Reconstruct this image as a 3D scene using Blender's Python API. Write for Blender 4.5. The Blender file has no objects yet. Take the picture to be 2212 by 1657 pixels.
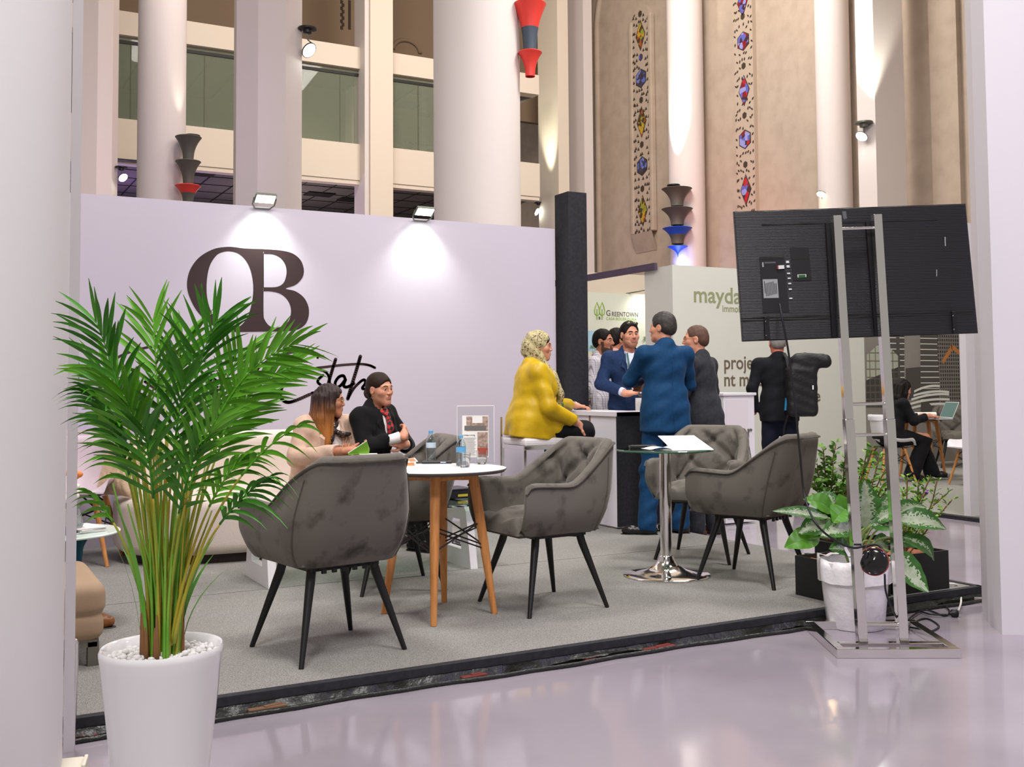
import bpy, bmesh, math, random
import numpy as np
from mathutils import Vector, Matrix

random.seed(7)
rng = np.random.default_rng(7)
SC = bpy.context.scene
COL = SC.collection

# ------------------------------------------------------------------ camera
CAM_F, CAM_YAW, CAM_PITCH, CAM_ROLL, CAM_CY = 2271.77, math.radians(28.5006), math.radians(2.85026), math.radians(-0.41754), 719.57
cV = Vector((math.sin(CAM_YAW) * math.cos(CAM_PITCH), math.cos(CAM_YAW) * math.cos(CAM_PITCH), math.sin(CAM_PITCH)))
_r = Vector((math.cos(CAM_YAW), -math.sin(CAM_YAW), 0))
_u = _r.cross(cV)
cR = math.cos(CAM_ROLL) * _r + math.sin(CAM_ROLL) * _u
cU = -math.sin(CAM_ROLL) * _r + math.cos(CAM_ROLL) * _u
cC = Vector((0, 0, 1.24))
cam = bpy.data.cameras.new('camera')
cam_o = bpy.data.objects.new('camera', cam)
COL.objects.link(cam_o)
M = Matrix((cR, cU, -cV)).transposed().to_4x4()
M.translation = cC
cam_o.matrix_world = M
cam.sensor_width = 36
cam.lens = CAM_F / 2212 * 36
cam.shift_y = -(828.5 - CAM_CY) / 2212
cam.clip_end = 200
SC.camera = cam_o

# ------------------------------------------------------------------ light and exposure
SC.view_settings.view_transform = 'Standard'
SC.view_settings.look = 'None'
SC.view_settings.exposure = -0.08
SC.view_settings.gamma = 1
SC.view_settings.use_curve_mapping = False
W = bpy.data.worlds.new('World')
SC.world = W
W.use_nodes = True
W.node_tree.nodes['Background'].inputs[0].default_value = (1.0, 0.93, 0.88, 1)
W.node_tree.nodes['Background'].inputs[1].default_value = 0.42

def lamp(name, kind, loc, target, energy, color=(1, 1, 1), size=1.0, sizey=None, spot=60, blend=0.5):
    d = bpy.data.lights.new(name, kind)
    d.energy = energy
    d.color = color
    if kind == 'AREA':
        d.size = size
        if sizey:
            d.shape = 'RECTANGLE'; d.size_y = sizey
    elif kind == 'SPOT':
        d.spot_size = math.radians(spot); d.spot_blend = blend; d.shadow_soft_size = size
    else:
        d.shadow_soft_size = size
    o = bpy.data.objects.new(name, d)
    COL.objects.link(o)
    o.location = loc
    v = Vector(target) - Vector(loc)
    o.rotation_euler = v.to_track_quat('-Z', 'Y').to_euler()
    return o
# unseen area lights without fixtures, added overhead to brighten the hall and stands
lamp('hall_fill', 'AREA', (2.2, 1.2, 8.5), (3.2, 4.8, 0), 430, (1.0, 0.97, 0.96), 1.6)
lamp('hall_fill', 'AREA', (6.5, 3.6, 8.5), (4.2, 5.5, 0), 400, (1.0, 0.97, 0.97), 1.4)
lamp('hall_fill', 'AREA', (0.2, 6.0, 8.5), (2.0, 6.2, 0), 330, (1.0, 0.96, 0.98), 1.4)
lamp('hall_fill', 'AREA', (9.0, 9.0, 9.0), (9.6, 9.8, 0), 480, (1.0, 0.97, 0.92), 2.0)
lamp('hall_fill', 'AREA', (-1.5, -1.0, 7.0), (0.2, 3.2, 1.0), 400, (1.0, 0.98, 0.98), 1.5)
lamp('vault_fill', 'AREA', (4.5, 15.5, 12.5), (5.5, 23.5, 5.5), 820, (1.0, 0.93, 0.87), 3.0)  # added warm fill, no fixture: brightens gallery facade, next one the nave wall
lamp('vault_fill', 'AREA', (10.5, 15.0, 12.5), (16.5, 20.5, 5.0), 1000, (1.0, 0.93, 0.87), 3.0)
lamp('purple_wash', 'SPOT', (0.55, 7.9, 0.35), (0.95, 8.2, 1.9), 12, (0.55, 0.38, 1.0), 0.1, spot=140, blend=1)
lamp('purple_wash', 'SPOT', (3.0, 11.0, 3.2), (1.2, 19, 7.0), 320, (0.62, 0.45, 1.0), 0.3, spot=70, blend=1)
lamp('purple_wash', 'SPOT', (7.5, 1.5, 6.5), (3.6, 3.0, 0.0), 130, (0.62, 0.47, 1.0), 0.4, spot=60, blend=1)
lamp('purple_wash', 'SPOT', (7.0, -1.0, 5.0), (5.0, 3.2, 1.5), 420, (0.62, 0.48, 1.0), 0.4, spot=60, blend=1)
lamp('gallery_wash', 'POINT', (3.5, 26.2, 4.6), (0, 0, 0), 170, (0.55, 0.36, 1.0), 0.3)
lamp('gallery_wash', 'POINT', (7.5, 26.0, 4.6), (0, 0, 0), 130, (0.9, 0.75, 0.8), 0.3)
lamp('gallery_lamp', 'POINT', (9.3, 26.6, 7.6), (0, 0, 0), 22, (0.85, 1.0, 0.75), 0.3)
lamp('gallery_lamp', 'POINT', (4.4, 26.8, 7.6), (0, 0, 0), 10, (0.85, 1.0, 0.75), 0.3)

# ------------------------------------------------------------------ where a pixel of the photograph lies on a plane of the place
def _ray(x, y):
    return cR * ((x - 1106) / CAM_F) + cU * ((CAM_CY - y) / CAM_F) + cV
def at_z(x, y, z=0.07):
    r = _ray(x, y); return cC + r * ((z - cC.z) / r.z)
def at_y(x, y, Y):
    r = _ray(x, y); return cC + r * (Y / r.y)
def at_x(x, y, X):
    r = _ray(x, y); return cC + r * (X / r.x)
def at_d(x, y, d):
    return cC + _ray(x, y) * d

# ------------------------------------------------------------------ materials
def lin(h):
    if not isinstance(h, str):
        return tuple(h)
    h = h.lstrip('#')
    c = [int(h[i:i + 2], 16) / 255 for i in (0, 2, 4)]
    return tuple(x / 12.92 if x <= 0.04045 else ((x + 0.055) / 1.055) ** 2.4 for x in c)

MATS = {}
def mat(name, col, rough=0.5, metal=0.0, spec=0.5, noise=None, bump=None, sheen=0.0, coat=0.0, trans=0.0, ior=1.45, emis=0.0, alpha=1.0, sss=0.0, stretch=None):
    if name in MATS:
        return MATS[name]
    m = bpy.data.materials.new(name)
    m.use_nodes = True
    nt = m.node_tree
    b = nt.nodes['Principled BSDF']
    c = lin(col)
    I = b.inputs
    I['Base Color'].default_value = (*c, 1)
    I['Roughness'].default_value = rough
    I['Metallic'].default_value = metal
    I['Specular IOR Level'].default_value = spec
    I['Sheen Weight'].default_value = sheen
    I['Coat Weight'].default_value = coat
    I['Transmission Weight'].default_value = trans
    I['IOR'].default_value = ior
    I['Alpha'].default_value = alpha
    if sheen:
        I['Sheen Roughness'].default_value = 0.35
        I['Sheen Tint'].default_value = (*[min(1, x * 2 + .25) for x in c], 1)
    if sss:
        I['Subsurface Weight'].default_value = sss
        I['Subsurface Radius'].default_value = (0.012, 0.005, 0.003)
        I['Subsurface Scale'].default_value = 1.0
    if emis:
        I['Emission Color'].default_value = (*c, 1)
        I['Emission Strength'].default_value = emis
    tc = None
    def coord():
        nonlocal tc
        if tc is None:
            t = nt.nodes.new('ShaderNodeTexCoord')
            mp = nt.nodes.new('ShaderNodeMapping')
            nt.links.new(t.outputs['Object'], mp.inputs['Vector'])
            if stretch:
                mp.inputs['Scale'].default_value = stretch
            tc = mp
        return tc.outputs['Vector']
    if noise:   # (scale, second colour, low, high)
        n = nt.nodes.new('ShaderNodeTexNoise')
        n.inputs['Scale'].default_value = noise[0]
        n.inputs['Detail'].default_value = 5
        nt.links.new(coord(), n.inputs['Vector'])
        mr = nt.nodes.new('ShaderNodeMapRange')
        mr.inputs['From Min'].default_value = noise[2]
        mr.inputs['From Max'].default_value = noise[3]
        nt.links.new(n.outputs['Fac'], mr.inputs['Value'])
        mx = nt.nodes.new('ShaderNodeMix')
        mx.data_type = 'RGBA'
        mx.inputs['A'].default_value = (*c, 1)
        mx.inputs['B'].default_value = (*lin(noise[1]), 1)
        nt.links.new(mr.outputs['Result'], mx.inputs['Factor'])
        nt.links.new(mx.outputs['Result'], I['Base Color'])
    if bump:    # (scale, strength, distance)
        n = nt.nodes.new('ShaderNodeTexNoise')
        n.inputs['Scale'].default_value = bump[0]
        n.inputs['Detail'].default_value = 4
        nt.links.new(coord(), n.inputs['Vector'])
        bp = nt.nodes.new('ShaderNodeBump')
        bp.inputs['Strength'].default_value = bump[1]
        bp.inputs['Distance'].default_value = bump[2] if len(bump) > 2 else 0.01
        nt.links.new(n.outputs['Fac'], bp.inputs['Height'])
        nt.links.new(bp.outputs['Normal'], I['Normal'])
    MATS[name] = m
    return m

def nodes_of(m):
    return m.node_tree.nodes, m.node_tree.links, m.node_tree.nodes['Principled BSDF']

# ------------------------------------------------------------------ naming
def tag(o, label=None, cat=None, group=None, kind=None):
    if label: o['label'] = label
    if cat: o['category'] = cat
    if group: o['group'] = group
    if kind: o['kind'] = kind
    return o
def empty(name, loc, rz=0.0, label=None, cat=None, group=None):
    o = bpy.data.objects.new(name, None)
    COL.objects.link(o)
    o.location = loc
    o.rotation_euler = (0, 0, rz)
    o.empty_display_size = 0.1
    return tag(o, label, cat, group)
def dup(root, loc, rz, label=None, group=None):
    r = root.copy(); COL.objects.link(r)
    r.location = loc; r.rotation_euler = (0, 0, rz)
    if label: r['label'] = label
    if group: r['group'] = group
    for ch in list(root.children):
        c = ch.copy(); COL.objects.link(c); c.parent = r
        for g in list(ch.children):
            d = g.copy(); COL.objects.link(d); d.parent = c
    return r

# ------------------------------------------------------------------ mesh building
def basis(d):
    d = Vector(d).normalized()
    a = Vector((0, 0, 1)) if abs(d.z) < 0.95 else Vector((1, 0, 0))
    s = d.cross(a).normalized()
    return s, s.cross(d).normalized(), d

class MB:
    def __init__(s):
        s.v = []; s.f = []; s.m = []
    def add(s, vs, fs, mi=0):
        b = len(s.v)
        s.v += [tuple(v) for v in vs]
        s.f += [tuple(i + b for i in f) for f in fs]
        s.m += [mi] * len(fs)
        return s
    def box(s, c, sz, rz=0.0, mi=0, M=None):
        hx, hy, hz = sz[0] / 2, sz[1] / 2, sz[2] / 2
        R = M if M is not None else Matrix.Rotation(rz, 3, 'Z')
        vs = [Vector(c) + R @ Vector((x * hx, y * hy, z * hz)) for x in (-1, 1) for y in (-1, 1) for z in (-1, 1)]
        return s.add(vs, [(0, 1, 3, 2), (4, 6, 7, 5), (0, 4, 5, 1), (2, 3, 7, 6), (0, 2, 6, 4), (1, 5, 7, 3)], mi)
    def span(s, a, b, mi=0):
        return s.box([(a[i] + b[i]) / 2 for i in range(3)], [abs(a[i] - b[i]) for i in range(3)], 0, mi)
    def prism(s, poly, z0, z1, mi=0):
        n = len(poly)
        ar = sum(poly[i][0] * poly[(i + 1) % n][1] - poly[(i + 1) % n][0] * poly[i][1] for i in range(n))
        if ar < 0: poly = poly[::-1]
        vs = [(x, y, z0) for x, y in poly] + [(x, y, z1) for x, y in poly]
        fs = [tuple(range(n))[::-1], tuple(range(n, 2 * n))] + [(i, (i + 1) % n, (i + 1) % n + n, i + n) for i in range(n)]
        return s.add(vs, fs, mi)
    def extr(s, pts, vec, mi=0):
        n = len(pts); vec = Vector(vec)
        pts = [Vector(p) for p in pts]
        vs = pts + [p + vec for p in pts]
        fs = [tuple(range(n))[::-1], tuple(range(n, 2 * n))] + [(i, (i + 1) % n, (i + 1) % n + n, i + n) for i in range(n)]
        return s.add(vs, fs, mi)
    def tube(s, pts, r, n=10, mi=0, cap=True, closed=False, flat=1.0):
        pts = [Vector(p) for p in pts]
        k = len(pts)
        rs = list(r) if hasattr(r, '__len__') else [r] * k
        vs = []
        prev = None
        for i, p in enumerate(pts):
            if closed:
                d = pts[(i + 1) % k] - pts[i - 1]
            else:
                d = pts[min(i + 1, k - 1)] - pts[max(i - 1, 0)]
            if d.length < 1e-9: d = Vector((0, 0, 1))
            d.normalize()
            if prev is None:
                a, b, _ = basis(d); b = d.cross(a)
            else:
                a = (prev - d * prev.dot(d))
                if a.length < 1e-6: a, b, _ = basis(d)
                a.normalize(); b = d.cross(a)
            prev = a
            for j in range(n):
                t = 2 * math.pi * j / n
                vs.append(p + a * (rs[i] * math.cos(t)) + b * (rs[i] * flat * math.sin(t)))
        fs = []
        for i in range(k if closed else k - 1):
            for j in range(n):
                i2 = (i + 1) % k; j2 = (j + 1) % n
                fs.append((i * n + j, i * n + j2, i2 * n + j2, i2 * n + j))
        if cap and not closed:
            fs.append(tuple(range(n))[::-1]); fs.append(tuple(range((k - 1) * n, k * n)))
        return s.add(vs, fs, mi)
    def lathe(s, prof, c=(0, 0, 0), n=32, mi=0, a0=0.0, a1=None, cap=True):
        full = a1 is None
        vs = []; k = len(prof); c = Vector(c)
        na = n if full else n + 1
        for r, z in prof:
            for j in range(na):
                t = 2 * math.pi * j / n if full else a0 + (a1 - a0) * j / n
                vs.append(c + Vector((r * math.cos(t), r * math.sin(t), z)))
        fs = []
        for i in range(k - 1):
            for j in range(n):
                j2 = (j + 1) % na
                fs.append((i * na + j, i * na + j2, (i + 1) * na + j2, (i + 1) * na + j))
        if full and cap:
            if prof[0][0] > 1e-6: fs.append(tuple(range(na))[::-1])
            if prof[-1][0] > 1e-6: fs.append(tuple(range((k - 1) * na, k * na)))
        return s.add(vs, fs, mi)
    def ball(s, c, r, nu=16, nv=10, mi=0, R=None):
        if not hasattr(r, '__len__'): r = (r, r, r)
        c = Vector(c); R = R if R is not None else Matrix.Identity(3)
        vs = [c + R @ Vector((0, 0, -r[2]))]
        for i in range(1, nv):
            p = -math.pi / 2 + math.pi * i / nv
            for j in range(nu):
                t = 2 * math.pi * j / nu
                vs.append(c + R @ Vector((r[0] * math.cos(p) * math.cos(t), r[1] * math.cos(p) * math.sin(t), r[2] * math.sin(p))))
        vs.append(c + R @ Vector((0, 0, r[2])))
        fs = [(0, 1 + (j + 1) % nu, 1 + j) for j in range(nu)]
        for i in range(nv - 2):
            for j in range(nu):
                a = 1 + i * nu; b = a + nu; j2 = (j + 1) % nu
                fs.append((a + j, a + j2, b + j2, b + j))
        a = 1 + (nv - 2) * nu; e = len(vs) - 1
        fs += [(a + j, a + (j + 1) % nu, e) for j in range(nu)]
        return s.add(vs, fs, mi)
    def grid(s, P, cu=False, cv=False, mi=0, flip=False):
        nu = len(P); nv = len(P[0])
        vs = [p for row in P for p in row]; fs = []
        for i in range(nu if cu else nu - 1):
            for j in range(nv if cv else nv - 1):
                i2 = (i + 1) % nu; j2 = (j + 1) % nv
                q = (i * nv + j, i2 * nv + j, i2 * nv + j2, i * nv + j2)
                fs.append(q[::-1] if flip else q)
        return s.add(vs, fs, mi)
    def build(s, name, mats, parent=None, loc=(0, 0, 0), rz=0.0, smooth=None, bevel=None, fix=True):
        me = bpy.data.meshes.new(name)
        me.from_pydata(s.v, [], s.f)
        if not isinstance(mats, (list, tuple)): mats = [mats]
        for m in mats: me.materials.append(m)
        if len(mats) > 1:
            me.polygons.foreach_set('material_index', s.m)
        if fix:
            bm = bmesh.new(); bm.from_mesh(me)
            bmesh.ops.recalc_face_normals(bm, faces=bm.faces)
            bm.to_mesh(me); bm.free()
        if smooth:
            me.polygons.foreach_set('use_smooth', [True] * len(me.polygons))
            if smooth < 179:
                me.set_sharp_from_angle(angle=math.radians(smooth))
        me.update()
        o = bpy.data.objects.new(name, me)
        COL.objects.link(o)
        o.location = loc; o.rotation_euler = (0, 0, rz)
        if parent is not None: o.parent = parent
        if bevel:
            bv = o.modifiers.new('bevel', 'BEVEL')
            bv.width = bevel; bv.segments = 2; bv.limit_method = 'ANGLE'; bv.angle_limit = math.radians(40)
        return o

def curve_pts(pts, n=8, closed=False):
    """Catmull-Rom through points"""
    P = [Vector(p) for p in pts]; out = []
    k = len(P)
    for i in range(k if closed else k - 1):
        p0 = P[(i - 1) % k] if closed or i > 0 else P[0] * 2 - P[1]
        p1 = P[i]; p2 = P[(i + 1) % k]
        p3 = P[(i + 2) % k] if closed or i + 2 < k else P[-1] * 2 - P[-2]
        for j in range(n):
            t = j / n
            out.append(0.5 * ((2 * p1) + (p2 - p0) * t + (2 * p0 - 5 * p1 + 4 * p2 - p3) * t * t + (3 * p1 - p0 - 3 * p2 + p3) * t ** 3))
    if not closed: out.append(P[-1])
    return out

def text_mesh(txt, size, name, m, parent, loc, rot, extrude=0.001, sx=1.0, spacing=1.0, bold=0.012):
    c = bpy.data.curves.new(name, 'FONT')
    c.body = txt; c.size = size; c.extrude = extrude; c.space_character = spacing; c.resolution_u = 6; c.offset = bold * size
    o = bpy.data.objects.new(name + '_src', c)
    COL.objects.link(o)
    bpy.context.view_layer.update()
    dg = bpy.context.evaluated_depsgraph_get()
    me = bpy.data.meshes.new_from_object(o.evaluated_get(dg))
    COL.objects.unlink(o); bpy.data.objects.remove(o)
    me.materials.clear(); me.materials.append(m)
    ob = bpy.data.objects.new(name, me)
    COL.objects.link(ob)
    ob.location = loc; ob.rotation_euler = rot; ob.scale = (sx, 1, 1)
    if parent is not None: ob.parent = parent
    return ob

def smooth01(x):
    x = max(0.0, min(1.0, x)); return x * x * (3 - 2 * x)

# ------------------------------------------------------------------ smooth solids (distance field -> mesh) for bodies, clothes, cushions
class SDF:
    def __init__(s, lo, hi, h):
        s.h = h
        s.lo = np.array(lo, np.float32)
        s.n = np.ceil((np.array(hi) - np.array(lo)) / h).astype(int) + 1
        s.ax = [s.lo[i] + h * np.arange(s.n[i], dtype=np.float32) for i in range(3)]
        s.D = np.full(tuple(s.n), 9.0, np.float32)
    def _blk(s, lo, hi):
        a = np.clip(np.floor((np.array(lo) - s.lo) / s.h).astype(int), 0, s.n)
        b = np.clip(np.ceil((np.array(hi) - s.lo) / s.h).astype(int) + 1, 0, s.n)
        if np.any(b - a < 1): return None
        sl = tuple(slice(a[i], b[i]) for i in range(3))
        X = s.ax[0][sl[0]][:, None, None]; Y = s.ax[1][sl[1]][None, :, None]; Z = s.ax[2][sl[2]][None, None, :]
        return sl, X, Y, Z
    def _mix(s, sl, d, k, op):
        A = s.D[sl]
        if op == 'u':
            if k > 0:
                hh = np.maximum(k - np.abs(A - d), 0) / k
                s.D[sl] = np.minimum(A, d) - hh * hh * k * 0.25
            else: s.D[sl] = np.minimum(A, d)
        else:
            d = -d
            if k > 0:
                hh = np.maximum(k - np.abs(A - d), 0) / k
                s.D[sl] = np.maximum(A, d) + hh * hh * k * 0.25
            else: s.D[sl] = np.maximum(A, d)
    def cap(s, a, b, r1, r2=None, k=0.03, op='u', flat=None):
        r2 = r1 if r2 is None else r2
        a = np.array(a, float); b = np.array(b, float); R = max(r1, r2) + k + 2 * s.h
        if flat: R *= max(1, max(flat))
        q = s._blk(np.minimum(a, b) - R, np.maximum(a, b) + R)
        if q is None: return s
        sl, X, Y, Z = q
        ab = b - a; L = max(float(ab @ ab), 1e-9)
        t = np.clip(((X - a[0]) * ab[0] + (Y - a[1]) * ab[1] + (Z - a[2]) * ab[2]) / L, 0, 1)
        dx = X - a[0] - t * ab[0]; dy = Y - a[1] - t * ab[1]; dz = Z - a[2] - t * ab[2]
        if flat: dx = dx / flat[0]; dy = dy / flat[1]; dz = dz / flat[2]
        d = np.sqrt(dx * dx + dy * dy + dz * dz) - (r1 + (r2 - r1) * t)
        s._mix(sl, d.astype(np.float32), k, op); return s
    def chain(s, pts, rs, k=0.02, op='u', flat=None):
        for i in range(len(pts) - 1):
            s.cap(pts[i], pts[i + 1], rs[i], rs[i + 1], k, op, flat)
        return s
    def ell(s, c, r, k=0.03, op='u', R=None):
        c = np.array(c, float); r = np.array(r, float)
        m = float(r.max()) + k + 2 * s.h
        q = s._blk(c - m, c + m)
        if q is None: return s
        sl, X, Y, Z = q
        x = X - c[0]; y = Y - c[1]; z = Z - c[2]
        if R is not None:
            R = np.array(R)
            x, y, z = (R[0, i] * x + R[1, i] * y + R[2, i] * z for i in range(3))
        k0 = np.sqrt((x / r[0]) ** 2 + (y / r[1]) ** 2 + (z / r[2]) ** 2)
        k1 = np.sqrt((x / r[0] ** 2) ** 2 + (y / r[1] ** 2) ** 2 + (z / r[2] ** 2) ** 2)
        d = np.where(k1 > 1e-6, k0 * (k0 - 1) / np.maximum(k1, 1e-6), -float(r.min()))
        s._mix(sl, d.astype(np.float32), k, op); return s
    def rbox(s, c, b, rad, k=0.02, op='u', R=None):
        c = np.array(c, float); b = np.array(b, float)
        m = float(np.linalg.norm(b)) + k + 2 * s.h
        q = s._blk(c - m, c + m)
        if q is None: return s
        sl, X, Y, Z = q
        x = X - c[0]; y = Y - c[1]; z = Z - c[2]
        if R is not None:
            R = np.array(R)
            x, y, z = (R[0, i] * x + R[1, i] * y + R[2, i] * z for i in range(3))
        qx = np.abs(x) - b[0] + rad; qy = np.abs(y) - b[1] + rad; qz = np.abs(z) - b[2] + rad
        d = np.sqrt(np.maximum(qx, 0) ** 2 + np.maximum(qy, 0) ** 2 + np.maximum(qz, 0) ** 2) + np.minimum(np.maximum(np.maximum(qx, qy), qz), 0) - rad
        s._mix(sl, d.astype(np.float32), k, op); return s
    def cut(s, p, n, k=0.0):
        """remove the half space on the side n points to"""
        n = np.array(n, float); n /= np.linalg.norm(n)
        d = (s.ax[0][:, None, None] - p[0]) * n[0] + (s.ax[1][None, :, None] - p[1]) * n[1] + (s.ax[2][None, None, :] - p[2]) * n[2]
        s._mix((slice(None),) * 3, -d.astype(np.float32), k, 's'); return s
    def warp(s, fn):
        """add a field of small offsets (folds, tufts)"""
        s.D += fn(s.ax[0][:, None, None], s.ax[1][None, :, None], s.ax[2][None, None, :]).astype(np.float32); return s
    def mesh(s):
        D = s.D; S = D < 0
        c = [S[i:S.shape[0] - 1 + i, j:S.shape[1] - 1 + j, k:S.shape[2] - 1 + k] for i in (0, 1) for j in (0, 1) for k in (0, 1)]
        al = c[0].copy(); an = c[0].copy()
        for q in c[1:]:
            al &= q; an |= q
        act = an & ~al
        idx = np.argwhere(act)
        vid = np.full(act.shape, -1, np.int32); vid[act] = np.arange(len(idx))
        I, J, K = idx.T
        V = np.stack([D[I + i, J + j, K + k] for i in (0, 1) for j in (0, 1) for k in (0, 1)], 1)
        off = np.array([(i, j, k) for i in (0, 1) for j in (0, 1) for k in (0, 1)], float)
        P = np.zeros((len(idx), 3)); N = np.zeros(len(idx))
        for a in range(8):
            for b in range(a + 1, 8):
                if np.abs(off[a] - off[b]).sum() != 1: continue
                m = (V[:, a] < 0) != (V[:, b] < 0)
                t = np.where(m, V[:, a] / np.where(m, V[:, a] - V[:, b], 1), 0)
                P += np.where(m[:, None], off[a] + t[:, None] * (off[b] - off[a]), 0); N += m
        P = (P / N[:, None] + idx) * s.h + s.lo
        F = []
        for ax in range(3):
            sl0 = [slice(None)] * 3; sl1 = [slice(None)] * 3
            sl0[ax] = slice(0, -1); sl1[ax] = slice(1, None)
            A = S[tuple(sl0)]; B = S[tuple(sl1)]
            e = np.argwhere(A != B)
            o1, o2 = [(1, 2), (2, 0), (0, 1)][ax]
            ok = (e[:, o1] > 0) & (e[:, o2] > 0) & (e[:, o1] < act.shape[o1]) & (e[:, o2] < act.shape[o2])
            e = e[ok]
            inside = A[e[:, 0], e[:, 1], e[:, 2]]
            def g(d1, d2):
                q = e.copy(); q[:, o1] += d1; q[:, o2] += d2
                return vid[q[:, 0], q[:, 1], q[:, 2]]
            Q = np.stack([g(-1, -1), g(0, -1), g(0, 0), g(-1, 0)], 1)
            Q[~inside] = Q[~inside][:, ::-1]
            F.append(Q)
        F = np.concatenate(F); F = F[(F >= 0).all(1)]
        return P, F
def np_mesh(parts, name, mats, parent=None, smooth=True):
    """parts: (verts, faces(list or array), material index) joined into one mesh object"""
    vs = []; fs = []; mi = []; b = 0
    for V, Fq, m in parts:
        vs.append(np.asarray(V, float)); fs += (np.asarray(Fq) + b).tolist() if isinstance(Fq, np.ndarray) else [[i + b for i in f] for f in Fq]
        mi += ([m] * len(Fq)) if np.isscalar(m) else list(m)
        b += len(V)
    me = bpy.data.meshes.new(name)
    me.from_pydata(np.concatenate(vs).tolist(), [], fs)
    if not isinstance(mats, (list, tuple)): mats = [mats]
    for m in mats: me.materials.append(m)
    me.polygons.foreach_set('material_index', mi)
    if smooth: me.polygons.foreach_set('use_smooth', [True] * len(me.polygons))
    me.update()
    o = bpy.data.objects.new(name, me); COL.objects.link(o)
    if parent is not None: o.parent = parent
    return o
def soften(P, F, it=2, w=0.5):
    """a little Laplacian smoothing of a quad mesh"""
    n = len(P)
    E = np.concatenate([F[:, [0, 1]], F[:, [1, 2]], F[:, [2, 3]], F[:, [3, 0]]])
    E = np.concatenate([E, E[:, ::-1]])
    cnt = np.bincount(E[:, 0], minlength=n)[:, None]
    for _ in range(it):
        A = np.stack([np.bincount(E[:, 0], weights=P[E[:, 1], i], minlength=n) for i in range(3)], 1) / np.maximum(cnt, 1)
        P = P + (A - P) * w
    return P

# ================================================================== the hall
PLAT = 0.07
WY = 8.3                      # front face of the stand's back wall
WTOP = at_y(700, 457, WY).z   # its top edge

m_floor = mat('epoxy_floor', '#989097', 0.10, spec=0.6, noise=(1.1, '#8c858c', 0.42, 0.62), bump=(2.6, 0.035, 0.02))
m_carpet = mat('grey_carpet', '#97958f', 0.95, spec=0.1, noise=(260, '#696763', 0.42, 0.60), bump=(320, 0.5, 0.004))
m_white = mat('white_paint', '#d8d4d7', 0.6, spec=0.3)
m_wallp = mat('booth_wall_vinyl', '#bfb7c3', 0.5, spec=0.35)
m_cream = mat('cream_paint', '#dacdbc', 0.75, spec=0.2)
m_pinkc = mat('pale_plaster', '#d6ccc8', 0.7, spec=0.2)
m_beige = mat('beige_plaster', '#b0a090', 0.85, spec=0.15, noise=(3, '#a69686', 0.4, 0.7))
m_brown = mat('brown_plaster', '#85725e', 0.85, spec=0.15)
m_black = mat('matt_black', '#252529', 0.55, spec=0.3, noise=(40, '#2c2c31', 0.4, 0.6))
m_ink = mat('brown_vinyl', '#3b2d2e', 0.6, spec=0.2)
m_dark = mat('dark_frame', '#1c1a16', 0.6)
m_chrome = mat('chrome', '#e6e4e2', 0.09, metal=1.0)
m_chrome2 = mat('brushed_steel', '#bdb9b4', 0.22, metal=1.0)
m_blackmetal = mat('black_metal', '#0e0e0f', 0.42, spec=0.5)
m_plastic = mat('black_plastic_sheet', '#22231f', 0.36, spec=0.5, bump=(14, 0.6, 0.03))
m_rub = mat('debris_red', '#6f2c24', 0.7)
m_rub2 = mat('debris_brown', '#6e5138', 0.8)
m_purple = mat('purple_fascia', '#4c3f52', 0.6)

o = MB().add([(-9, -5, 0), (22, -5, 0), (22, 31, 0), (-9, 31, 0)], [(0, 1, 2, 3)]).build('floor', m_floor)
tag(o, kind='structure')
o = MB().span((-9, -5, 14.5), (22, 31, 14.7)).build('ceiling', m_cream); tag(o, kind='structure')

# the stand's carpeted platform with its black kerb
o = MB().span((-1.6, 4.10, 0.0), (5.23, 8.36, PLAT)).build('floor_platform', m_carpet); tag(o, kind='structure')
sm = MB()
sm.span((-1.6, 6.106, PLAT), (5.23, 6.110, PLAT + 0.0006))
sm.build('carpet_seam', m_dark, o)
k = MB()
k.span((-1.6, 4.062, 0.038), (5.26, 4.10, PLAT + 0.006))
k.span((5.228, 4.062, 0.038), (5.262, 5.45, PLAT + 0.006))
k = k.build('trim_1', m_black, bevel=0.003); tag(k, kind='structure')
# crumpled plastic skirt hanging under the kerb
P = []
for i in range(241):
    x = -1.6 + 6.85 * i / 240
    w = 0.012 * math.sin(x * 9.0) + 0.010 * math.sin(x * 23.0 + 1) + 0.006 * math.sin(x * 61)
    lift = 0.012 * max(0, math.sin(x * 2.7 + 0.6)) + 0.010 * max(0, math.sin(x * 5.3))
    P.append([Vector((x, 4.068, 0.042)), Vector((x, 4.060 + 0.4 * w, 0.03)), Vector((x, 4.052 + 0.8 * w, 0.016 + 0.5 * lift)), Vector((x, 4.044 + w, 0.002 + lift)), Vector((x, 4.05 + w, 0.001 + lift))])
pk = MB().grid(P).build('trim_2', m_plastic, smooth=60); tag(pk, kind='structure')
cab = MB().tube([(-1.6 + 6.8 * i / 60, 4.018 + 0.010 * math.sin(i * 0.5) + 0.006 * math.sin(i * 1.7), 0.010) for i in range(61)], 0.0095, 8).build('cable_run', m_plastic, smooth=180)
tag(cab, 'black cable bundle lying along the foot of the carpeted platform edge', 'cable')
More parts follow.
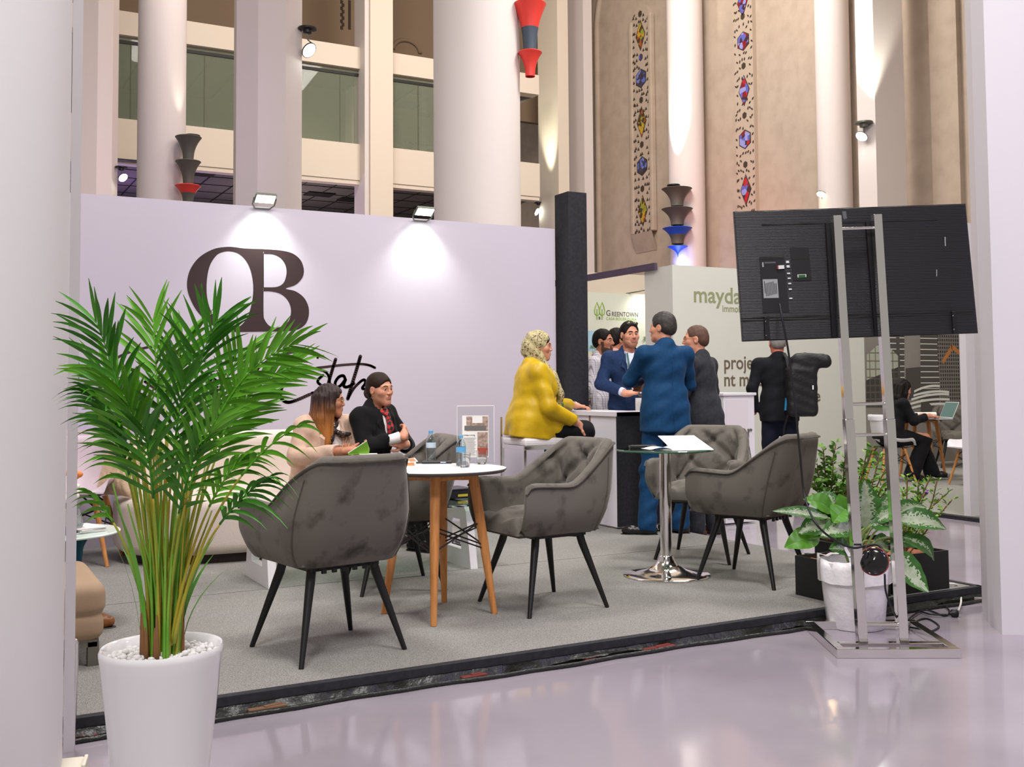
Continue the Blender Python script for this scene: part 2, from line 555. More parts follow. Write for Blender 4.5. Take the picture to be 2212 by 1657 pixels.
for (x, m_, sx, nm, lb) in [(1.12, m_rub2, .075, 'rubble_scrap', 'brown scrap poking out under the kerb right of the white palm pot'), (2.0, m_rub, .06, 'rubble_scrap', 'small red scrap under the kerb in front of the wooden table'),
                            (2.58, m_rub, .03, 'rubble_scrap', 'tiny reddish scrap under the kerb below the tufted armchair'), (2.96, m_rub, .09, 'rubble_scrap', 'red and blue scrap under the kerb left of the screen stand'), (0.46, m_rub, .05, 'rubble_scrap', 'orange scrap under the kerb beside the chrome tube')]:
    b = MB().box((0, 0, 0.012), (sx * 2, 0.03, 0.018)).box((sx * .3, .004, .02), (sx, 0.02, 0.012), 0.2)
    ob = b.build(nm, m_, loc=(x, 4.045, 0), rz=rng.uniform(-.1, .1), bevel=0.004)
    tag(ob, lb, 'scrap')

# ---- the stand's white back wall with monogram and lettering
wall = MB().span((-1.6, WY, PLAT), (at_y(1198, 493, WY).x, WY + 0.06, WTOP)).build('wall_back', m_wallp)
tag(wall, kind='structure')

def flat_curve(loops, name, m, parent, Y, ext=0.0012, sub=5, pl=None):
    """filled outline(s) given as pixel loops on a wall facing -Y"""
    cu = bpy.data.curves.new(name, 'CURVE'); cu.dimensions = '2D'; cu.fill_mode = 'BOTH'; cu.extrude = ext
    for lp, closed_smooth in loops:
        pts = [at_y(x, y, Y) for x, y in lp]
        if closed_smooth: pts = curve_pts(pts, sub, closed=True)
        sp = cu.splines.new('POLY'); sp.points.add(len(pts) - 1); sp.use_cyclic_u = True
        for q, p in zip(sp.points, pts): q.co = (p.x, p.z, 0, 1)
    ob = bpy.data.objects.new(name + '_src', cu); COL.objects.link(ob)
    bpy.context.view_layer.update()
    me = bpy.data.meshes.new_from_object(ob.evaluated_get(bpy.context.evaluated_depsgraph_get()))
    COL.objects.unlink(ob); bpy.data.objects.remove(ob)
    me.materials.clear(); me.materials.append(m)
    ob = bpy.data.objects.new(name, me); COL.objects.link(ob)
    ob.rotation_euler = (math.pi / 2, 0, 0); ob.location = (0, Y, 0)
    if parent is not None: ob.parent = parent
    return ob
def zc(pts, ox, oy, s): return [(ox + x * s, oy + y * s) for x, y in pts]
Z5 = lambda p: zc(p, 100, 500, 700 / 2212)
OUT = [(1240, 105), (1290, 108), (1340, 115), (1420, 119), (1500, 122), (1600, 130), (1680, 150), (1735, 195), (1757, 255), (1752, 305), (1725, 345), (1690, 370), (1634, 390), (1700, 408), (1755, 448), (1785, 500), (1793, 550), (1785, 600), (1762, 640), (1715, 670), (1640, 681), (1560, 683), (1450, 684), (1350, 686), (1270, 685), (1190, 668), (1120, 630), (1060, 580), (1010, 515), (975, 440), (961, 380), (965, 315), (985, 255), (1030, 190), (1090, 145), (1160, 115)]
OIN = [(1250, 135), (1310, 150), (1360, 195), (1393, 260), (1410, 340), (1412, 420), (1400, 500), (1375, 580), (1330, 640), (1270, 662), (1210, 645), (1150, 590), (1115, 520), (1098, 450), (1094, 380), (1100, 300), (1120, 225), (1160, 165), (1200, 142)]
B1 = [(1485, 152), (1486, 153), (1545, 156), (1595, 178), (1628, 220), (1640, 265), (1636, 310), (1620, 350), (1590, 373), (1550, 381), (1486, 381), (1485, 380)]
B2 = [(1483, 409), (1484, 408), (1540, 410), (1600, 427), (1645, 466), (1668, 520), (1668, 570), (1650, 618), (1610, 648), (1560, 656), (1520, 642), (1492, 605), (1483, 565)]
flat_curve([(Z5(OUT), True), (Z5(OIN), True), (Z5(B1), True), (Z5(B2), True)], 'monogram', m_ink, wall, WY - 0.0005)['label'] = 'large dark brown letters O and B'
Z3 = lambda p: zc(p, 440, 680, 280 / 1221)
Z6 = lambda p: zc(p, 600, 760, 550 / 2170)
Z2 = lambda p: zc(p, 120, 600, 340 / 1408)
strokes = [
    (Z3([(555, 690), (515, 630), (496, 560), (520, 500), (610, 430), (740, 372), (900, 346), (1000, 346), (1055, 362), (1075, 405)]), 5.2),
    (Z3([(855, 390), (815, 500), (765, 620), (728, 715), (726, 780), (780, 823), (860, 810), (1000, 750)]), 7.0),
    (Z3([(745, 655), (740, 615), (700, 585), (780, 565), (880, 560), (950, 585)]), 5.0),
    (Z6([(385, 200), (347, 235), (343, 262), (375, 290), (376, 312), (340, 340), (290, 352)]), 6.0),
    (Z6([(493, 65), (460, 170), (428, 280)]), 7.5),
    (Z6([(445, 270), (430, 200), (395, 165), (325, 142), (420, 128), (560, 112), (700, 104), (780, 115), (828, 136)]), 5.5),
    (Z6([(578, 240), (560, 205), (520, 215), (490, 262), (498, 300), (535, 288), (575, 240), (562, 288), (592, 300), (650, 270)]), 6.5),
    (Z6([(704, 40), (672, 150), (632, 280), (597, 400)]), 8.0),
    (Z6([(600, 395), (650, 310), (710, 250), (740, 240), (745, 270), (720, 310), (760, 320)]), 6.0),
    (Z2([(500, 1050), (410, 1000), (385, 915), (430, 810), (590, 695), (780, 632), (900, 615), (1000, 627), (1100, 680), (1130, 745), (1080, 830), (960, 900), (800, 930)]), 5.0),
    (Z2([(700, 700), (640, 850), (560, 1040)]), 6.5),
    (Z2([(800, 930), (900, 1000), (1010, 1060)]), 5.0),
    (Z2([(150, 690), (200, 760), (200, 900), (185, 980)]), 5.0),
    (Z3([(310, 350), (265, 440), (200, 560), (165, 680), (165, 745), (185, 785)]), 5.5),
    (Z3([(130, 680), (90, 690), (60, 640), (85, 600), (130, 625)]), 5.0),
]
lt = MB()
for pts, wpx in strokes:
    w3 = [at_y(x, y, WY - 0.0012) for x, y in pts]
    cp = curve_pts(w3, 7)
    r = wpx * (cp[0] - cC).length / CAM_F / 2
    # flat ribbon on the wall with rounded ends
    for i in range(len(cp)):
        n_ = 12
        lt.add([(cp[i].x + r * math.cos(2 * math.pi * j / n_), WY - 0.0014, cp[i].z + r * math.sin(2 * math.pi * j / n_)) for j in range(n_)], [tuple(range(n_))])
        if i:
            d = (cp[i] - cp[i - 1]); d.y = 0; L = d.length
            if L < 1e-6: continue
            nx, nz = -d.z / L * r, d.x / L * r
            a, b = cp[i - 1], cp[i]
            lt.add([(a.x - nx, WY - 0.0013, a.z - nz), (b.x - nx, WY - 0.0013, b.z - nz), (b.x + nx, WY - 0.0013, b.z + nz), (a.x + nx, WY - 0.0013, a.z + nz)], [(0, 1, 2, 3)])
lt.build('lettering', m_ink, wall, fix=False)['label'] = 'dark brown handwritten lettering'

# flood lamps clipped to the wall's top edge
m_glow = mat('lamp_glow', '#f4fff4', 0.5, emis=30)
m_glow2 = mat('lamp_glow_warm', '#ffd9a0', 0.5, emis=45)
m_alu = mat('lamp_grey', '#6b6d64', 0.45, metal=0.6)
m_alu2 = mat('lamp_white', '#c9cabf', 0.45)
def flood(px, py, label):
    p = at_y(px, py, WY - 0.10)
    r = empty('flood_lamp', p, 0, label, 'lamp', 'flood lamps on the white wall')
    R = Matrix.Rotation(math.radians(-32), 3, 'X')
    MB().box((0, 0, 0), (0.165, 0.10, 0.022), M=R).build('housing', m_alu, r, bevel=0.004)
    MB().box(R @ Vector((0, 0, -0.013)), (0.145, 0.082, 0.004), M=R).build('lens', m_glow, r)
    b = MB()
    for s in (-1, 1): b.tube([(s * 0.088, 0, 0), (s * 0.088, 0.05, -0.045), (s * 0.06, 0.09, -0.07)], 0.006, 6)
    b.tube([(-0.06, 0.09, -0.07), (0.06, 0.09, -0.07)], 0.006, 6)
    b.build('bracket', m_alu, r)
    lamp('flood_light', 'SPOT', p + Vector((0, -0.04, -0.02)), (p.x, WY + 0.05, 1.55), 46, (0.93, 1.0, 0.93), 0.04, spot=100, blend=0.9)
flood(573, 428, 'left small bright flood lamp on the white wall top, above the dark letters')
flood(917, 456, 'right small bright flood lamp on the white wall top, beside the round column')

# black post at the wall's end
c0 = at_y(1227, 413, WY - 0.16)
pw = at_y(1267, 417, WY - 0.16).x - c0.x
po = MB().span((c0.x, c0.y, PLAT), (c0.x + pw, c0.y + 0.24, c0.z)).build('corner_post', m_black, bevel=0.002)
tag(po, 'tall black square post at the right end of the white wall', 'post')

# ---- near columns
def ngon(c, r, n, a0=0.0): return [(c[0] + r * math.cos(a0 + 2 * math.pi * i / n), c[1] + r * math.sin(a0 + 2 * math.pi * i / n)) for i in range(n)]
cl = at_d(146, 800, 3.40)
dirl = (cR * ((147 - 1106) / CAM_F) + cV); dirl.z = 0; dirl.normalize()
nl = Vector((-dirl.y, dirl.x, 0))      # towards the left
cc = cl + nl * 0.52
o = MB().prism(ngon(cc, 0.52, 64), 0, 14.5).build('column_left', m_white, smooth=40); tag(o, kind='structure')
s0 = at_z(147.5, 1622, 0)
o = MB()
for z0, z1 in ((0.0, at_d(145, 706, 3.7).z - .001), (at_d(145, 706, 3.7).z + .001, 6.0)):
    o.box((s0.x, s0.y, (z0 + z1) / 2), (0.034, 0.03, z1 - z0), -0.1)
o = o.build('trim_3', m_white); tag(o, kind='structure')
o = MB().prism([(4.754, 3.647), (4.604, 3.456), (5.36, 2.97), (5.65, 3.05), (5.75, 3.6), (5.1, 3.95)], 0, 14.5).build('column_right', m_white); tag(o, kind='structure')

# ---- columns beyond the wall
def column(name, xl, xr, d, m_, n=64, a0=0.0, z0=0.0):
    a = at_d(xl, 300, d); b = at_d(xr, 300, d); c = (a + b) / 2; r = (a - b).length / 2
    o = MB().prism(ngon(c, r if n > 8 else r / math.cos(math.pi / 8) * 0.985, n, a0), z0, 14.5).build(name, m_, smooth=30)
    tag(o, kind='structure'); return c, r
view = math.pi / 2 - CAM_YAW
c1 = column('column', 168, 249, 15.0, m_cream, 8, view + math.pi / 8)
c2 = column('column', 299, 399, 19.0, m_pinkc)
c3 = column('column', 508, 648, 16.0, m_pinkc, 8, view + math.pi / 8 + 0.35)
c5 = column('column', 937, 1124, 14.0, m_pinkc)

# ---- gallery facade
FY = 24.0
def zf(x, y, Y=FY): return at_y(x, y, Y).z
def xf(x, y=250, Y=FY): return at_y(x, y, Y).x
zl0, zl1 = zf(399, 355), zf(399, 270.5)
zu0, zu1 = zf(399, 94), zf(399, 44)
XA, XB = -3.0, xf(1165)
o = MB().span((XA, FY, zl0), (XB, FY + 0.35, zl1)).span((XA, FY, zu0), (XB, FY + 0.35, zu1)).span((XA, FY + 0.03, zl0 - 0.1), (XB, FY + 0.3, zl0)).build('wall_gallery', m_cream); tag(o, kind='structure')
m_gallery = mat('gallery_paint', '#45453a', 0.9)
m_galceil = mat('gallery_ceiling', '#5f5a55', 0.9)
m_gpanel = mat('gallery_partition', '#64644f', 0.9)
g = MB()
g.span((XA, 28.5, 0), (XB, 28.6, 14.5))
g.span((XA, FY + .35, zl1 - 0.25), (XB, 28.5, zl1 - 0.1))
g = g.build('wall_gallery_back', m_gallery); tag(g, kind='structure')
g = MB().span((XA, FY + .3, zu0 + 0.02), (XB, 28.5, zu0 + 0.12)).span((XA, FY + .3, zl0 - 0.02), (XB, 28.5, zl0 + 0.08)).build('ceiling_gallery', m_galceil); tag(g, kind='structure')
# seams and grilles of the gallery ceilings
g2 = MB()
for i in range(14):
    x = xf(250) + i * 0.75
    g2.span((x, FY + .4, zl0 - 0.035), (x + 0.02, 28.4, zl0 - 0.02)); g2.span((x, FY + .4, zu0 + 0.005), (x + .02, 28.4, zu0 + .02))
for j in range(4):
    g2.span((XA, FY + 1 + j, zl0 - 0.035), (XB, FY + 1.02 + j, zl0 - 0.02))
g2.build('ceiling_seams', m_dark, g)
for (x, y, zz) in [(430, 375, zl0 - .04), (690, 420, zl0 - .04), (760, 432, zl0 - .04), (560, 385, zl0 - .04), (268, 350, zl0 - .04)]:
    q = at_z(x, y, zz)
    MB().box((q.x, q.y, zz), (0.7, 0.5, 0.03)).build('ceiling_grille', m_dark, g)
m_glass = mat('gallery_glass', '#aab39a', 0.02, spec=0.5, alpha=0.22)
zt = zu0
for i, (xl, xr) in enumerate([(240, 310), (390, 520), (640, 800), (848, 945)]):
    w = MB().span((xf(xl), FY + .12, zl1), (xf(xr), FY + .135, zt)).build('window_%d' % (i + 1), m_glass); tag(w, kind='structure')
    MB().span((xf(xl), FY + .10, zt - .16), (xf(xr), FY + .16, zt - .09)).build('window_frame', m_dark, w)
    mm = MB()
    for fr in ((.6,) if i != 1 else (.4,)):
        xx = xf(xl) + (xf(xr) - xf(xl)) * fr
        mm.span((xx, FY + .12, zl1), (xx + .015, FY + .15, zt - .1))
    mm.build('window_mullion', m_gpanel, w)
o = MB().span((xf(640, 250, 26), 26, zl1 - .1), (xf(757, 250, 26), 26.1, zu0)).build('wall_partition', m_gpanel); tag(o, kind='structure')
o = MB().span((xf(757, 250, 25.6), 25.5, zl1 - .1), (xf(762, 250, 25.6), 26.1, zu0)).build('trim_4', m_cream); tag(o, kind='structure')
o = MB().span((xf(852, 250, 27), 27, zl1 - .1), (xf(902, 250, 27), 27.1, zf(870, 235, 27))).span((xf(902, 250, 27.6), 27.6, zl1 - .1), (xf(960, 250, 27.6), 27.7, zf(870, 230, 27.6))).build('wall_office', m_gpanel); tag(o, kind='structure')
m_offchair = mat('office_chair_black', '#23241f', 0.7)
for (x, lb, sg) in [(864, 'dark office chair behind gallery glass, left one beside the small table', 1), (940, 'dark office chair behind gallery glass, partly hidden by the big round column', -1)]:
    q = at_y(x, 300, 25.2); r = empty('office_chair', (q.x, q.y, zl1 - .1), math.radians(20 * sg), lb, 'chair', 'office chairs in the gallery')
    s = MB().box((0, 0, .46), (.5, .48, .09)).build('seat', m_offchair, r, bevel=.03)
    MB().box((-.2 * sg, 0, .78), (.08, .48, .62)).build('backrest', m_offchair, r, bevel=.03)
    MB().tube([(0, 0, 0.02), (0, 0, .42)], .03).box((0, 0, .03), (.5, .06, .05)).box((0, 0, .03), (.06, .5, .05)).build('base', m_offchair, r)
q = at_y(898, 312, 25.4); r = empty('meeting_table', (q.x, q.y, zl1 - .1), 0, 'small dark table between the two chairs behind gallery glass', 'table')
MB().box((0, 0, .62), (.5, .5, .05)).build('tabletop', m_offchair, r); MB().box((0, 0, .3), (.3, .3, .6)).build('pedestal', m_offchair, r)
q = at_z(893, 211, zu0 - 0.0); v = MB().box((q.x, q.y, zu0 + 0.0), (0.5, 0.6, 0.03)).build('ceiling_vent', m_gpanel); tag(v, 'pale square vent in the ceiling of the rightmost gallery room', 'vent')
# pilaster and the hall wall above the gallery
o = MB().span((xf(800, 250, 23.6), 23.6, 0), (xf(849, 250, 23.6), 24.4, 14.5)).build('column', m_cream); tag(o, kind='structure')
o = MB().span((xf(799, 250, 23.65) - .12, 23.68, 0), (xf(808, 250, 23.65), 24.4, 14.5)).build('trim_5', m_pinkc); tag(o, kind='structure')
HB = 27.0
o = MB().span((XA, HB, zu0 + .1), (xf(1290, 250, HB), HB + .2, 14.5)).build('wall_far', m_brown); tag(o, kind='structure')
column('column', 677, 719, 29.5, m_cream, z0=zu0 + .1)
# arched recess behind the upper rail
a = at_y(878, 125, HB - .02); rr = (xf(908, 100, HB) - xf(850, 100, HB)) / 2
arc = [(a.x + rr * math.cos(t), HB - .02, zf(878, 112, HB) + rr * .78 * math.sin(t)) for t in [math.pi * i / 20 for i in range(21)]]
o = MB().extr([(a.x + rr, HB - .02, zu1 - 1)] + arc + [(a.x - rr, HB - .02, zu1 - 1)], (0, .05, 0)).build('trim_6', m_brown); tag(o, kind='structure')
o = MB().tube([(x, y - .01, z) for x, y, z in arc], .06, 8).build('trim_7', m_brown, smooth=180); tag(o, kind='structure')
m_hole = mat('lattice_hole', '#3d3026', 0.9)
o = MB()
for i in range(9):
    for j in (0, 1):
        q = at_y(738 + j * 17 + (1 - j) * (i % 2) * 3, 4 + i * 7, HB - .01); o.box(q, (.07, .02, .09))
o = o.build('trim_8', m_hole); tag(o, kind='structure')

# ---- right nave wall, seen obliquely
RX = 16.0
def yx(px, X=RX, y=300): return at_x(px, y, X).y
def pil(name, xl, xm, xr, X, m1, back=RX + 0.75):
    """square pilaster: front face between pixels xl..xm on plane X, near side up to xr"""
    ya, yb = yx(xl, X), yx(xm, X)
    x2 = max(at_y(xr, 300, yb).x, X + .1)
    o = MB().span((X, yb, 0), (x2, ya, 14.5)).build(name, m1); tag(o, kind='structure'); return X, ya, yb, x2
o = MB().span((RX + .45, 4, 0), (RX + .8, 31, 14.5)).build('wall_right', m_beige); tag(o, kind='structure')
def slab(xl, xr, X, m_, name): 
    o = MB().span((X, yx(xr, X), 0), (RX + .6, yx(xl, X), 14.5)).build(name, m_); tag(o, kind='structure'); return o
slab(2012, 2072, RX + .33, m_beige, 'trim_9')
slab(1692, 1728, RX + .36, m_beige, 'trim_10')
slab(1728, 1768, RX + .28, m_beige, 'trim_11')
pil('column', 1163, 1206, 1229, RX - 1.2, m_cream)
pil('column', 1229, 1262, 1281, RX - .3, m_pinkc)
p8 = column('column', 1444, 1521, at_x(1482, 300, RX - .1).y / _ray(1482, 300).y, m_pinkc)
pv = column('column', 1766, 1838, at_x(1800, 300, RX + .1).y / _ray(1800, 300).y, m_pinkc)
p9 = pil('column', 1853, 1892, 1956, RX - .9, m_pinkc)
# arch moulding of the far bay
am = []
y0_, y1_ = yx(1292, RX + .42), yx(1440, RX + .42)
for i in range(26):
    t = i / 25; am.append((RX + .42, y0_ + (y1_ - y0_) * .5 * (1 - math.cos(math.pi * t / 1)) * 1.0, 0))
zs = at_x(1292, 70, RX + .42).z
pts = [(RX + .42, y0_, 0.2)] + [(RX + .42, y0_ + (y1_ - y0_) * (1 - math.cos(t)) / 2, zs + 1.9 * math.sin(t)) for t in [math.pi * i / 24 for i in range(25)]]
o = MB().tube(pts, .09, 8).build('trim_12', m_beige, smooth=60); tag(o, kind='structure')

# stained glass set in pierced stone strips
m_lat = mat('pierced_stone', '#ae9d8c', 0.8)
def stained(name, cols):
    m = mat(name, cols[0], 0.25, spec=0.6)
    n, l, b = nodes_of(m)
    tc = n.new('ShaderNodeTexCoord'); vo = n.new('ShaderNodeTexVoronoi'); vo.inputs['Scale'].default_value = 9
    l.new(tc.outputs['Object'], vo.inputs['Vector'])
    cr = n.new('ShaderNodeValToRGB'); cr.color_ramp.interpolation = 'CONSTANT'
    sp = n.new('ShaderNodeSeparateColor'); l.new(vo.outputs['Color'], sp.inputs['Color']); l.new(sp.outputs['Red'], cr.inputs['Fac'])
    els = cr.color_ramp.elements
    while len(els) < len(cols): els.new(0.5)
    for i, c in enumerate(cols): els[i].position = i / len(cols); els[i].color = (*lin(c), 1)
    l.new(cr.outputs['Color'], b.inputs['Base Color']); return m
gl_y = stained('stained_yellow', ['#4a3420', '#b8941f', '#a5481d', '#87902a', '#3c2a1c'])
gl_b = stained('stained_blue', ['#2a2f5c', '#4a5fae', '#3a3040', '#6a78b8', '#2c2436'])
gl_r = stained('stained_red', ['#7c1f26', '#5d5fae', '#402a38', '#8c8fc8', '#a8272c'])
def strip(name, px_top, py_top, px_bot, py_bot, X, wpx, panes, tri, seed, arched):
    rnd = random.Random(seed)
    A = at_x(px_top, py_top, X); B = at_x(px_bot, py_bot, X)
    yc = (A.y + B.y) / 2; hw = abs(yx(px_bot + wpx / 2, X, 400) - yx(px_bot - wpx / 2, X, 400)) / 2
    z1, z0 = A.z, B.z
    m = MB()
    poly = [(X, yc + hw, z0), (X, yc - hw, z0), (X, yc - hw, z1 - (hw if arched else 0))]
    if arched: poly += [(X, yc + hw * math.cos(t), z1 - hw + hw * math.sin(t)) for t in [math.pi - math.pi * i / 10 for i in range(1, 10)]]
    poly += [(X, yc + hw, z1 - (hw if arched else 0))]
    m.extr(poly, (0.12, 0, 0))
    w = m.build(name, m_lat); tag(w, kind='structure')
    if arched:
        fr = MB()
        for s in (-1, 1): fr.span((X - .05, yc + s * (hw + .0), z0), (X + .1, yc + s * (hw + .14), z1 - hw))
        fr.add([(X - .06, yc - hw - .1, z0), (X - .06, yc + hw + .1, z0), (X + .1, yc + hw + .1, z0 - .5), (X + .1, yc - hw - .1, z0 - .5)], [(0, 1, 2, 3)])
        fr.build('window_surround', m_beige, w, bevel=.03)
    def fl(poly2, mb): mb.extr([(X - .012, yc + a, b) for a, b in poly2], (.02, 0, 0))
    hol = MB()
    zp = []
    for (py, kind, gm) in panes:
        z = at_x(px_bot, py, X).z; zp.append((z, kind))
        hgt = {'d': 1.0, 'h': .62, 's': .24}[kind] * hw * 1.05
        wid = {'d': .52, 'h': .55, 's': .2}[kind] * hw
        if kind == 'd': P_ = [(0, z - hgt), (wid, z), (0, z + hgt), (-wid, z)]
        else: P_ = [(0, z - hgt), (wid, z - hgt * .5), (wid, z + hgt * .5), (0, z + hgt), (-wid, z + hgt * .5), (-wid, z - hgt * .5)]
        if gm is None: fl(P_, hol)
        else:
            q = MB(); fl(P_, q); q.build('stained_glass', gm, w)
            r2 = [(a * 1.16, z + (b - z) * 1.12) for a, b in P_]
            q = MB(); q.extr([(X - .006, yc + a, b) for a, b in r2], (.01, 0, 0)); q.build('pane_rim', m_hole, w)
    z = z0 + .1
    while z < z1 - .15:
        for a in (-.86, -.62, -.34, -.08, .2, .46, .72, .9):
            if rnd.random() < .12: continue
            y_ = a * hw + rnd.uniform(-.02, .02); zz = z + rnd.uniform(-.05, .05)
            if any(abs(zz - p) < {'d': (1.0 - abs(y_) / hw * 1.3) * hw * 1.15, 'h': .80 * hw, 's': .42 * hw}[kd] and abs(y_) < {'d': .75, 'h': .74, 's': .36}[kd] * hw for p, kd in zp): continue
            near = min([abs(zz - p) for p, kd in zp if kd != 's'] + [9])
            s = .108 * hw
            if tri and near < 1.55 * hw:
                fl([(y_ - s * 1.1, zz - s), (y_ + s * 1.1, zz - s), (y_, zz + s)], hol)
            else:
                t = rnd.choice((.8, -.8, .2)); ca, sa = math.cos(t), math.sin(t)
                fl([(y_ + ca * u - sa * v_, zz + sa * u + ca * v_) for u, v_ in ((0, -s * 1.2), (s * .62, 0), (0, s * 1.2), (-s * .62, 0))], hol)
        z += .20
    hol.build('piercings', m_hole, w)
strip('window_5', 1382, 10, 1390, 503, RX + .34, 35, [(26, 's', None), (73, 'd', gl_y), (121, 's', gl_b), (167, 'h', gl_b), (214, 's', None), (262, 'd', gl_y), (311, 's', None), (358, 'h', gl_b), (407, 's', None), (455, 'd', gl_y)], True, 3, True)
strip('window_6', 1604, -30, 1612, 470, RX + .34, 40, [(0, 'd', gl_r), (32, 's', None), (86, 'h', gl_r), (140, 's', None), (194, 'd', gl_r), (248, 's', None), (300, 'h', gl_r), (355, 's', None), (410, 'd', gl_r)], False, 5, False)

# ---- trumpet sconces on the columns
m_sc = mat('sconce_grey', '#57544c', 0.55)
m_scr = mat('sconce_red', '#d3382e', 0.5)
m_scb = mat('sconce_blue', '#1f4fc4', 0.5)
m_scn = mat('sconce_slate', '#3c4654', 0.55)
def sconce(px, tiers, d, mats, label, tip=False):
    """tiers: (y of rim, half width in px, y of foot)"""
    top = at_d(px, tiers[0][0], d)
    r = empty('trumpet_sconce', (top.x, top.y, at_d(px, tiers[-1][2], d).z), 0, label, 'wall lamp', 'stacked trumpet sconces')
    z0 = r.location.z
    for (yt, hw, yb), m_ in zip(tiers, mats):
        w = hw * d / CAM_F; zt_ = at_d(px, yt, d).z - z0; zb_ = at_d(px, yb, d).z - z0
        f = 0.40 if yb != tiers[-1][2] or not tip else 0.02
        prof = [(w * (f + (1 - f) * (t ** 2.4)), zb_ + (zt_ - zb_) * t) for t in [i / 12 for i in range(13)]]
        ms = m_ if isinstance(m_, tuple) else (m_,)
        b = MB().lathe(prof + [(w * .96, zt_ + .01), (w * .3, zt_ - .02)], n=36, cap=False)
        if len(ms) > 1:
            lim = zb_ + (zt_ - zb_) * ms[2]
            b.m = [1 if sum(b.v[i][2] for i in f_) / len(f_) > lim else 0 for f_ in b.f]
            b.build('trumpet', [ms[0], ms[1]], r, smooth=40)
        else: b.build('trumpet', ms[0], r, smooth=40)
    return r, z0
def disc_lamp(px, py, d, wpx, label, head, glow=m_glow, up=True, spot=None, m_=m_blackmetal):
    p = at_d(px, py, d); w = wpx * d / CAM_F / 2
    r = empty('disc_spotlight', p, 0, label, 'lamp', 'round spotlights on the columns')
    if up:
        MB().lathe([(w * .25, -.35 * w), (w * .45, -.3 * w), (w * .5, 0), (w, .1 * w), (w, .28 * w), (w * .9, .3 * w)], n=28).build('upper_disc', m_, r, smooth=35)
        MB().tube([(0, 0, -.3 * w), (.05 * w, 0, -1.0 * w)], .08 * w, 8).tube([(.05 * w, 0, -1.0 * w), (.5 * w, .3 * w, -1.15 * w), (.35 * w, .3 * w, -1.5 * w)], .07 * w, 8).build('arm', m_alu, r)
    if head:
        hx, hy, ang, sc = head
        c = cR * (hx * d / CAM_F) + cU * (-hy * d / CAM_F)
        nrm = (cR * math.cos(ang) + cU * math.sin(ang) - cV * .45).normalized()
        R = nrm.to_track_quat('Z', 'Y').to_matrix()
        ww = w * sc
        b = MB().lathe([(ww * .4, -.5 * ww), (ww * .5, -.2 * ww), (ww, -.12 * ww), (ww, 0)], n=28)
        b.v = [tuple(c + R @ Vector(v)) for v in b.v]; b.build('lamp_head', m_, r, smooth=35)
        b = MB().lathe([(0, .0), (ww * .9, .01 * ww)], n=28, cap=False); b.v = [tuple(c + R @ Vector(v)) for v in b.v]; b.build('lens', glow, r)
    return p
dC2 = 18.66
sconce(407, [(297, 28, 348), (350, 27, 400), (403, 27, 440)], dC2, [m_sc, m_sc, (m_sc, m_scr, .62)], 'grey stacked trumpet sconce with red top rim, on the left round column behind the wall')
disc_lamp(415, 297, dC2, 34, 'small dark uplight sitting on the grey and red trumpet sconce', None)
sconce(1144, [(10, 36, 114), (116, 26, 168)], 13.9, [(m_scn, m_scr, .52), m_scr], 'red and slate stacked trumpet sconce on the big round column, at the top edge')
d8 = p8[0].y / _ray(1482, 300).y - .6
sconce(1462, [(408, 33, 446), (452, 34, 487), (494, 32, 528), (534, 22, 556)], d8, [m_sc, m_sc, (m_sc, m_scb, .6), m_scb], 'grey and blue stacked trumpet sconce on the column right of the first stained glass strip', tip=True)
q = disc_lamp(1455, 403, d8, 28, 'small dark uplight on top of the grey and blue trumpet sconce', None)
sc_t = Vector((p8[0].x, p8[0].y, 11))
lamp('uplight', 'SPOT', q + Vector((0, 0, .35)), sc_t + Vector((-.3, 0, 0)), 1500, (1.0, 1.0, 0.88), 0.05, spot=40, blend=.8)
lamp('blue_glow', 'POINT', at_d(1467, 566, d8 - .1), (0, 0, 0), 16, (0.25, 0.35, 1.0), 0.1)
lamp('red_glow', 'SPOT', at_x(1500, 600, RX - 3.5), at_x(1568, 530, RX + .4), 420, (1.0, 0.18, 0.15), 0.2, spot=70, blend=1)
lamp('uplight', 'SPOT', at_d(401, 292, dC2 + .05) , at_d(399, -200, dC2 + .5), 60, (1.0, 1.0, 0.8), 0.03, spot=40, blend=.8)
disc_lamp(664, 66, 16.0, 40, 'round dark spotlight pair on the octagonal column above the wall', (4, 43, -.75, .9))
disc_lamp(262, 364, 15.0, 26, 'dark spotlight on the leftmost column, just above the white wall', (4, 20, -.75, .85))
disc_lamp(1163, 440, 29.75, 18, 'small lit spotlight left of the black post top', (-3, 18, -.5, 1.0))
lamp('uplight', 'SPOT', at_d(1168, 432, 28.9), at_d(1176, 100, 29.6), 900, (1.0, 1.0, 0.8), 0.05, spot=40, blend=.8)
p = disc_lamp(1866, 269, 19.52, 38, 'bright round spotlight on the pilaster above the television', (-5, 26, -2.2, .72), m_=m_alu)
lamp('uplight', 'SPOT', at_d(1868, 262, 19.15), at_x(1876, 60, RX - .9), 1300, (1.0, 1.0, 0.86), 0.08, spot=44, blend=.7)
p = disc_lamp(1774, 420, 21.5, 24, 'small warm spotlight just above the television', (0, 0, -2.0, .9), m_glow2, up=False)
MB().tube([(0, 0, -.05), (.12, .02, -.12), (.1, .02, -.34)], .02, 6).lathe([(.0, -.34), (.18, -.36), (.2, -.42)], n=20).build('stem', m_alu2, [c for c in bpy.data.objects if c.name.startswith('disc_spotlight')][-1])

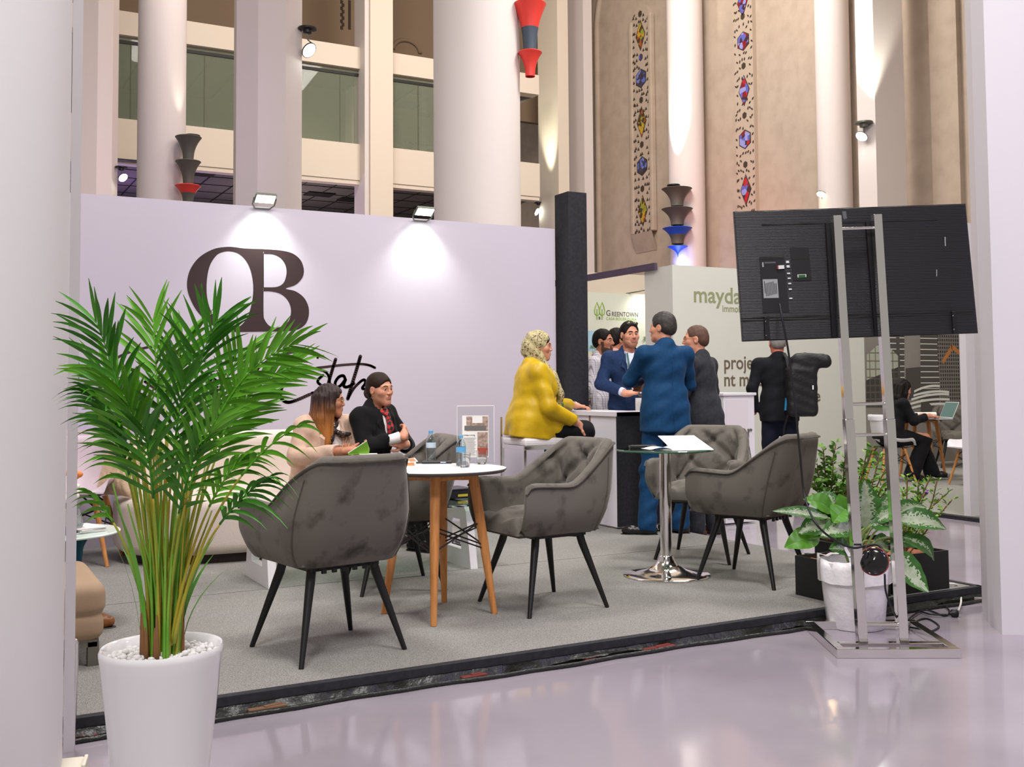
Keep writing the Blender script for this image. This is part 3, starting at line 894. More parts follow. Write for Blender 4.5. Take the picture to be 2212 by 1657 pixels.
# ================================================================== the neighbouring stands
BY = 11.1
m_may = mat('stand_wall_pale', '#cfcfc6', 0.6, spec=0.3)
m_gt = mat('stand_wall_cream', '#d9dccb', 0.6, spec=0.3)
m_olive = mat('olive_vinyl', '#8f9470', 0.6)
m_taupe = mat('taupe_vinyl', '#6b5d4e', 0.6)
corner = at_y(1452, 572, BY)
ML = 2.72
XR = at_y(2110, 700, BY).x + 1.2
mw = MB().span((corner.x, BY, 0), (at_y(1868, 800, BY).x, BY + .08, corner.z)).span((corner.x, BY + .081, 0), (corner.x + .06, BY + 0.62, corner.z - .002)).build('wall_stand', m_may); tag(mw, kind='structure')
def wtext(t, px, py, hpx, m_, Y, par, sx=1.0, nm='lettering', sp=1.0):
    p = at_y(px, py, Y); size = hpx * (p - cC).dot(cV) / CAM_F
    return text_mesh(t, size, nm, m_, par, (p.x, Y - .002, p.z), (math.pi / 2, 0, 0), .001, sx, sp)
def dist_w(px, py, hpx, Y): return hpx * (at_y(px, py, Y) - cC).dot(cV) / CAM_F
wtext('maydan', 1497, 652, 50, m_olive, BY, mw, 1.05)
wtext('immobilier', 1560, 673, 21, m_olive, BY, mw, .92)
wtext('projet', 1563, 797, 42, m_taupe, BY, mw, .92)
wtext('nt moc', 1563, 834, 42, m_taupe, BY, mw, .92)
wtext('ce', 1748, 867, 36, m_taupe, BY, mw, 1.0)
q1 = at_y(1571, 668, BY)
# dark beam over the stand behind
bx = corner.x - .02
o = MB().span((bx - .05, BY + .3, at_x(1346, 588, bx).z - .045), (bx, 14.2, at_x(1346, 588, bx).z + .045)).build('trim_13', m_purple); tag(o, kind='structure')
GY = 15.4
gz = at_y(1346, 634, GY).z
gw = MB().span((at_y(1225, 640, GY).x, GY, 0), (at_y(1450, 640, GY).x, GY + .08, gz)).build('wall_stand_far', m_gt); tag(gw, kind='structure')
o = MB().span((at_y(1225, 640, GY).x, GY + .6, 0), (at_y(1470, 640, GY).x + 1, GY + .7, at_y(1346, 592, GY + .6).z)).build('wall_stand_rear', m_cream); tag(o, kind='structure')
m_green = mat('leaf_logo_green', '#8fae4f', 0.6); m_ink2 = mat('grey_vinyl', '#5d5c55', 0.6); m_sky = mat('print_sky', '#a9cfe0', 0.6); m_palmp = mat('print_palm', '#8ea27a', 0.7)
m_peach = mat('print_pale', '#d9d3bd', 0.6)
g_ = MB()
for cx in (1289.5, 1300.5):
    lp = [(cx, 653), (cx - 3.6, 662), (cx - 5.6, 671), (cx - 4.5, 678), (cx, 682), (cx + 4.5, 678), (cx + 5.6, 671), (cx + 3.6, 662)]
    pts = [at_y(x, y, GY - .004) for x, y in lp]
    g_.tube(pts, .010, 6, closed=True); g_.tube([at_y(cx, 668, GY - .004), at_y(cx, 690, GY - .004)], .010, 6)
g_.build('tree_emblem', m_green, gw)
MB().box(at_y(1295, 687, GY - .003), (.03, .004, .05)).build('tree_emblem', m_ink2, gw)
wtext('G', 1309, 682, 17.5, m_ink2, GY, gw, .95); wtext('REENTOWN', 1321, 683, 14, m_ink2, GY, gw, .86, sp=1.05)
wtext('CASA·BOUSKOURA', 1309, 691, 8.5, m_green, GY, gw, 1.0, sp=1.1)
pr = MB().span((at_y(1270, 760, GY).x, GY - .003, at_y(1346, 812, GY).z), (at_y(1422, 760, GY).x, GY, at_y(1346, 760, GY).z)).build('printed_scene', m_peach, gw)
MB().span((at_y(1270, 700, GY).x, GY - .005, at_y(1346, 760, GY).z), (at_y(1284, 700, GY).x, GY, at_y(1346, 716, GY).z)).span((at_y(1407, 740, GY).x, GY - .005, at_y(1416, 740, GY).z), (at_y(1425, 740, GY).x, GY, at_y(1416, 718, GY).z)).build('printed_sky', m_sky, gw)
for (cx, cy, s) in ((1397, 735, 14), (1280, 752, 11)):
    pm = MB(); c = at_y(cx, cy, GY - .006)
    for i in range(11):
        a = math.radians(-20 + 220 * i / 10); L = s * .0068 * (1 + .2 * (i % 2))
        pm.tube([c, c + Vector((math.cos(a) * L * .6, 0, math.sin(a) * L * .6 + .012)), c + Vector((math.cos(a) * L, 0, math.sin(a) * L - .02))], [.006, .011, .002], 6, flat=.3)
    pm.tube([c, c + Vector((.01, 0, -.25))], .008, 6, flat=.3)
    pm.build('printed_palm', m_palmp, gw)
p = at_y(1411, 629, GY - .35)
r = empty('clip_lamp', p, 0, 'small bright clip lamp over the cream stand wall with the tree emblem', 'lamp')
MB().lathe([(.03, .07), (.075, 0), (.075, -.02)], n=20).build('shade', m_alu2, r); MB().lathe([(0, -.02), (.07, -.021)], n=20, cap=False).build('bulb', m_glow, r)
MB().tube([(0, 0, .05), (-.2, .2, .0), (-.3, .4, -.02)], .012, 6).build('arm', m_alu, r)
lamp('clip_light', 'SPOT', p + Vector((0, 0, -.06)), p + Vector((0, .5, -.5)), 15, (1, 1, .9), .05, spot=120, blend=1)

# stand at the right: side panel, mural, carpet
m_mural = mat('mural_grey', '#8c8780', 0.7, noise=(1.2, '#7d7871', .4, .7))
mx0, mx1 = at_y(1868, 800, BY).x, XR
mu = MB().span((mx0, BY - .01, 0), (mx1, BY + .08, corner.z)).build('wall_mural', m_mural); tag(mu, kind='structure')
def brickmat(name, c1, c2, sx, sz, off=0.0, mort=.25):
    m = mat(name, c1, .7); n, l, b = nodes_of(m)
    tc = n.new('ShaderNodeTexCoord'); mp = n.new('ShaderNodeMapping'); mp.inputs['Rotation'].default_value = (math.pi / 2, 0, 0)
    l.new(tc.outputs['Object'], mp.inputs['Vector'])
    br = n.new('ShaderNodeTexBrick'); br.offset = off; br.inputs['Scale'].default_value = 1
    br.inputs['Brick Width'].default_value = sx; br.inputs['Row Height'].default_value = sz; br.inputs['Mortar Size'].default_value = mort * min(sx, sz)
    br.inputs['Color1'].default_value = (*lin(c1), 1); br.inputs['Color2'].default_value = (*lin(c1), 1); br.inputs['Mortar'].default_value = (*lin(c2), 1)
    l.new(mp.outputs['Vector'], br.inputs['Vector']); l.new(br.outputs['Color'], b.inputs['Base Color']); return m
m_b1 = brickmat('print_tower_glass', '#a7ac9c', '#6f6a5c', .12, .12, mort=.08)
m_b2 = brickmat('print_tower_bands', '#dcdcd4', '#4c4a44', 1.4, .085, mort=.45)
m_b3 = brickmat('print_tower_grid', '#2f2d2c', '#77736c', .05, .06, mort=.22)
m_b4 = mat('print_orange', '#b5753d', .7); m_b5 = mat('print_dark', '#4a4743', .7); m_b6 = mat('print_white', '#d8d8d0', .6); m_b7 = brickmat('print_tower_dark', '#3b3a36', '#55524b', .1, .1, mort=.1)
Zm = lambda pts: [at_y(1600 + x * 540 / 1864, 700 + y * 540 / 1864, BY - .012) for x, y in pts]
def pp(nm, pts, m_, k): MB().extr([p + Vector((0, -k * .0012, 0)) for p in Zm(pts)], (0, .001, 0)).build(nm, m_, mu)
pp('printed_tower', [(1100, -120), (1220, -120), (1220, 600), (1100, 600)], m_b2, 1)
pp('printed_tower', [(1335, -140), (1490, -140), (1480, 640), (1345, 640)], m_b2, 1)
pp('printed_tower', [(940, 230), (1060, 120), (1175, 240), (1175, 330), (940, 420)], m_b1, 2)
pp('printed_tower', [(935, 420), (1175, 320), (1175, 620), (935, 620)], m_b7, 2)
pp('printed_tower', [(1230, 330), (1340, 320), (1340, 560), (1230, 560)], m_b5, 2)
pp('printed_tower', [(1470, -130), (1650, -130), (1650, 640), (1500, 640), (1465, 200)], m_b3, 2)
pp('printed_tower', [(1500, 270), (1575, 150), (1575, 200), (1510, 300)], m_b4, 3)
pp('printed_tower', [(1570, 145), (1650, 215), (1650, 250), (1570, 185)], m_b4, 3)
pp('printed_tower', [(1700, -130), (1800, -130), (1800, 700), (1655, 700), (1655, 200)], m_b5, 2)
for i, (x0, x1, y, t) in enumerate([(1250, 1560, 610, -.12), (1255, 1555, 575, -.12), (1270, 1550, 540, -.14), (1285, 1550, 510, -.1), (1290, 1480, 480, -.22)]):
    n_ = 14; up_ = [(x0 + (x1 - x0) * j / n_, y + (x1 - x0) * t * (j / n_) + 26 * (2 * j / n_ - 1) ** 2 * .6) for j in range(n_ + 1)]
    pp('printed_pavilion', up_ + [(x, y2 + 17) for x, y2 in up_[::-1]], m_b6, 4 + i)
pp('printed_pavilion', [(1340, 600), (1400, 590), (1450, 640), (1340, 660)], m_b5, 9)
o = MB().span((8.15, 6.1, 0.0), (15.5, BY, .03)).build('floor_stand', mat('pale_carpet', '#8d8c84', .95, noise=(200, '#7a7972', .4, .6))); tag(o, kind='structure')
o = MB().span((8.08, 6.05, 0.0), (8.16, BY, .034)).span((8.08, 6.05, 0.0), (15.5, 6.1, .034)).build('trim_14', m_black); tag(o, kind='structure')
pa = at_z(2093, 1115, .03)
zt_ = at_y(2096, 483, pa.y).z
o = MB().span((pa.x, pa.y - .02, 0), (pa.x + 3.0, pa.y + .05, zt_)).build('wall_side', m_white); tag(o, kind='structure')
# low white counter of the stand behind the glass table
q = at_z(1628, 1165, 0)
p0 = at_y(1566, 852, 7.3); p1 = at_y(1628, 852, 7.3)
r = empty('info_counter', ((p0.x + p1.x) / 2, 7.53, 0), 0, 'white box counter in front of the pale stand wall, behind the dark suited man', 'counter')
w_ = p1.x - p0.x + .02
MB().box((0, 0, p0.z / 2), (w_, .45, p0.z - .02)).build('body', m_white, r, bevel=.004); MB().box((0, 0, p0.z), (w_ + .03, .48, .025)).build('countertop', m_white, r, bevel=.004)
MB().box((-.03, -.228, p0.z / 2), (w_ - .10, .004, p0.z - .1)).build('front_panel', mat('counter_panel', '#d5cdd0', .5), r)
tz = at_y(1600, 940, 7.3).z
text_mesh('r', .16, 'lettering', m_ink2, r, (w_ / 2 - .10, -.232, tz - .02), (math.pi / 2, 0, 0), .001)

# ================================================================== furniture of the stand
def velvet(name, c1, c2):
    m = mat(name, c1, 0.75, spec=0.2, sheen=0.6, noise=(9, c2, 0.52, 0.72), bump=(60, 0.12, 0.004)); return m
m_vel = velvet('grey_velvet', '#635e57', '#3b3631')
m_vel2 = velvet('grey_velvet_piping', '#544e47', '#3b3630')
m_wood = mat('beech_wood', '#c8894f', 0.42, spec=0.4, noise=(14, '#b57640', .4, .7), stretch=(6, 6, .5))
m_wire = mat('black_wire', '#141414', 0.4)
m_top = mat('table_laminate', '#e6e2e2', 0.35, spec=0.5)
m_edge = mat('table_edge', '#5a5350', 0.6)

# ---- velvet tub chair, facing +Y, feet on z = 0
def chair_parts():
    a_, b_, rc = 0.285, 0.275, 0.15
    # outline of the wall of the tub: right arm front -> round the back -> left arm front
    path = []
    def seg(p, q, n): path.extend([(p[0] + (q[0] - p[0]) * i / n, p[1] + (q[1] - p[1]) * i / n) for i in range(n)])
    seg((a_, 0.285), (a_, -b_ + rc), 16)
    path.extend([(a_ - rc + rc * math.cos(t), -b_ + rc + rc * math.sin(t)) for t in [-math.pi / 2 * i / 22 for i in range(22)]])
    seg((a_ - rc, -b_), (-a_ + rc, -b_), 26)
    path.extend([(-a_ + rc - rc * math.sin(t), -b_ + rc - rc * math.cos(t)) for t in [math.pi / 2 * i / 22 for i in range(22)]])
    seg((-a_, -b_ + rc), (-a_, 0.285), 16); path.append((-a_, 0.285))
    n = len(path)
    L = [0]
    for i in range(1, n): L.append(L[-1] + math.hypot(path[i][0] - path[i - 1][0], path[i][1] - path[i - 1][1]))
    T = L[-1]
    Zb, Za, Zt, Zs = 0.405, 0.665, 0.880, 0.470
    rows = []; pipe = []; seamL = []; seamR = []
    for i in range(n):
        x, y = path[i]
        p0 = path[max(i - 1, 0)]; p1 = path[min(i + 1, n - 1)]
        tx, ty = p1[0] - p0[0], p1[1] - p0[1]; l = math.hypot(tx, ty)
        nx, ny = -ty / l, tx / l                     # outward
        if nx * x + ny * (y + .0) < 0: nx, ny = -nx, -ny
        s = L[i]; e = min(s, T - s)
        # back weight: 0 on the arms, 1 on the back
        wb = smooth01((e - 0.26) / 0.27)
        h = Za + 0.012 * smooth01(1 - e / .3) + (Zt - Za) * wb ** 1.15
        endf = math.sqrt(max(0, 1 - (1 - min(1, e / 0.07)) ** 2))
        th = (0.052 + 0.022 * wb) * (0.25 + 0.75 * endf)
        h -= 0.05 * (1 - endf); zb = Zb + 0.035 * (1 - endf)
        col = []
        def place(off, z):
            inset = 0.036 * max(0, 1 - (z - zb) / 0.13) ** 2
            lean = 0.25 * max(0, z - 0.46) * wb
            fl = 0.06 * (z - 0.46) * (1 - wb)
            o = off - inset + fl
            sx = 1 - 0.16 * wb * max(0, (z - 0.62) / 0.25)
            return [(x + nx * o) * sx, y + ny * o - lean, z]
        NO, NT, NI = 12, 7, 34
        for j in range(NO): col.append(place(0.012 * math.sin(math.pi * j / NO), zb + (h - th * .5 - zb) * j / NO))
        for j in range(NT):
            t = math.pi * j / (NT - 1); col.append(place(-th / 2 + th / 2 * math.cos(t), h - th / 2 + th / 2 * math.sin(t)))
        for j in range(1, NI + 1):
            z = h - th / 2 + (Zs - 0.05 - h + th / 2) * j / NI
            p = place(-th, z)
            if wb > 0.0:
                # diamond tufting on the inner face
                u = (s - T / 2) / 0.165; v = (z - 0.50) / 0.135
                a1, a2 = u * .5 + v * .5, u * .5 - v * .5
                d1, d2 = abs(a1 - round(a1)), abs(a2 - round(a2))
                puff = (d1 * 2) * (d2 * 2)
                crease = 0.026 * min(1, 2.2 * min(d1, d2) * 2) 
                btn = 0.032 * math.exp(-(d1 * d1 + d2 * d2) / 0.012)
                fade = wb * smooth01((h - z) / .06)
                k = (crease + 0.010 * puff - btn - 0.010) * fade
                p[0] -= nx * k; p[1] -= ny * k
            col.append(p)
        rows.append(col)
        pipe.append(place(0.006, h - th * .35)); 
    shell = MB().grid(rows)
    # front caps of the arms
    for r_ in (0, n - 1):
        b = [r_ * len(rows[0]) + j for j in range(len(rows[0]))]
        shell.f.append(tuple(b)); shell.m.append(0)
    # seat
    P = []
    nu, nv = 52, 52
    for i in range(nu + 1):
        row = []
        for j in range(nv + 1):
            u = -1 + 2 * i / nu; v = -1 + 2 * j / nv
            uu = math.copysign(abs(u) ** .8, u); vv = math.copysign(abs(v) ** .8, v)
            sx = 0.232 * u; sy = 0.045 + 0.255 * v
            edge = (1 - abs(u) ** 6) * (1 - abs(v) ** 6)
            z = 0.410 + 0.10 * edge ** .5 + .008 * (1 - u * u) * (1 - v * v)
            a1 = (sx / 0.17 + sy / 0.17) * .5; a2 = (sx / 0.17 - sy / 0.17) * .5
            d1, d2 = abs(a1 - round(a1)), abs(a2 - round(a2))
            z += (0.024 * min(1, 2.2 * min(d1, d2) * 2) - 0.018 - 0.03 * math.exp(-(d1 * d1 + d2 * d2) / .012)) * min(1, edge * 1.6)
            if v > .8: sy += 0.02 * edge
            row.append((sx, sy, z))
        P.append(row)
    seat = MB().grid(P)
    seat.prism([(-.20, -.18), (.20, -.18), (.205, .27), (-.205, .27)], .394, .415)
    pip = MB().tube(pipe, 0.0058, 6)
    # seams where arm meets back
    for s_ in (-1, 1):
        ii = min(range(n), key=lambda i: abs(L[i] - (T / 2 + s_ * (T / 2 - .47))))
        pts = [Vector(rows[ii][j]) for j in range(0, 12)]
        cx = Vector((0, -.02, 0))
        pip.tube([p + Vector(((p.x) * .012, (p.y) * .012, 0)) for p in pts], 0.004, 5)
    return shell, seat, pip
def make_chair(label):
    r = empty('velvet_armchair', (0, 0, 0), 0, label, 'chair', 'grey velvet armchairs')
    shell, seat, pip = chair_parts()
    sh = shell.build('backrest_shell', m_vel, r, smooth=70)
    seat.build('seat', m_vel, r, smooth=70)
    pip.build('piping', m_vel2, sh, smooth=60)
    u = MB().box((0, 0, .385), (.34, .32, .018))
    for s in (-1, 1): u.tube([(s * -.17, -.15, .377), (s * .17, .15, .377)], .012, 6)
    for i in range(6): u.box((-.12 + .05 * i, -.19, .379), (.02, .012, .018))
    u.build('underframe', m_blackmetal, r)
    for sx in (-1, 1):
        for sy in (-1, 1):
            MB().tube([(sx * .150, sy * .135, .40), (sx * .162, sy * .147, .34), (sx * .253, sy * .243, 0.0)], [.021, .021, .011], 14).build('leg', m_blackmetal, r, smooth=50)
    return r
CH = [(1.545, 4.598, 99.6, 'grey velvet armchair seen from behind, in front of the left of the wooden-legged round table'),
      (2.847, 4.925, 183.0, 'grey velvet armchair right of the wooden-legged round table, tufted back in view'),
      (2.36, 5.82, 171.0, 'grey velvet armchair behind the round table, partly hidden by water bottles'),
      (4.299, 4.914, 114.3, 'grey velvet armchair right of the glass table, beside the potted plants'),
      (4.558, 5.711, 214.3, 'grey velvet armchair behind the glass table, facing forward with buttoned back')]
chair0 = make_chair(CH[0][3])
for i, (x, y, a, lb) in enumerate(CH):
    if i == 0: chair0.location = (x, y, PLAT); chair0.rotation_euler = (0, 0, math.radians(a - 90))
    else: dup(chair0, (x, y, PLAT), math.radians(a - 90), lb)

# ---- round table on four beech legs
def round_table(loc, rz, R, H, label, group=None, topm=m_top, rb=.285, rt=.175):
    r = empty('round_table', loc, rz, label, 'table', group)
    t = MB().lathe([(0, H - .018), (R - .012, H - .018), (R, H - .006), (R, H - .001), (R - .002, H), (0, H)], n=72, cap=False)
    t.m = [1 if all(abs(math.hypot(t.v[i][0], t.v[i][1])) > R - .013 for i in f) else 0 for f in t.f]
    t.build('tabletop', [topm, m_edge], r, smooth=30)
    ap = MB()
    for i in range(4):
        a = math.pi / 4 + i * math.pi / 2; c, s = math.cos(a), math.sin(a)
        ap.box((c * rt * .5, s * rt * .5, H - .04), (rt, .03, .042), a)
        a2 = a + math.pi / 2
        ap.tube([(rt * c, rt * s, H - .04), (rt * math.cos(a2), rt * math.sin(a2), H - .04)], .016, 6)
        MB().tube([(c * rt, s * rt, H - .018), (c * (rt + (rb - rt) * .5), s * (rt + (rb - rt) * .5), H * .5), (c * rb, s * rb, 0)], [.027, .024, .015], 14).build('leg', m_wood, r, smooth=50)
    ap.build('apron', m_wood, r)
    w = MB()
    zt, zb = H * .63, H * .47
    rad = lambda z: rb + (rt - rb) * z / H
    for i in range(4):
        a = math.pi / 4 + i * math.pi / 2; a2 = a + math.pi / 2
        for (z0, z1, o) in ((zt, zb, .0), (zb, zt, .0), (zt - .02, zb - .02, .008)):
            p = Vector((math.cos(a) * rad(z0), math.sin(a) * rad(z0), z0)); q = Vector((math.cos(a2) * rad(z1), math.sin(a2) * rad(z1), z1))
            m_ = (p + q) / 2 * .62; m_.z = (z0 + z1) / 2
            w.tube([p, p * .82 + m_ * .18 if 0 else p.lerp(q, .5), q], .0042, 6)
    w.build('wire_brace', m_wire, r, smooth=60)
    sc = MB()
    for i in range(4):
        a = math.pi / 4 + i * math.pi / 2
        for z in (zt, zb): 
            c = Vector((math.cos(a) * (rad(z) + .021), math.sin(a) * (rad(z) + .021), z)); MB().ball(c, .0055, 8, 6).build('screw', m_chrome2, r)
        return r
RT = (2.274, 4.995)
round_table((RT[0], RT[1], PLAT), math.radians(15), .352, .745, 'white round table on four wooden legs with water bottles, amid the velvet armchairs')

# ---- glass bistro table
m_glt = mat('clear_glass', '#cfe8d8', 0.02, trans=1.0, ior=1.45)
m_glt2 = mat('green_glass_edge', '#5f8f74', 0.08, trans=.6, ior=1.45)
r = empty('glass_table', (3.932, 5.277, PLAT), 0, 'round glass bistro table on a chrome trumpet base, open brochure on top', 'table')
t = MB().lathe([(0, .762), (.298, .762), (.302, .766), (.302, .770), (.298, .774), (0, .774)], n=72, cap=False)
t.m = [1 if all(math.hypot(t.v[i][0], t.v[i][1]) > .29 for i in f) else 0 for f in t.f]
t.build('glass_top', [m_glt, m_glt2], r, smooth=30)
MB().lathe([(.036, .09), (.036, .755), (.06, .757), (.06, .762)], n=32).build('column', m_chrome, r, smooth=40)
MB().lathe([(0, 0), (.262, 0), (.265, .008), (.255, .014), (.19, .022), (.12, .040), (.075, .065), (.052, .095), (.044, .115), (.040, .122), (.036, .124)], n=64).build('trumpet_base', m_chrome, r, smooth=50)

# ---- curved sofa along the wall
m_sofa = mat('cream_boucle', '#cdbfb4', 0.85, spec=0.15, sheen=0.3, bump=(140, 0.25, 0.006))
m_plinth = mat('dark_plinth', '#2b211c', 0.6)
r = empty('curved_sofa', (2.15, 7.66, PLAT), 0, 'cream curved sofa along the white wall with two women sitting on it', 'sofa')
def superoval(a, b, p, n=72, dx=0, dy=0): 
    return [(dx + a * math.copysign(abs(math.cos(t)) ** (2 / p), math.cos(t)), dy + b * math.copysign(abs(math.sin(t)) ** (2 / p), math.sin(t))) for t in [2 * math.pi * i / n for i in range(n)]]
def pad(outl, z0, z1, rad, crown=.02):
    c = (sum(p[0] for p in outl) / len(outl), sum(p[1] for p in outl) / len(outl)); rings = []
    def ring(off, z): return [(p[0] - (p[0] - c[0]) / max(1e-6, math.hypot(p[0] - c[0], p[1] - c[1])) * off, p[1] - (p[1] - c[1]) / max(1e-6, math.hypot(p[0] - c[0], p[1] - c[1])) * off, z) for p in outl]
    for i in range(7): t = math.pi / 2 * i / 6; rings.append(ring(rad * (1 - math.sin(t)), z0 + rad * (1 - math.cos(t))))
    for i in range(7): t = math.pi / 2 * i / 6; rings.append(ring(rad * (1 - math.cos(t)), z1 - rad + rad * math.sin(t)))
    for k in (.75, .5, .25): rings.append([(c[0] + (p[0] - c[0]) * k, c[1] + (p[1] - c[1]) * k, z1 + crown * (1 - k * k)) for p in ring(rad, z1)])
    m = MB().grid(rings, cv=True); b = len(m.v); m.v.append((c[0], c[1], z1 + crown)); n = len(outl); k0 = (len(rings) - 1) * n
    for i in range(n): m.f.append((k0 + i, k0 + (i + 1) % n, b)); m.m.append(0)
    m.f.append(tuple(range(n))[::-1]); m.m.append(0)
    return m
so = superoval(1.09, .58, 2.9)
pad(superoval(1.0, .50, 2.9), 0.0, .075, .004, 0).build('plinth', m_plinth, r, smooth=40)
pad(so, .06, .43, .07).build('seat', m_sofa, r, smooth=60)
# backrest: a thick round-topped wall following the back edge
bk = []
for i in range(49):
    t = math.pi * (0.02 + 0.96 * i / 48)
    x = 1.06 * math.copysign(abs(math.cos(t)) ** (2 / 3.0), math.cos(t)); y = .55 * math.sin(t) ** (2 / 3.0)
    nx, ny = -x * .25, -y; l = math.hypot(nx, ny); nx, ny = nx / l, ny / l
    h = .46 + .38 * smooth01((math.sin(t) - .08) / .42); th = .19
    sec = [(0, .30), (0, h - .09)] + [(th / 2 - th / 2 * math.cos(a), h - .09 + .09 * math.sin(a)) for a in [math.pi * k / 10 for k in range(1, 10)]] + [(th, h - .09), (th + .03, .36)]
    bk.append([(x + nx * o, y + ny * o, z) for o, z in sec])
m = MB().grid(bk); k = len(bk[0]); m.f.append(tuple(range(k))); m.f.append(tuple(range(len(m.v) - k, len(m.v)))); m.m += [0, 0]
m.build('backrest', m_sofa, r, smooth=60)
m_pillow = mat('ruffled_cushion_fabric', '#cdb193', 0.85, sheen=.3, bump=(26, 0.5, 0.02))
def cushion(nm, loc, rz, tilt, s, m_, label):
    P = []; n = 22
    for i in range(n + 1):
        row = []
        for j in range(n + 1):
            u, v = -1 + 2 * i / n, -1 + 2 * j / n
            e = (1 - u ** 4) * (1 - v ** 4)
            row.append((u * s / 2 * (1 - .06 * (1 - v * v)), v * s / 2 * (1 - .06 * (1 - u * u)), .075 * e ** .6 + .006 * math.sin(u * 22 + v * 5)))
        P.append(row)
    b = MB().grid(P); b.grid([[(x, y, -z) for x, y, z in r_] for r_ in P], flip=True)
    R = Matrix.Rotation(rz, 3, 'Z') @ Matrix.Rotation(tilt, 3, 'X'); b.v = [tuple(R @ Vector(v)) for v in b.v]
    o = b.build(nm, m_, loc=loc, smooth=180); tag(o, label, 'cushion'); return o
q = at_y(262, 1032, 7.62)
cushion('sofa_cushion', (q.x, q.y, .68), math.radians(-62), math.radians(72), .36, m_pillow, 'ruffled beige cushion on the left end of the cream sofa')

# ---- pale shell chair at the far left
m_shellc = mat('pale_shell', '#cdbcc4', 0.5, spec=.4)
def shell_grid(W, D, zs, zb, th):
    rows = []
    prof = [(D * .55, zs + .0), (D * .50, zs - .01), (D * .35, zs - .025), (D * .1, zs - .03), (-D * .15, zs - .01), (-D * .32, zs + .06), (-D * .42, zs + .18), (-D * .48, zs + .32), (-D * .53, zb - .06), (-D * .55, zb)]
    pc = curve_pts([(0, y, z) for y, z in prof], 3)
    n = len(pc)
    for i, p in enumerate(pc):
        t = i / (n - 1)
        w = W / 2 * (0.92 + .10 * math.sin(math.pi * min(1, t * 1.25)) - .18 * smooth01((t - .72) / .28) - .04 * (1 - smooth01(t / .15)))
        row = []
        for j in range(17):
            u = -1 + j / 8
            cur = abs(u) ** 2.6
            row.append((w * u, p.y + cur * .10 * smooth01((t - .45) / .3), p.z + cur * (.105 * (1 - smooth01((t - .45) / .35)) * smooth01(t / .2))))
        rows.append(row)
    m = MB().grid(rows); m.grid([[(x, y - th * smooth01((i / n - .3) * 3), z - th) for x, y, z in r_] for i, r_ in enumerate(rows)], flip=True)
    N = len(rows[0]); k = n * N
    edge = [j for j in range(N)] + [i * N + N - 1 for i in range(1, n)] + [(n - 1) * N + j for j in range(N - 2, -1, -1)] + [i * N for i in range(n - 2, 0, -1)]
    for a, b in zip(edge, edge[1:] + edge[:1]): m.f.append((a, b, b + k, a + k)); m.m.append(0)
    return m
def eiffel_chair(nm, loc, rz, label, shellm, group=None, sc=1.0):
    r = empty(nm, loc, rz, label, 'chair', group)
    shell_grid(.46, .44, .455, .82, .012).build('seat_shell', shellm, r, smooth=60)
    w = MB()
    for sx in (-1, 1):
        for sy in (-1, 1):
            MB().tube([(sx * .13, sy * .13, .40), (sx * .225, sy * .215, 0)], [.018, .012], 10).build('leg', m_wood, r, smooth=50)
            w.tube([(sx * .05, sy * .12, .425), (sx * .15, sy * .145, .34)], .006, 5)
            w.tube([(sx * .15, sy * .145, .34), (-sx * .19, sy * .17, .20)], .0045, 5); w.tube([(sx * .15, sy * .145, .34), (sx * .19, -sy * .17, .20)], .0045, 5)
    w.box((0, 0, .418), (.28, .26, .012)); w.build('wire_brace', m_wire, r)
    return r
q = at_z(231, 1225)
sc_ = eiffel_chair('shell_chair', (q.x - .15, q.y + .31, PLAT), math.radians(160), 'pale lilac shell chair at the far left with wooden legs, beside the cream sofa', m_shellc); sc_.scale = (1.1, 1.1, 1.08)
# dark bag or case under it
q2 = at_z(200, 1190)

# ---- small frosted glass side table with brochures at the left
m_frost = mat('frosted_glass', '#cfe0d6', 0.15, spec=.6)
m_teal = mat('teal_velvet', '#1d5466', .8, sheen=.5)
c = at_z(113, 1149, .53)
r = empty('side_table', (c.x, c.y, .07), 0, 'small round frosted glass side table with brochures at the far left', 'table')
ex = (at_z(247, 1149, .53) - c).length
MB().lathe([(0, .448), (ex, .448), (ex + .004, .452), (ex + .004, .456), (ex, .46), (0, .46)], n=56, cap=False).build('glass_top', m_frost, r, smooth=30)
MB().lathe([(0, .04), (.19, .04), (.17, .06), (.03, .08), (.025, .44), (.09, .446)], n=28).build('pedestal', m_chrome2, r, smooth=40)
TC = Vector((c.x, c.y, .53))
BQ = at_z(176, 1147, .5305); m_paper = mat('paper_white', '#e9e6e2', .6); m_grn = mat('sage_print', '#9fb096', .6)
for i in range(4):
    r = empty('brochure', BQ + Vector((.004 * (i % 2), 0, .0015 + .006 * i)), math.radians(20 + 5 * (i % 3)), ['bottom brochure of the stack on the frosted side table', 'second brochure from the bottom of the side table stack', 'second brochure from the top of the side table stack', 'top brochure of the stack on the frosted side table, sage print'][i], 'brochure', 'brochures on the side table')
    MB().box((0, 0, .002), (.15, .21, .0045)).build('pages', m_paper, r)
    MB().box((-.03, .02, .0046), (.05, .09, .0006)).build('cover_print', m_grn, r)
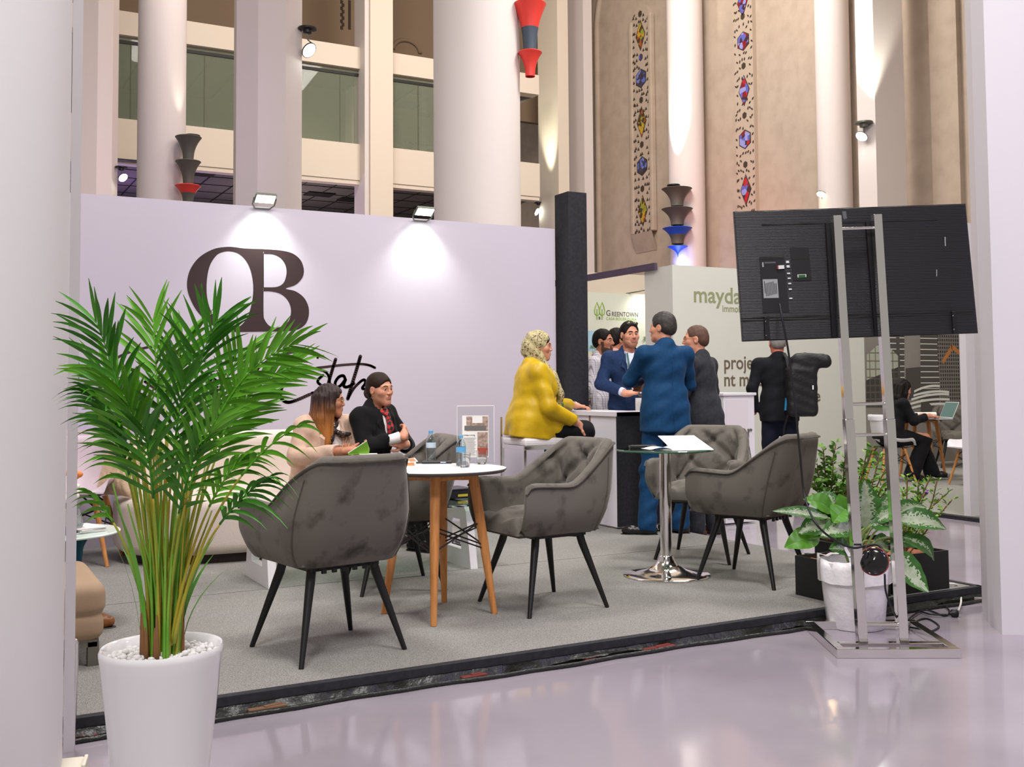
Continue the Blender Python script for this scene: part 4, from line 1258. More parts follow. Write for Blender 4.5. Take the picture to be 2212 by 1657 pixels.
# little bunch of flowers on the side table
m_orange = mat('orange_petals', '#e58a4a', .7); m_petal = mat('white_petals', '#ece6da', .7); m_leafd = mat('bouquet_leaf', '#5f7a38', .6); m_vase = mat('vase_glass', '#cfd6cf', .1, trans=.7)
q = at_d(166, 1105, (TC - cC).dot(cV) - .05)
r = empty('flower_vase', (q.x - .02, q.y + .03, TC.z), 0, 'small vase of orange and white flowers at the far left edge', 'vase'); r.scale = (1.25, 1.25, 1.35)
MB().lathe([(.03, 0), (.045, .03), (.03, .09), (.036, .10)], n=20).build('vase_body', m_vase, r, smooth=60)
fo, fw, fl_ = MB(), MB(), MB()
for i in range(14):
    a = rng.uniform(0, 6.28); d = rng.uniform(0, .055); z = .12 + rng.uniform(0, .05)
    (fo if i % 3 == 0 else fw).ball((d * math.cos(a), d * math.sin(a), z + (.05 if i % 3 == 0 else 0)), (.018, .018, .013), 9, 6)
    fl_.tube([(0, 0, .08), (d * math.cos(a + 1) * 1.5, d * math.sin(a + 1) * 1.5, .11)], [.004, .012], 5, flat=.3)
fo.build('orange_blossoms', m_orange, r, smooth=180); fw.build('white_blossoms', m_petal, r, smooth=180); fl_.build('leaves', m_leafd, r)

# ---- beige armchair at the left edge
m_bei = mat('beige_leatherette', '#a68d72', .6, spec=.3, bump=(90, .15, .004)); m_beimet = mat('grey_steel_leg', '#7d7a70', .4, metal=.7)
e = at_z(200, 1436)
r = empty('beige_armchair', (e.x - .295, e.y + .295, PLAT), 0, 'beige upholstered armchair cut off by the left column, on steel legs', 'armchair')
s = SDF((-.5, -.45, .05), (.45, .45, .42), .010)
s.rbox((0, 0, .275), (.345, .345, .080), .06, .004).rbox((0, 0, .165), (.338, .338, .065), .05, .004)
P, F = s.mesh(); np_mesh([(soften(P, F, 2), F, 0)], 'seat', m_bei, r)
s = SDF((-.6, -.45, .1), (.0, .45, .85), .014); s.rbox((-.40, 0, .45), (.10, .34, .30), .08, .02)
P, F = s.mesh(); np_mesh([(soften(P, F, 2), F, 0)], 'backrest', m_bei, r)
MB().box((0, -.30, .095), (.62, .035, .03)).box((0, .30, .095), (.62, .035, .03)).box((.30, 0, .095), (.035, .60, .03)).build('frame', m_beimet, r)
for sx in (-1, 1):
    for sy in (-1, 1): MB().box((sx * .295, sy * .295, .05), (.045, .045, .10)).build('leg', m_beimet, r)

# ---- chrome tube frame leaning by the left column
q = at_z(147, 1622, 0); q2_ = at_z(160, 1622, 0)
tp = at_d(150, 1378, (q - cC).dot(cV) + .02); 
b = MB().tube(curve_pts([(q.x + .012, q.y, .0), (tp.x + .02, tp.y, tp.z - .05), (tp.x + .012, tp.y, tp.z - .012), (tp.x - .012, tp.y + .01, tp.z), (tp.x - .05, tp.y + .04, tp.z)], 5), .0105, 12)
o = b.build('chrome_tube', m_chrome, smooth=60); tag(o, 'bent chrome tube standing at the left column, beside the white palm pot', 'tube')
m_sock = mat('ivory_plastic', '#cfc9b8', .5)
q = at_z(150, 1690, 0)
r = empty('socket_block', (q.x, q.y, 0), math.radians(-12), 'ivory plastic socket block on the floor at the foot of the left column', 'socket')
MB().box((0, 0, .03), (.085, .12, .06)).build('body', m_sock, r, bevel=.01); MB().box((.046, -.01, .035), (.012, .10, .07)).build('face_plate', m_sock, r, bevel=.004)

# ---- low coffee table: two white slab legs with cut-outs, glass top
m_slab = mat('white_lacquer', '#e2dfe0', .3, spec=.5)
r = empty('coffee_table', (0, 0, 0), 0, 'low coffee table with white cut-out slab legs and glass top before the sofa', 'coffee table')
def slab_leg(x, y0, y1, z1):
    b = MB(); w = .05
    yb0, yb1 = y0, y1; yt0, yt1 = y0 + .09, y1 - .09
    out_ = [(yb0, PLAT), (yb1, PLAT), (yt1 + .02, z1 - .04), (yt1 - .02, z1), (yt0 + .02, z1), (yt0 - .02, z1 - .04)]
    hz0, hz1 = PLAT + .11, PLAT + .30; h0, h1 = y0 + .14, y1 - .14
    hole = [(h0, hz0), (h1, hz0), (h1 - .02, hz1), (h0 + .02, hz1)]
    # frame as four prisms round the hole
    quads = [[out_[0], out_[1], hole[1], hole[0]], [out_[1], out_[2], hole[2], hole[1]], [out_[2], out_[3], out_[4], out_[5], hole[3], hole[2]], [out_[5], out_[0], hole[0], hole[3]]]
    for q_ in quads: b.extr([(x - w / 2, a, z) for a, z in q_], (w, 0, 0))
    return b
SLZ = PLAT + .40
slab_leg(1.715, 6.09, 6.62, SLZ).build('slab_leg', m_slab, r, bevel=None)
slab_leg(3.02, 6.09, 6.62, SLZ).build('slab_leg', m_slab, r)
MB().prism([(1.60, 6.08), (3.14, 6.08), (3.14, 6.63), (1.60, 6.63)], SLZ, SLZ + .012).build('glass_top', m_glt, r)
m_bk = mat('black_card', '#202024', .35)
ml = mat('brochure_blue', '#545a86', .6)
for i, (x, y, a, lb) in enumerate([(1.78, 6.25, .2, 'brochure with blue edge on the coffee table, left of the armchair back'), (1.86, 6.33, -.3, 'pale brochure lying across another on the coffee table')]):
    r = empty('brochure', (x, y, SLZ + .0125 + .006 * i), a, lb, 'brochure', 'brochures on the coffee table')
    MB().box((0, 0, .002), (.21, .15, .004)).build('pages', m_paper, r); MB().box((.03, -.03, .0043), (.10, .05, .0006)).build('cover_print', ml, r)
m_yel = mat('yellow_label', '#b8a830', .6)
q = at_z(990, 1078, SLZ + .012)
r = empty('black_box', (q.x, q.y + .1, SLZ + .0125), math.radians(4), 'flat black box with a yellow label on the coffee table, behind the tufted armchair', 'box')
MB().box((0, 0, .028), (.21, .20, .056)).build('tray', m_bk, r, bevel=.006); MB().box((0, 0, .062), (.22, .21, .012)).build('lid', m_bk, r, bevel=.004); MB().box((.03, -.101, .022), (.08, .002, .016)).build('label_strip', m_yel, r)

# ---- reception counter at the end of the wall
m_cnt = mat('counter_white', '#dcd8de', .28, spec=.5); m_strip = mat('walnut_strip', '#8a5a3a', .5)
KX, KY0, KY1, KZ = 4.835, 7.13, 7.95, at_z(1331, 891, 0).z
kc = at_d(1331, 891, (Vector((4.83, 7.13, .07)) - cC).dot(cV)); KZ = kc.z
KX1 = 5.60
r = empty('reception_counter', (KX, KY0, PLAT), 0, 'white and black reception counter with candy jar, at the end of the white wall', 'counter')
H = KZ - PLAT; LD, LW = .92, .36
for ya, yb in ((.012, .40), (.425, LD - .01)):
    d_ = MB().span((0.004, ya, .015), (.02, yb, H - .035)).build('door', m_cnt, r)
    yh = .385 if ya < .1 else .46
    MB().tube([(.004, yh, H * .78), (-.02, yh, H * .78), (-.02, yh, H * .70), (.004, yh, H * .70)], .004, 6).build('door_handle', m_chrome2, d_)
MB().prism([(.022, .012), (KX1 - KX, .012), (KX1 - KX, .36), (LW, .36), (LW, LD - .01), (.022, LD - .01)], .012, H - .034).build('carcass', m_cnt, r)
MB().span((0.002, .40, .02), (.021, .424, H - .03)).build('wood_strip', m_strip, r)
MB().span((.0, 0, 0.02), (KX1 - KX, .011, H - .002)).build('front_panel', m_black, r)
MB().prism([(-.012, .0), (KX1 - KX + .01, .0), (KX1 - KX + .01, .37), (LW + .01, .37), (LW + .01, LD), (-.012, LD)], H - .034, H).build('worktop', m_cnt, r)
MB().prism([(.02, .05), (KX1 - KX - .03, .05), (KX1 - KX - .03, .34), (LW - .02, .34), (LW - .02, LD - .05), (.02, LD - .05)], 0, .012).build('plinth', m_chrome2, r)

# ---- bar stool under the woman in yellow
m_seatw = mat('white_leatherette', '#dad3d6', .4, spec=.4)
SX, SY = 4.22, 7.40
r = empty('bar_stool', (SX, SY, PLAT), 0, 'chrome bar stool with white padded seat under the woman in yellow', 'stool')
SH = .745
MB().box((0, 0, SH - .02), (.40, .38, .06)).build('seat', m_seatw, r, bevel=.02)
MB().box((0, 0, SH - .065), (.42, .40, .035)).build('seat_frame', m_chrome, r, bevel=.004)
for sx in (-1, 1):
    for sy in (-1, 1): MB().box((sx * .198, sy * .185, (SH - .07) / 2), (.022, .022, SH - .07)).build('leg', m_chrome, r)
fr = MB()
for sx in (-1, 1): fr.box((sx * .198, 0, .26), (.018, .37, .018))
for sy in (-1, 1): fr.box((0, sy * .185, .26), (.39, .018, .018))
fr.build('footrest', m_chrome, r)
b = MB().tube([(-.209, .185, 0.02), (-.209, .185, SH + .17)], .011, 8)
b.build('back_post', m_chrome, r, smooth=50)

# ================================================================== small things
m_pet = mat('bottle_plastic', '#eaf2f4', 0.03, trans=1.0, ior=1.33); m_water = mat('water', '#f2f8fa', 0.0, trans=1.0, ior=1.33)
m_cap = mat('cap_blue', '#5d9fc8', .5); m_lab = mat('label_pale', '#c3d3e2', .5); m_lab2 = mat('label_blue', '#5b9fca', .5)
def bottle(x, y, z, s, label, labm, group='water bottles'):
    r = empty('water_bottle', (x, y, z), 0, label, 'bottle', group)
    pr = [(0, .004), (.026, 0), (.031, .006), (.0315, .02)]
    for i in range(5): pr += [(.0295, .03 + i * .014), (.0315, .037 + i * .014)]
    pr += [(.031, .105), (.031, .15), (.0315, .155), (.030, .165), (.024, .185), (.016, .203), (.0125, .212), (.0125, .222)]
    rs = s * 1.2; pr = [(a * rs, b_ * s) for a, b_ in pr]
    MB().lathe(pr + [(a - .0007, b_) for a, b_ in pr[::-1][:-2]], n=28, cap=False).build('bottle_body', m_pet, r, smooth=50)
    MB().lathe([(0, .216 * s), (.0145 * rs, .216 * s), (.0145 * rs, .236 * s), (.013 * rs, .238 * s), (0, .238 * s)], n=22, cap=False).build('cap', m_cap, r, smooth=40)
    MB().lathe([(.0318 * rs, .108 * s), (.0318 * rs, .148 * s)], n=28, cap=False).build('label', labm, r, smooth=60)
    return r
TZ = PLAT + .7455
q = at_z(931, 998, TZ); bottle(q.x, q.y, TZ, .74, 'taller water bottle with pale label on the round table', m_lab)
q = at_z(996, 1007, TZ); bottle(q.x, q.y, TZ, .69, 'water bottle with blue label on the round table, before the acrylic sign', m_lab2)
m_dglass = mat('drinking_glass', '#f4f6f6', 0.02, trans=1.0, ior=1.3)
for (px, py, lb) in ((1004, 1010, 'short drinking glass just right of the blue labelled bottle'), (1041, 1003, 'short drinking glass under the acrylic sign on the round table')):
    q = at_z(px, py, TZ); r = empty('drinking_glass', (q.x, q.y, TZ), 0, lb, 'glass', 'drinking glasses')
    MB().lathe([(0, .004), (.023, .002), (.026, .01), (.030, .075), (.0285, .075), (.025, .012), (0, .010)], n=28, cap=False).build('glass_body', m_dglass, r, smooth=50)
q = at_z(944, 1001, TZ); r = empty('black_folder', (q.x, q.y, TZ), math.radians(-27), 'slim black case lying on the round table before the bottles', 'case')
MB().box((0, 0, .007), (.165, .05, .012)).build('case_body', m_bk, r, bevel=.003); MB().box((.035, -.0256, .007), (.03, .0008, .005)).build('badge', m_lab, r)
q = at_z(925, 1008, TZ); r = empty('notepad', (q.x - .005, q.y - .02, TZ), math.radians(-27), 'white paper pad under the edge of the black case', 'paper')
MB().box((0, 0, .0008), (.17, .05, .0014)).build('sheet', m_paper, r)
m_copper = mat('copper_print', '#b0703e', .5)
for (px, py, a, lb) in ((884, 998, .3, 'folded leaflet with copper print at the left of the round table'), (882, 1007, -.2, 'small copper coloured card at the near left edge of the round table')):
    q = at_z(px, py, TZ); r = empty('leaflet', (q.x, q.y, TZ), a, lb, 'leaflet', 'leaflets on the round table')
    MB().add([(-.04, -.03, .001), (.04, -.03, .001), (.04, .0, .022), (-.04, .0, .016), (.04, .03, .001), (-.04, .03, .001)], [(0, 1, 2, 3), (3, 2, 4, 5)]).build('sheet', m_paper, r)
    MB().add([(-.02, -.027, .0035), (.03, -.027, .0035), (.03, -.004, .0205), (-.02, -.004, .0165)], [(0, 1, 2, 3)]).build('print', m_copper, r)
# acrylic sign with a flyer
m_acr = mat('acrylic', '#f3f6f6', 0.03, trans=1.0, ior=1.1); m_acre = mat('acrylic_edge', '#f2f2f2', .2)
SD = (Vector((RT[0] + .10, RT[1] + .02, .8)) - cC).dot(cV)
bl = at_z(1025, 1000, TZ); SD = (bl - cC).dot(cV)
def sp(x, y, off=0): return at_d(x, y, SD - off)
r = empty('acrylic_sign', (bl.x, bl.y, TZ), -CAM_YAW, 'clear acrylic sign holder with a printed flyer on the round table', 'sign')
inv = r.matrix_basis.inverted()
def loc_(x, y, off=0): 
    v = Vector(sp(x, y, off)) - Vector(r.location); return Matrix.Rotation(CAM_YAW, 3, 'Z') @ v
a, b_ = loc_(987, 877), loc_(1067, 877)
MB().span((a.x, .008, 0.0), (b_.x, .011, a.z)).span((a.x, -.02, 0), (b_.x, .05, .003)).build('acrylic_sheet', m_acr, r)
eg = MB().span((a.x, .0075, a.z - .002), (b_.x, .0115, a.z + .001)).span((b_.x - .0015, .0075, 0), (b_.x + .001, .0115, a.z)).span((a.x - .001, .0075, 0), (a.x + .0008, .0115, a.z))
eg.build('acrylic_edge', m_acre, r)
a, b_, c_ = loc_(998, 898), loc_(1055, 898), loc_(1055, 988)
MB().span((a.x, .0055, c_.z), (b_.x, .0068, a.z)).build('flyer', m_paper, r)
m_ph = mat('print_room', '#b39a8d', .6, noise=(60, '#8a7468', .4, .6)); m_ph2 = mat('print_sofa', '#6a6663', .6); m_ph3 = mat('print_red', '#a8452f', .6); m_txt = mat('print_text', '#a7a3a2', .6)
def pic(x0, y0, x1, y1, m_, nm, off=.0045):
    p, q_ = loc_(x0, y0), loc_(x1, y1); MB().span((p.x, off, p.z), (q_.x, off + .0006, q_.z)).build(nm, m_, r)
pic(1007, 900, 1054, 931, m_ph, 'photo_print'); pic(1003, 920, 1050, 930, m_ph2, 'photo_sofa', .0038); pic(1020, 900, 1042, 914, m_paper, 'photo_picture', .0038); pic(1031, 934, 1054, 985, m_ph, 'photo_print'); pic(1031, 968, 1054, 980, m_ph3, 'photo_chairs', .0038)
for i in range(14): pic(1001, 946 + i * 2.8, 1001 + 27 - (i * 7 % 5), 947.2 + i * 2.8, m_txt, 'text_line')
p = loc_(1001, 942); tm = text_mesh('Urban Living', .0125, 'flyer_title', m_ink2, r, (p.x, .0045, p.z), (math.pi / 2, 0, 0), .0002)

# glass table: remote, brochures
GZ = PLAT + .7745
q = at_z(1388, 968, GZ); r = empty('remote_control', (q.x, q.y, GZ), math.radians(-20), 'dark remote control on the left of the glass table', 'remote')
MB().box((0, 0, .009), (.17, .045, .018)).build('case', m_bk, r, bevel=.005); bt = MB()
for i in range(8):
    for j in range(2): bt.box((-.06 + i * .014, -.01 + j * .018, .019), (.008, .008, .003))
bt.build('buttons', mat('remote_buttons', '#4a4a4c', .5), r); MB().box((.068, .01, .0185), (.012, .012, .003)).build('power_button', m_rub, r)
q = at_z(1440, 970, GZ); r = empty('brochure', (q.x, q.y, GZ), math.radians(-15), 'open white brochure lying flat on the glass table', 'brochure', 'brochures on the glass table')
for s_ in (-1, 1):
    MB().grid([[(s_ * .14 * u, -.075 + .15 * v, .003 + .014 * math.sin(math.pi * min(1, u * 1.1)) * (1 - .4 * u)) for v in (0, 1)] for u in [i / 8 for i in range(9)]]).build('page', m_paper, r, smooth=180)
q = at_z(1485, 972, GZ); r = empty('brochure', (q.x, q.y, GZ), math.radians(-22), 'white brochure propped open on the glass table with dark printed square', 'brochure', 'brochures on the glass table')
T0, T1 = Vector((-.16, .0, .075)), Vector((.11, .02, .075))
pg = [(-.11, -.075, .002), (.145, -.06, .002), (.06, .06, .082), (-.165, .06, .082)]
MB().extr(pg, (0, .002, .002)).build('cover', m_paper, r)
def onp(u, v): 
    A, B, C_, D_ = [Vector(p_) for p_ in pg]; return (A.lerp(B, u)).lerp(D_.lerp(C_, u), v) + Vector((0, -.0015, .0005))
MB().add([onp(.5, .38), onp(.8, .38), onp(.8, .78), onp(.5, .78)], [(0, 1, 2, 3)]).build('cover_print', mat('print_dark_green', '#4d5648', .6), r)
MB().add([onp(.25, .1), onp(.48, .1), onp(.36, .4), onp(.28, .4)], [(0, 1, 2, 3)]).build('cover_palm_print', mat('print_tan', '#b7a98f', .6), r)
MB().extr([(-.11, -.075, .001), (.145, -.06, .001), (.10, .07, .001), (-.15, .07, .001)], (0, 0, .002)).build('page', m_paper, r)

# counter: candy jar, small bottle, papers, cards
m_jar = mat('jar_glass', '#f2f4f4', .02, trans=1.0, ior=1.2)
JD = at_z(1268, 884, KZ); r = empty('candy_jar', (JD.x + .05, JD.y + .1, KZ), 0, 'glass candy jar with knob lid on the reception counter', 'jar')
jp = [(.0, .0), (.05, 0), (.055, .006), (.03, .012), (.058, .022), (.060, .03), (.060, .125), (.056, .135)]
MB().lathe(jp + [(.054, .135), (.058, .124), (.058, .032), (.03, .024), (0, .022)], n=32, cap=False).build('jar_body', m_jar, r, smooth=40)
MB().lathe([(.062, .135), (.063, .142), (.045, .158), (.015, .168), (.008, .172), (.009, .180), (.018, .190), (.020, .200), (.014, .212), (0, .215)], n=28, cap=False).build('lid', m_jar, r, smooth=50)
JB = Vector(r.location)
cc_ = [mat('candy_' + k, v, .35, spec=.6) for k, v in (('gold', '#c9a45c'), ('brown', '#6b3a26'), ('purple', '#6a4a86'), ('cream', '#e6d6b4'), ('red', '#9c3140'))]
n_c = 0
for k in range(5):
    for (rad_, cnt) in ((.018, 4), (.044, 11)):
        for i in range(cnt):
            a = 2 * math.pi * i / cnt + k * .7; z = .033 + k * .0165
            nm = 'wrapped_candy'
            cb = MB().ball((0, 0, 0), (.0095, .007, .007), 8, 6)
            for s_ in (-1, 1): cb.add([(s_ * .008, 0, 0), (s_ * .017, .006, .004), (s_ * .017, -.006, -.004)], [(0, 1, 2)])
            if k == 0 and i == 0 and rad_ < .02: me0 = None
            o = cb.build(nm, cc_[(i + k * 3 + int(rad_ * 1000)) % 5], loc=JB + Vector((rad_ * math.cos(a), rad_ * math.sin(a), z)), rz=float(rng.uniform(0, 3)), smooth=180)
            tag(o, 'small wrapped candy among many inside the glass jar on the counter', 'candy', 'wrapped candies in the jar'); n_c += 1
q = at_z(1238, 884, KZ); bottle(q.x + .05, q.y + .1, KZ, .70, 'small water bottle on the counter behind the yellow sleeve', m_lab)
for (px, py, a, sz_, lb) in ((1305, 888, .1, (.17, .12), 'white papers under the hand of the woman in yellow'), (1225, 886, -.3, (.12, .09), 'printed card on the counter behind the yellow sleeve'), (1326, 885, .4, (.15, .10), 'white folded sheet on the counter before the navy blazer')):
    q = at_z(px, py, KZ); r = empty('paper_sheet', (q.x + .03, q.y + .06, KZ), a, lb, 'paper', 'papers on the counter')
    MB().box((0, 0, .0015), (*sz_, .003)).build('sheet', m_paper, r); MB().box((.01, 0, .0033), (sz_[0] * .5, sz_[1] * .4, .0004)).build('print', m_txt, r)

# ================================================================== neighbouring stand's furniture
def leg_mid(px, py): return at_z(px, py, .03)
tc_ = (leg_mid(1953, 1027) + leg_mid(2035, 1034)) / 2
round_table((tc_.x + .12, tc_.y + .1, .03), math.radians(20), .40, .75, 'round dark topped table on wooden legs at the far right stand, laptop on it', topm=mat('table_dark', '#3f423f', .3), rb=.30, rt=.19)
FT = Vector((tc_.x + .12, tc_.y + .1, .03 + .7505))
m_ws = mat('white_shell', '#d8d6da', .4, spec=.4)
q = at_z(1900, 1032, .03)
WCX = q

# ================================================================== people
A3 = lambda v: np.array(v, float)
def nrm(v): v = A3(v); return v / np.linalg.norm(v)
m_skin = mat('skin_light', '#c98f74', 0.5, spec=.35, noise=(30, '#bf8268', .4, .7))
m_skin2 = mat('skin_tan', '#b57a5c', 0.5, spec=.35, noise=(30, '#a96f52', .4, .7))
m_lip = mat('lip', '#a9655a', .5); m_eyew = mat('eye_white', '#a8988c', .55); m_iris = mat('iris', '#1c110c', .5)
m_hairb = mat('hair_black', '#14100e', .62, spec=.2, bump=(60, .5, .004), stretch=(4, 4, .6))
m_hairbr = mat('hair_brown', '#2a1c15', .6, spec=.2, bump=(60, .5, .004))
m_stub = mat('stubble_skin', '#9c6c54', .65)
m_beard = mat('beard_dark', '#50362a', .7)

def head_parts(c, R, skin, brow, beard=None, female=False, h=.0034, neck_to=None, neck_r=.055, scale=1.0, look_eye=0.0, extra=None):
    """one continuous head-and-neck surface plus eyes; c = centre of the skull, R columns = right, forward, up"""
    R = A3(R); k = scale
    T = lambda x, y, z: c + R @ (A3((x, y, z)) * k)
    lo = np.minimum(c - .17, (neck_to - .10) if neck_to is not None else c - .17); hi = np.maximum(c + .17, (neck_to + .10) if neck_to is not None else c)
    s = SDF(lo, hi, h)
    jw = .052 if female else .058
    s.ell(T(0, -.014, .034), (.075 * k, .094 * k, .083 * k), .0, R=R)
    s.ell(T(0, .022, -.030), (.064 * k, .066 * k, .072 * k), .035, R=R)
    s.ell(T(0, .034, -.075), (jw * k, .052 * k, .040 * k), .03, R=R)
    s.cap(T(-.012, .070, -.100), T(.012, .070, -.100), .018 * k, None, .03)
    for sg in (-1, 1):
        s.cap(T(sg * .012, .082, .024), T(sg * .046, .070, .022), .011 * k, .009 * k, .018)
        s.ell(T(sg * .042, .058, -.022), (.024 * k, .024 * k, .022 * k), .025, R=R)
        s.ell(T(sg * .032, .094, .003), (.019 * k, .014 * k, .012 * k), .012, 's', R=R)
        s.cap(T(sg * .044, .070, .0115), T(sg * .020, .0795, .0125), .0052 * k, None, .010); s.cap(T(sg * .042, .070, -.0075), T(sg * .022, .078, -.0075), .0034 * k, None, .010)
        # ears
        s.ell(T(sg * .078, -.006, -.006), (.009 * k, .019 * k, .031 * k), .008, R=R)
        s.ell(T(sg * .086, .002, -.004), (.006 * k, .010 * k, .018 * k), .006, 's', R=R)
    s.cap(T(0, .086, .012), T(0, .102 if female else .106, -.024), .0082 * k, .0095 * k if female else .0112 * k, .016)
    for sg in (-1, 1): s.ell(T(sg * .011, .096, -.029), (.009 * k, .011 * k, .008 * k), .008, R=R)
    s.cap(T(-.016, .090, -.052), T(.016, .090, -.052), .0075 * k, None, .010)
    s.cap(T(-.013, .089, -.064), T(.013, .089, -.064), .0085 * k, None, .010)
    s.cap(T(-.02, .100, -.0575), T(.02, .100, -.0575), .0028 * k, None, .004, 's')
    if neck_to is not None:
        s.cap(T(0, -.018, -.05), neck_to, neck_r * .95, neck_r * 1.08, .03)
        if not female: s.ell(T(0, .018, -.128), (.012, .014, .018), .02, R=R)
    P, F = s.mesh(); P = soften(P, F, 1, .4)
    L = (P - c) @ R / k
    fc = L[F].mean(1); x, y, z = fc[:, 0], fc[:, 1], fc[:, 2]; ax = np.abs(x)
    mi = np.zeros(len(F), int)
    mi[(ax < .024 - 2.0 * np.abs(z + .058) * .6) & (z > -.070) & (z < -.046) & (y > .086)] = 1
    bz = .028 - .006 * np.abs(ax - .030) / .02 - (.0 if not female else -.001)
    mi[(ax > .013) & (ax < .050) & (np.abs(z - bz) < (.0050 if not female else .0032)) & (y > .055)] = 2
    if beard is not None:
        b = (z > -.128) & (y > .0) & (mi == 0) & ((z < -.074 + .35 * np.maximum(0, ax - .030)) | ((z < -.040) & (ax < .030) & (z > -.050)) | ((z < -.046) & (ax < .032) & (y > .075)) | ((ax > .052) & (z < -.005) & (y < .035) & (y > .005)))
        mi[b] = 3
    parts = [(P, F, mi)]
    for sg in (-1, 1):
        m = MB().ball((0, 0, 0), .0118 * k, 12, 8); V = A3(m.v) @ R.T + T(sg * .0315, .0745, .0025); parts.append((V, m.f, 4))
        m = MB().ball((0, 0, 0), (.0066 * k, .0030 * k, .0066 * k), 10, 6); V = A3(m.v) @ R.T + T(sg * .0315 + look_eye * .004, .0842, .0022); parts.append((V, m.f, 5))
    return parts, T

def hand_sdf(s, w, f, n, side, curl=(.5, .6, .5), thumb=.6, k=1.0, spread=.10, stag=.12):
    """palm, four jointed fingers of different lengths and a thumb leaving the side of the palm; w wrist, f along the fingers, n out of the palm"""
    f = nrm(f); n = A3(n) - f * (A3(n) @ f); n = nrm(n); t = np.cross(n, f) * side     # t towards the thumb
    R = np.stack([t, f, n], 1); w = A3(w)
    s.cap(w - f * .03, w + f * .02, .026 * k, .027 * k, .02, flat=None)
    s.rbox(w + f * .052 * k, (.040 * k, .048 * k, .0145 * k), .013 * k, .02, R=R)
    s.ell(w + f * .035 * k + t * .028 * k + n * .008, (.019 * k, .030 * k, .016 * k), .015, R=R)
    for i, (o, l) in enumerate(((.030, .072), (.0105, .080), (-.0095, .075), (-.0285, .058))):
        b = w + f * (.096 - .004 * abs(i - 1.2)) * k + t * o * k
        d = nrm(f + t * (.5 - i * .34) * spread); a = 0; pts = [b - d * .012]; 
        for q, (ln, cu) in enumerate(zip((.45, .31, .24), curl)):
            a += cu + stag * (i - 1) * .5
            dd = d * math.cos(a) + n * math.sin(a); b = b + dd * l * ln * k; pts.append(b)
        s.chain(pts, [.0092 * k, .0088 * k, .0080 * k, .0068 * k], .006)
    b = w + f * .026 * k + t * .034 * k; d0 = nrm(f * .55 + t * .75 + n * .35 * thumb); d1 = nrm(f * .85 + t * .35 + n * .6 * thumb); d2 = nrm(f * .95 + t * .0 + n * .6 * thumb)
    s.chain([b - d0 * .01, b + d0 * .034 * k, b + d0 * .034 * k + d1 * .030 * k, b + d0 * .034 * k + d1 * .030 * k + d2 * .022 * k], [.014 * k, .0115 * k, .0098 * k, .0078 * k], .010)

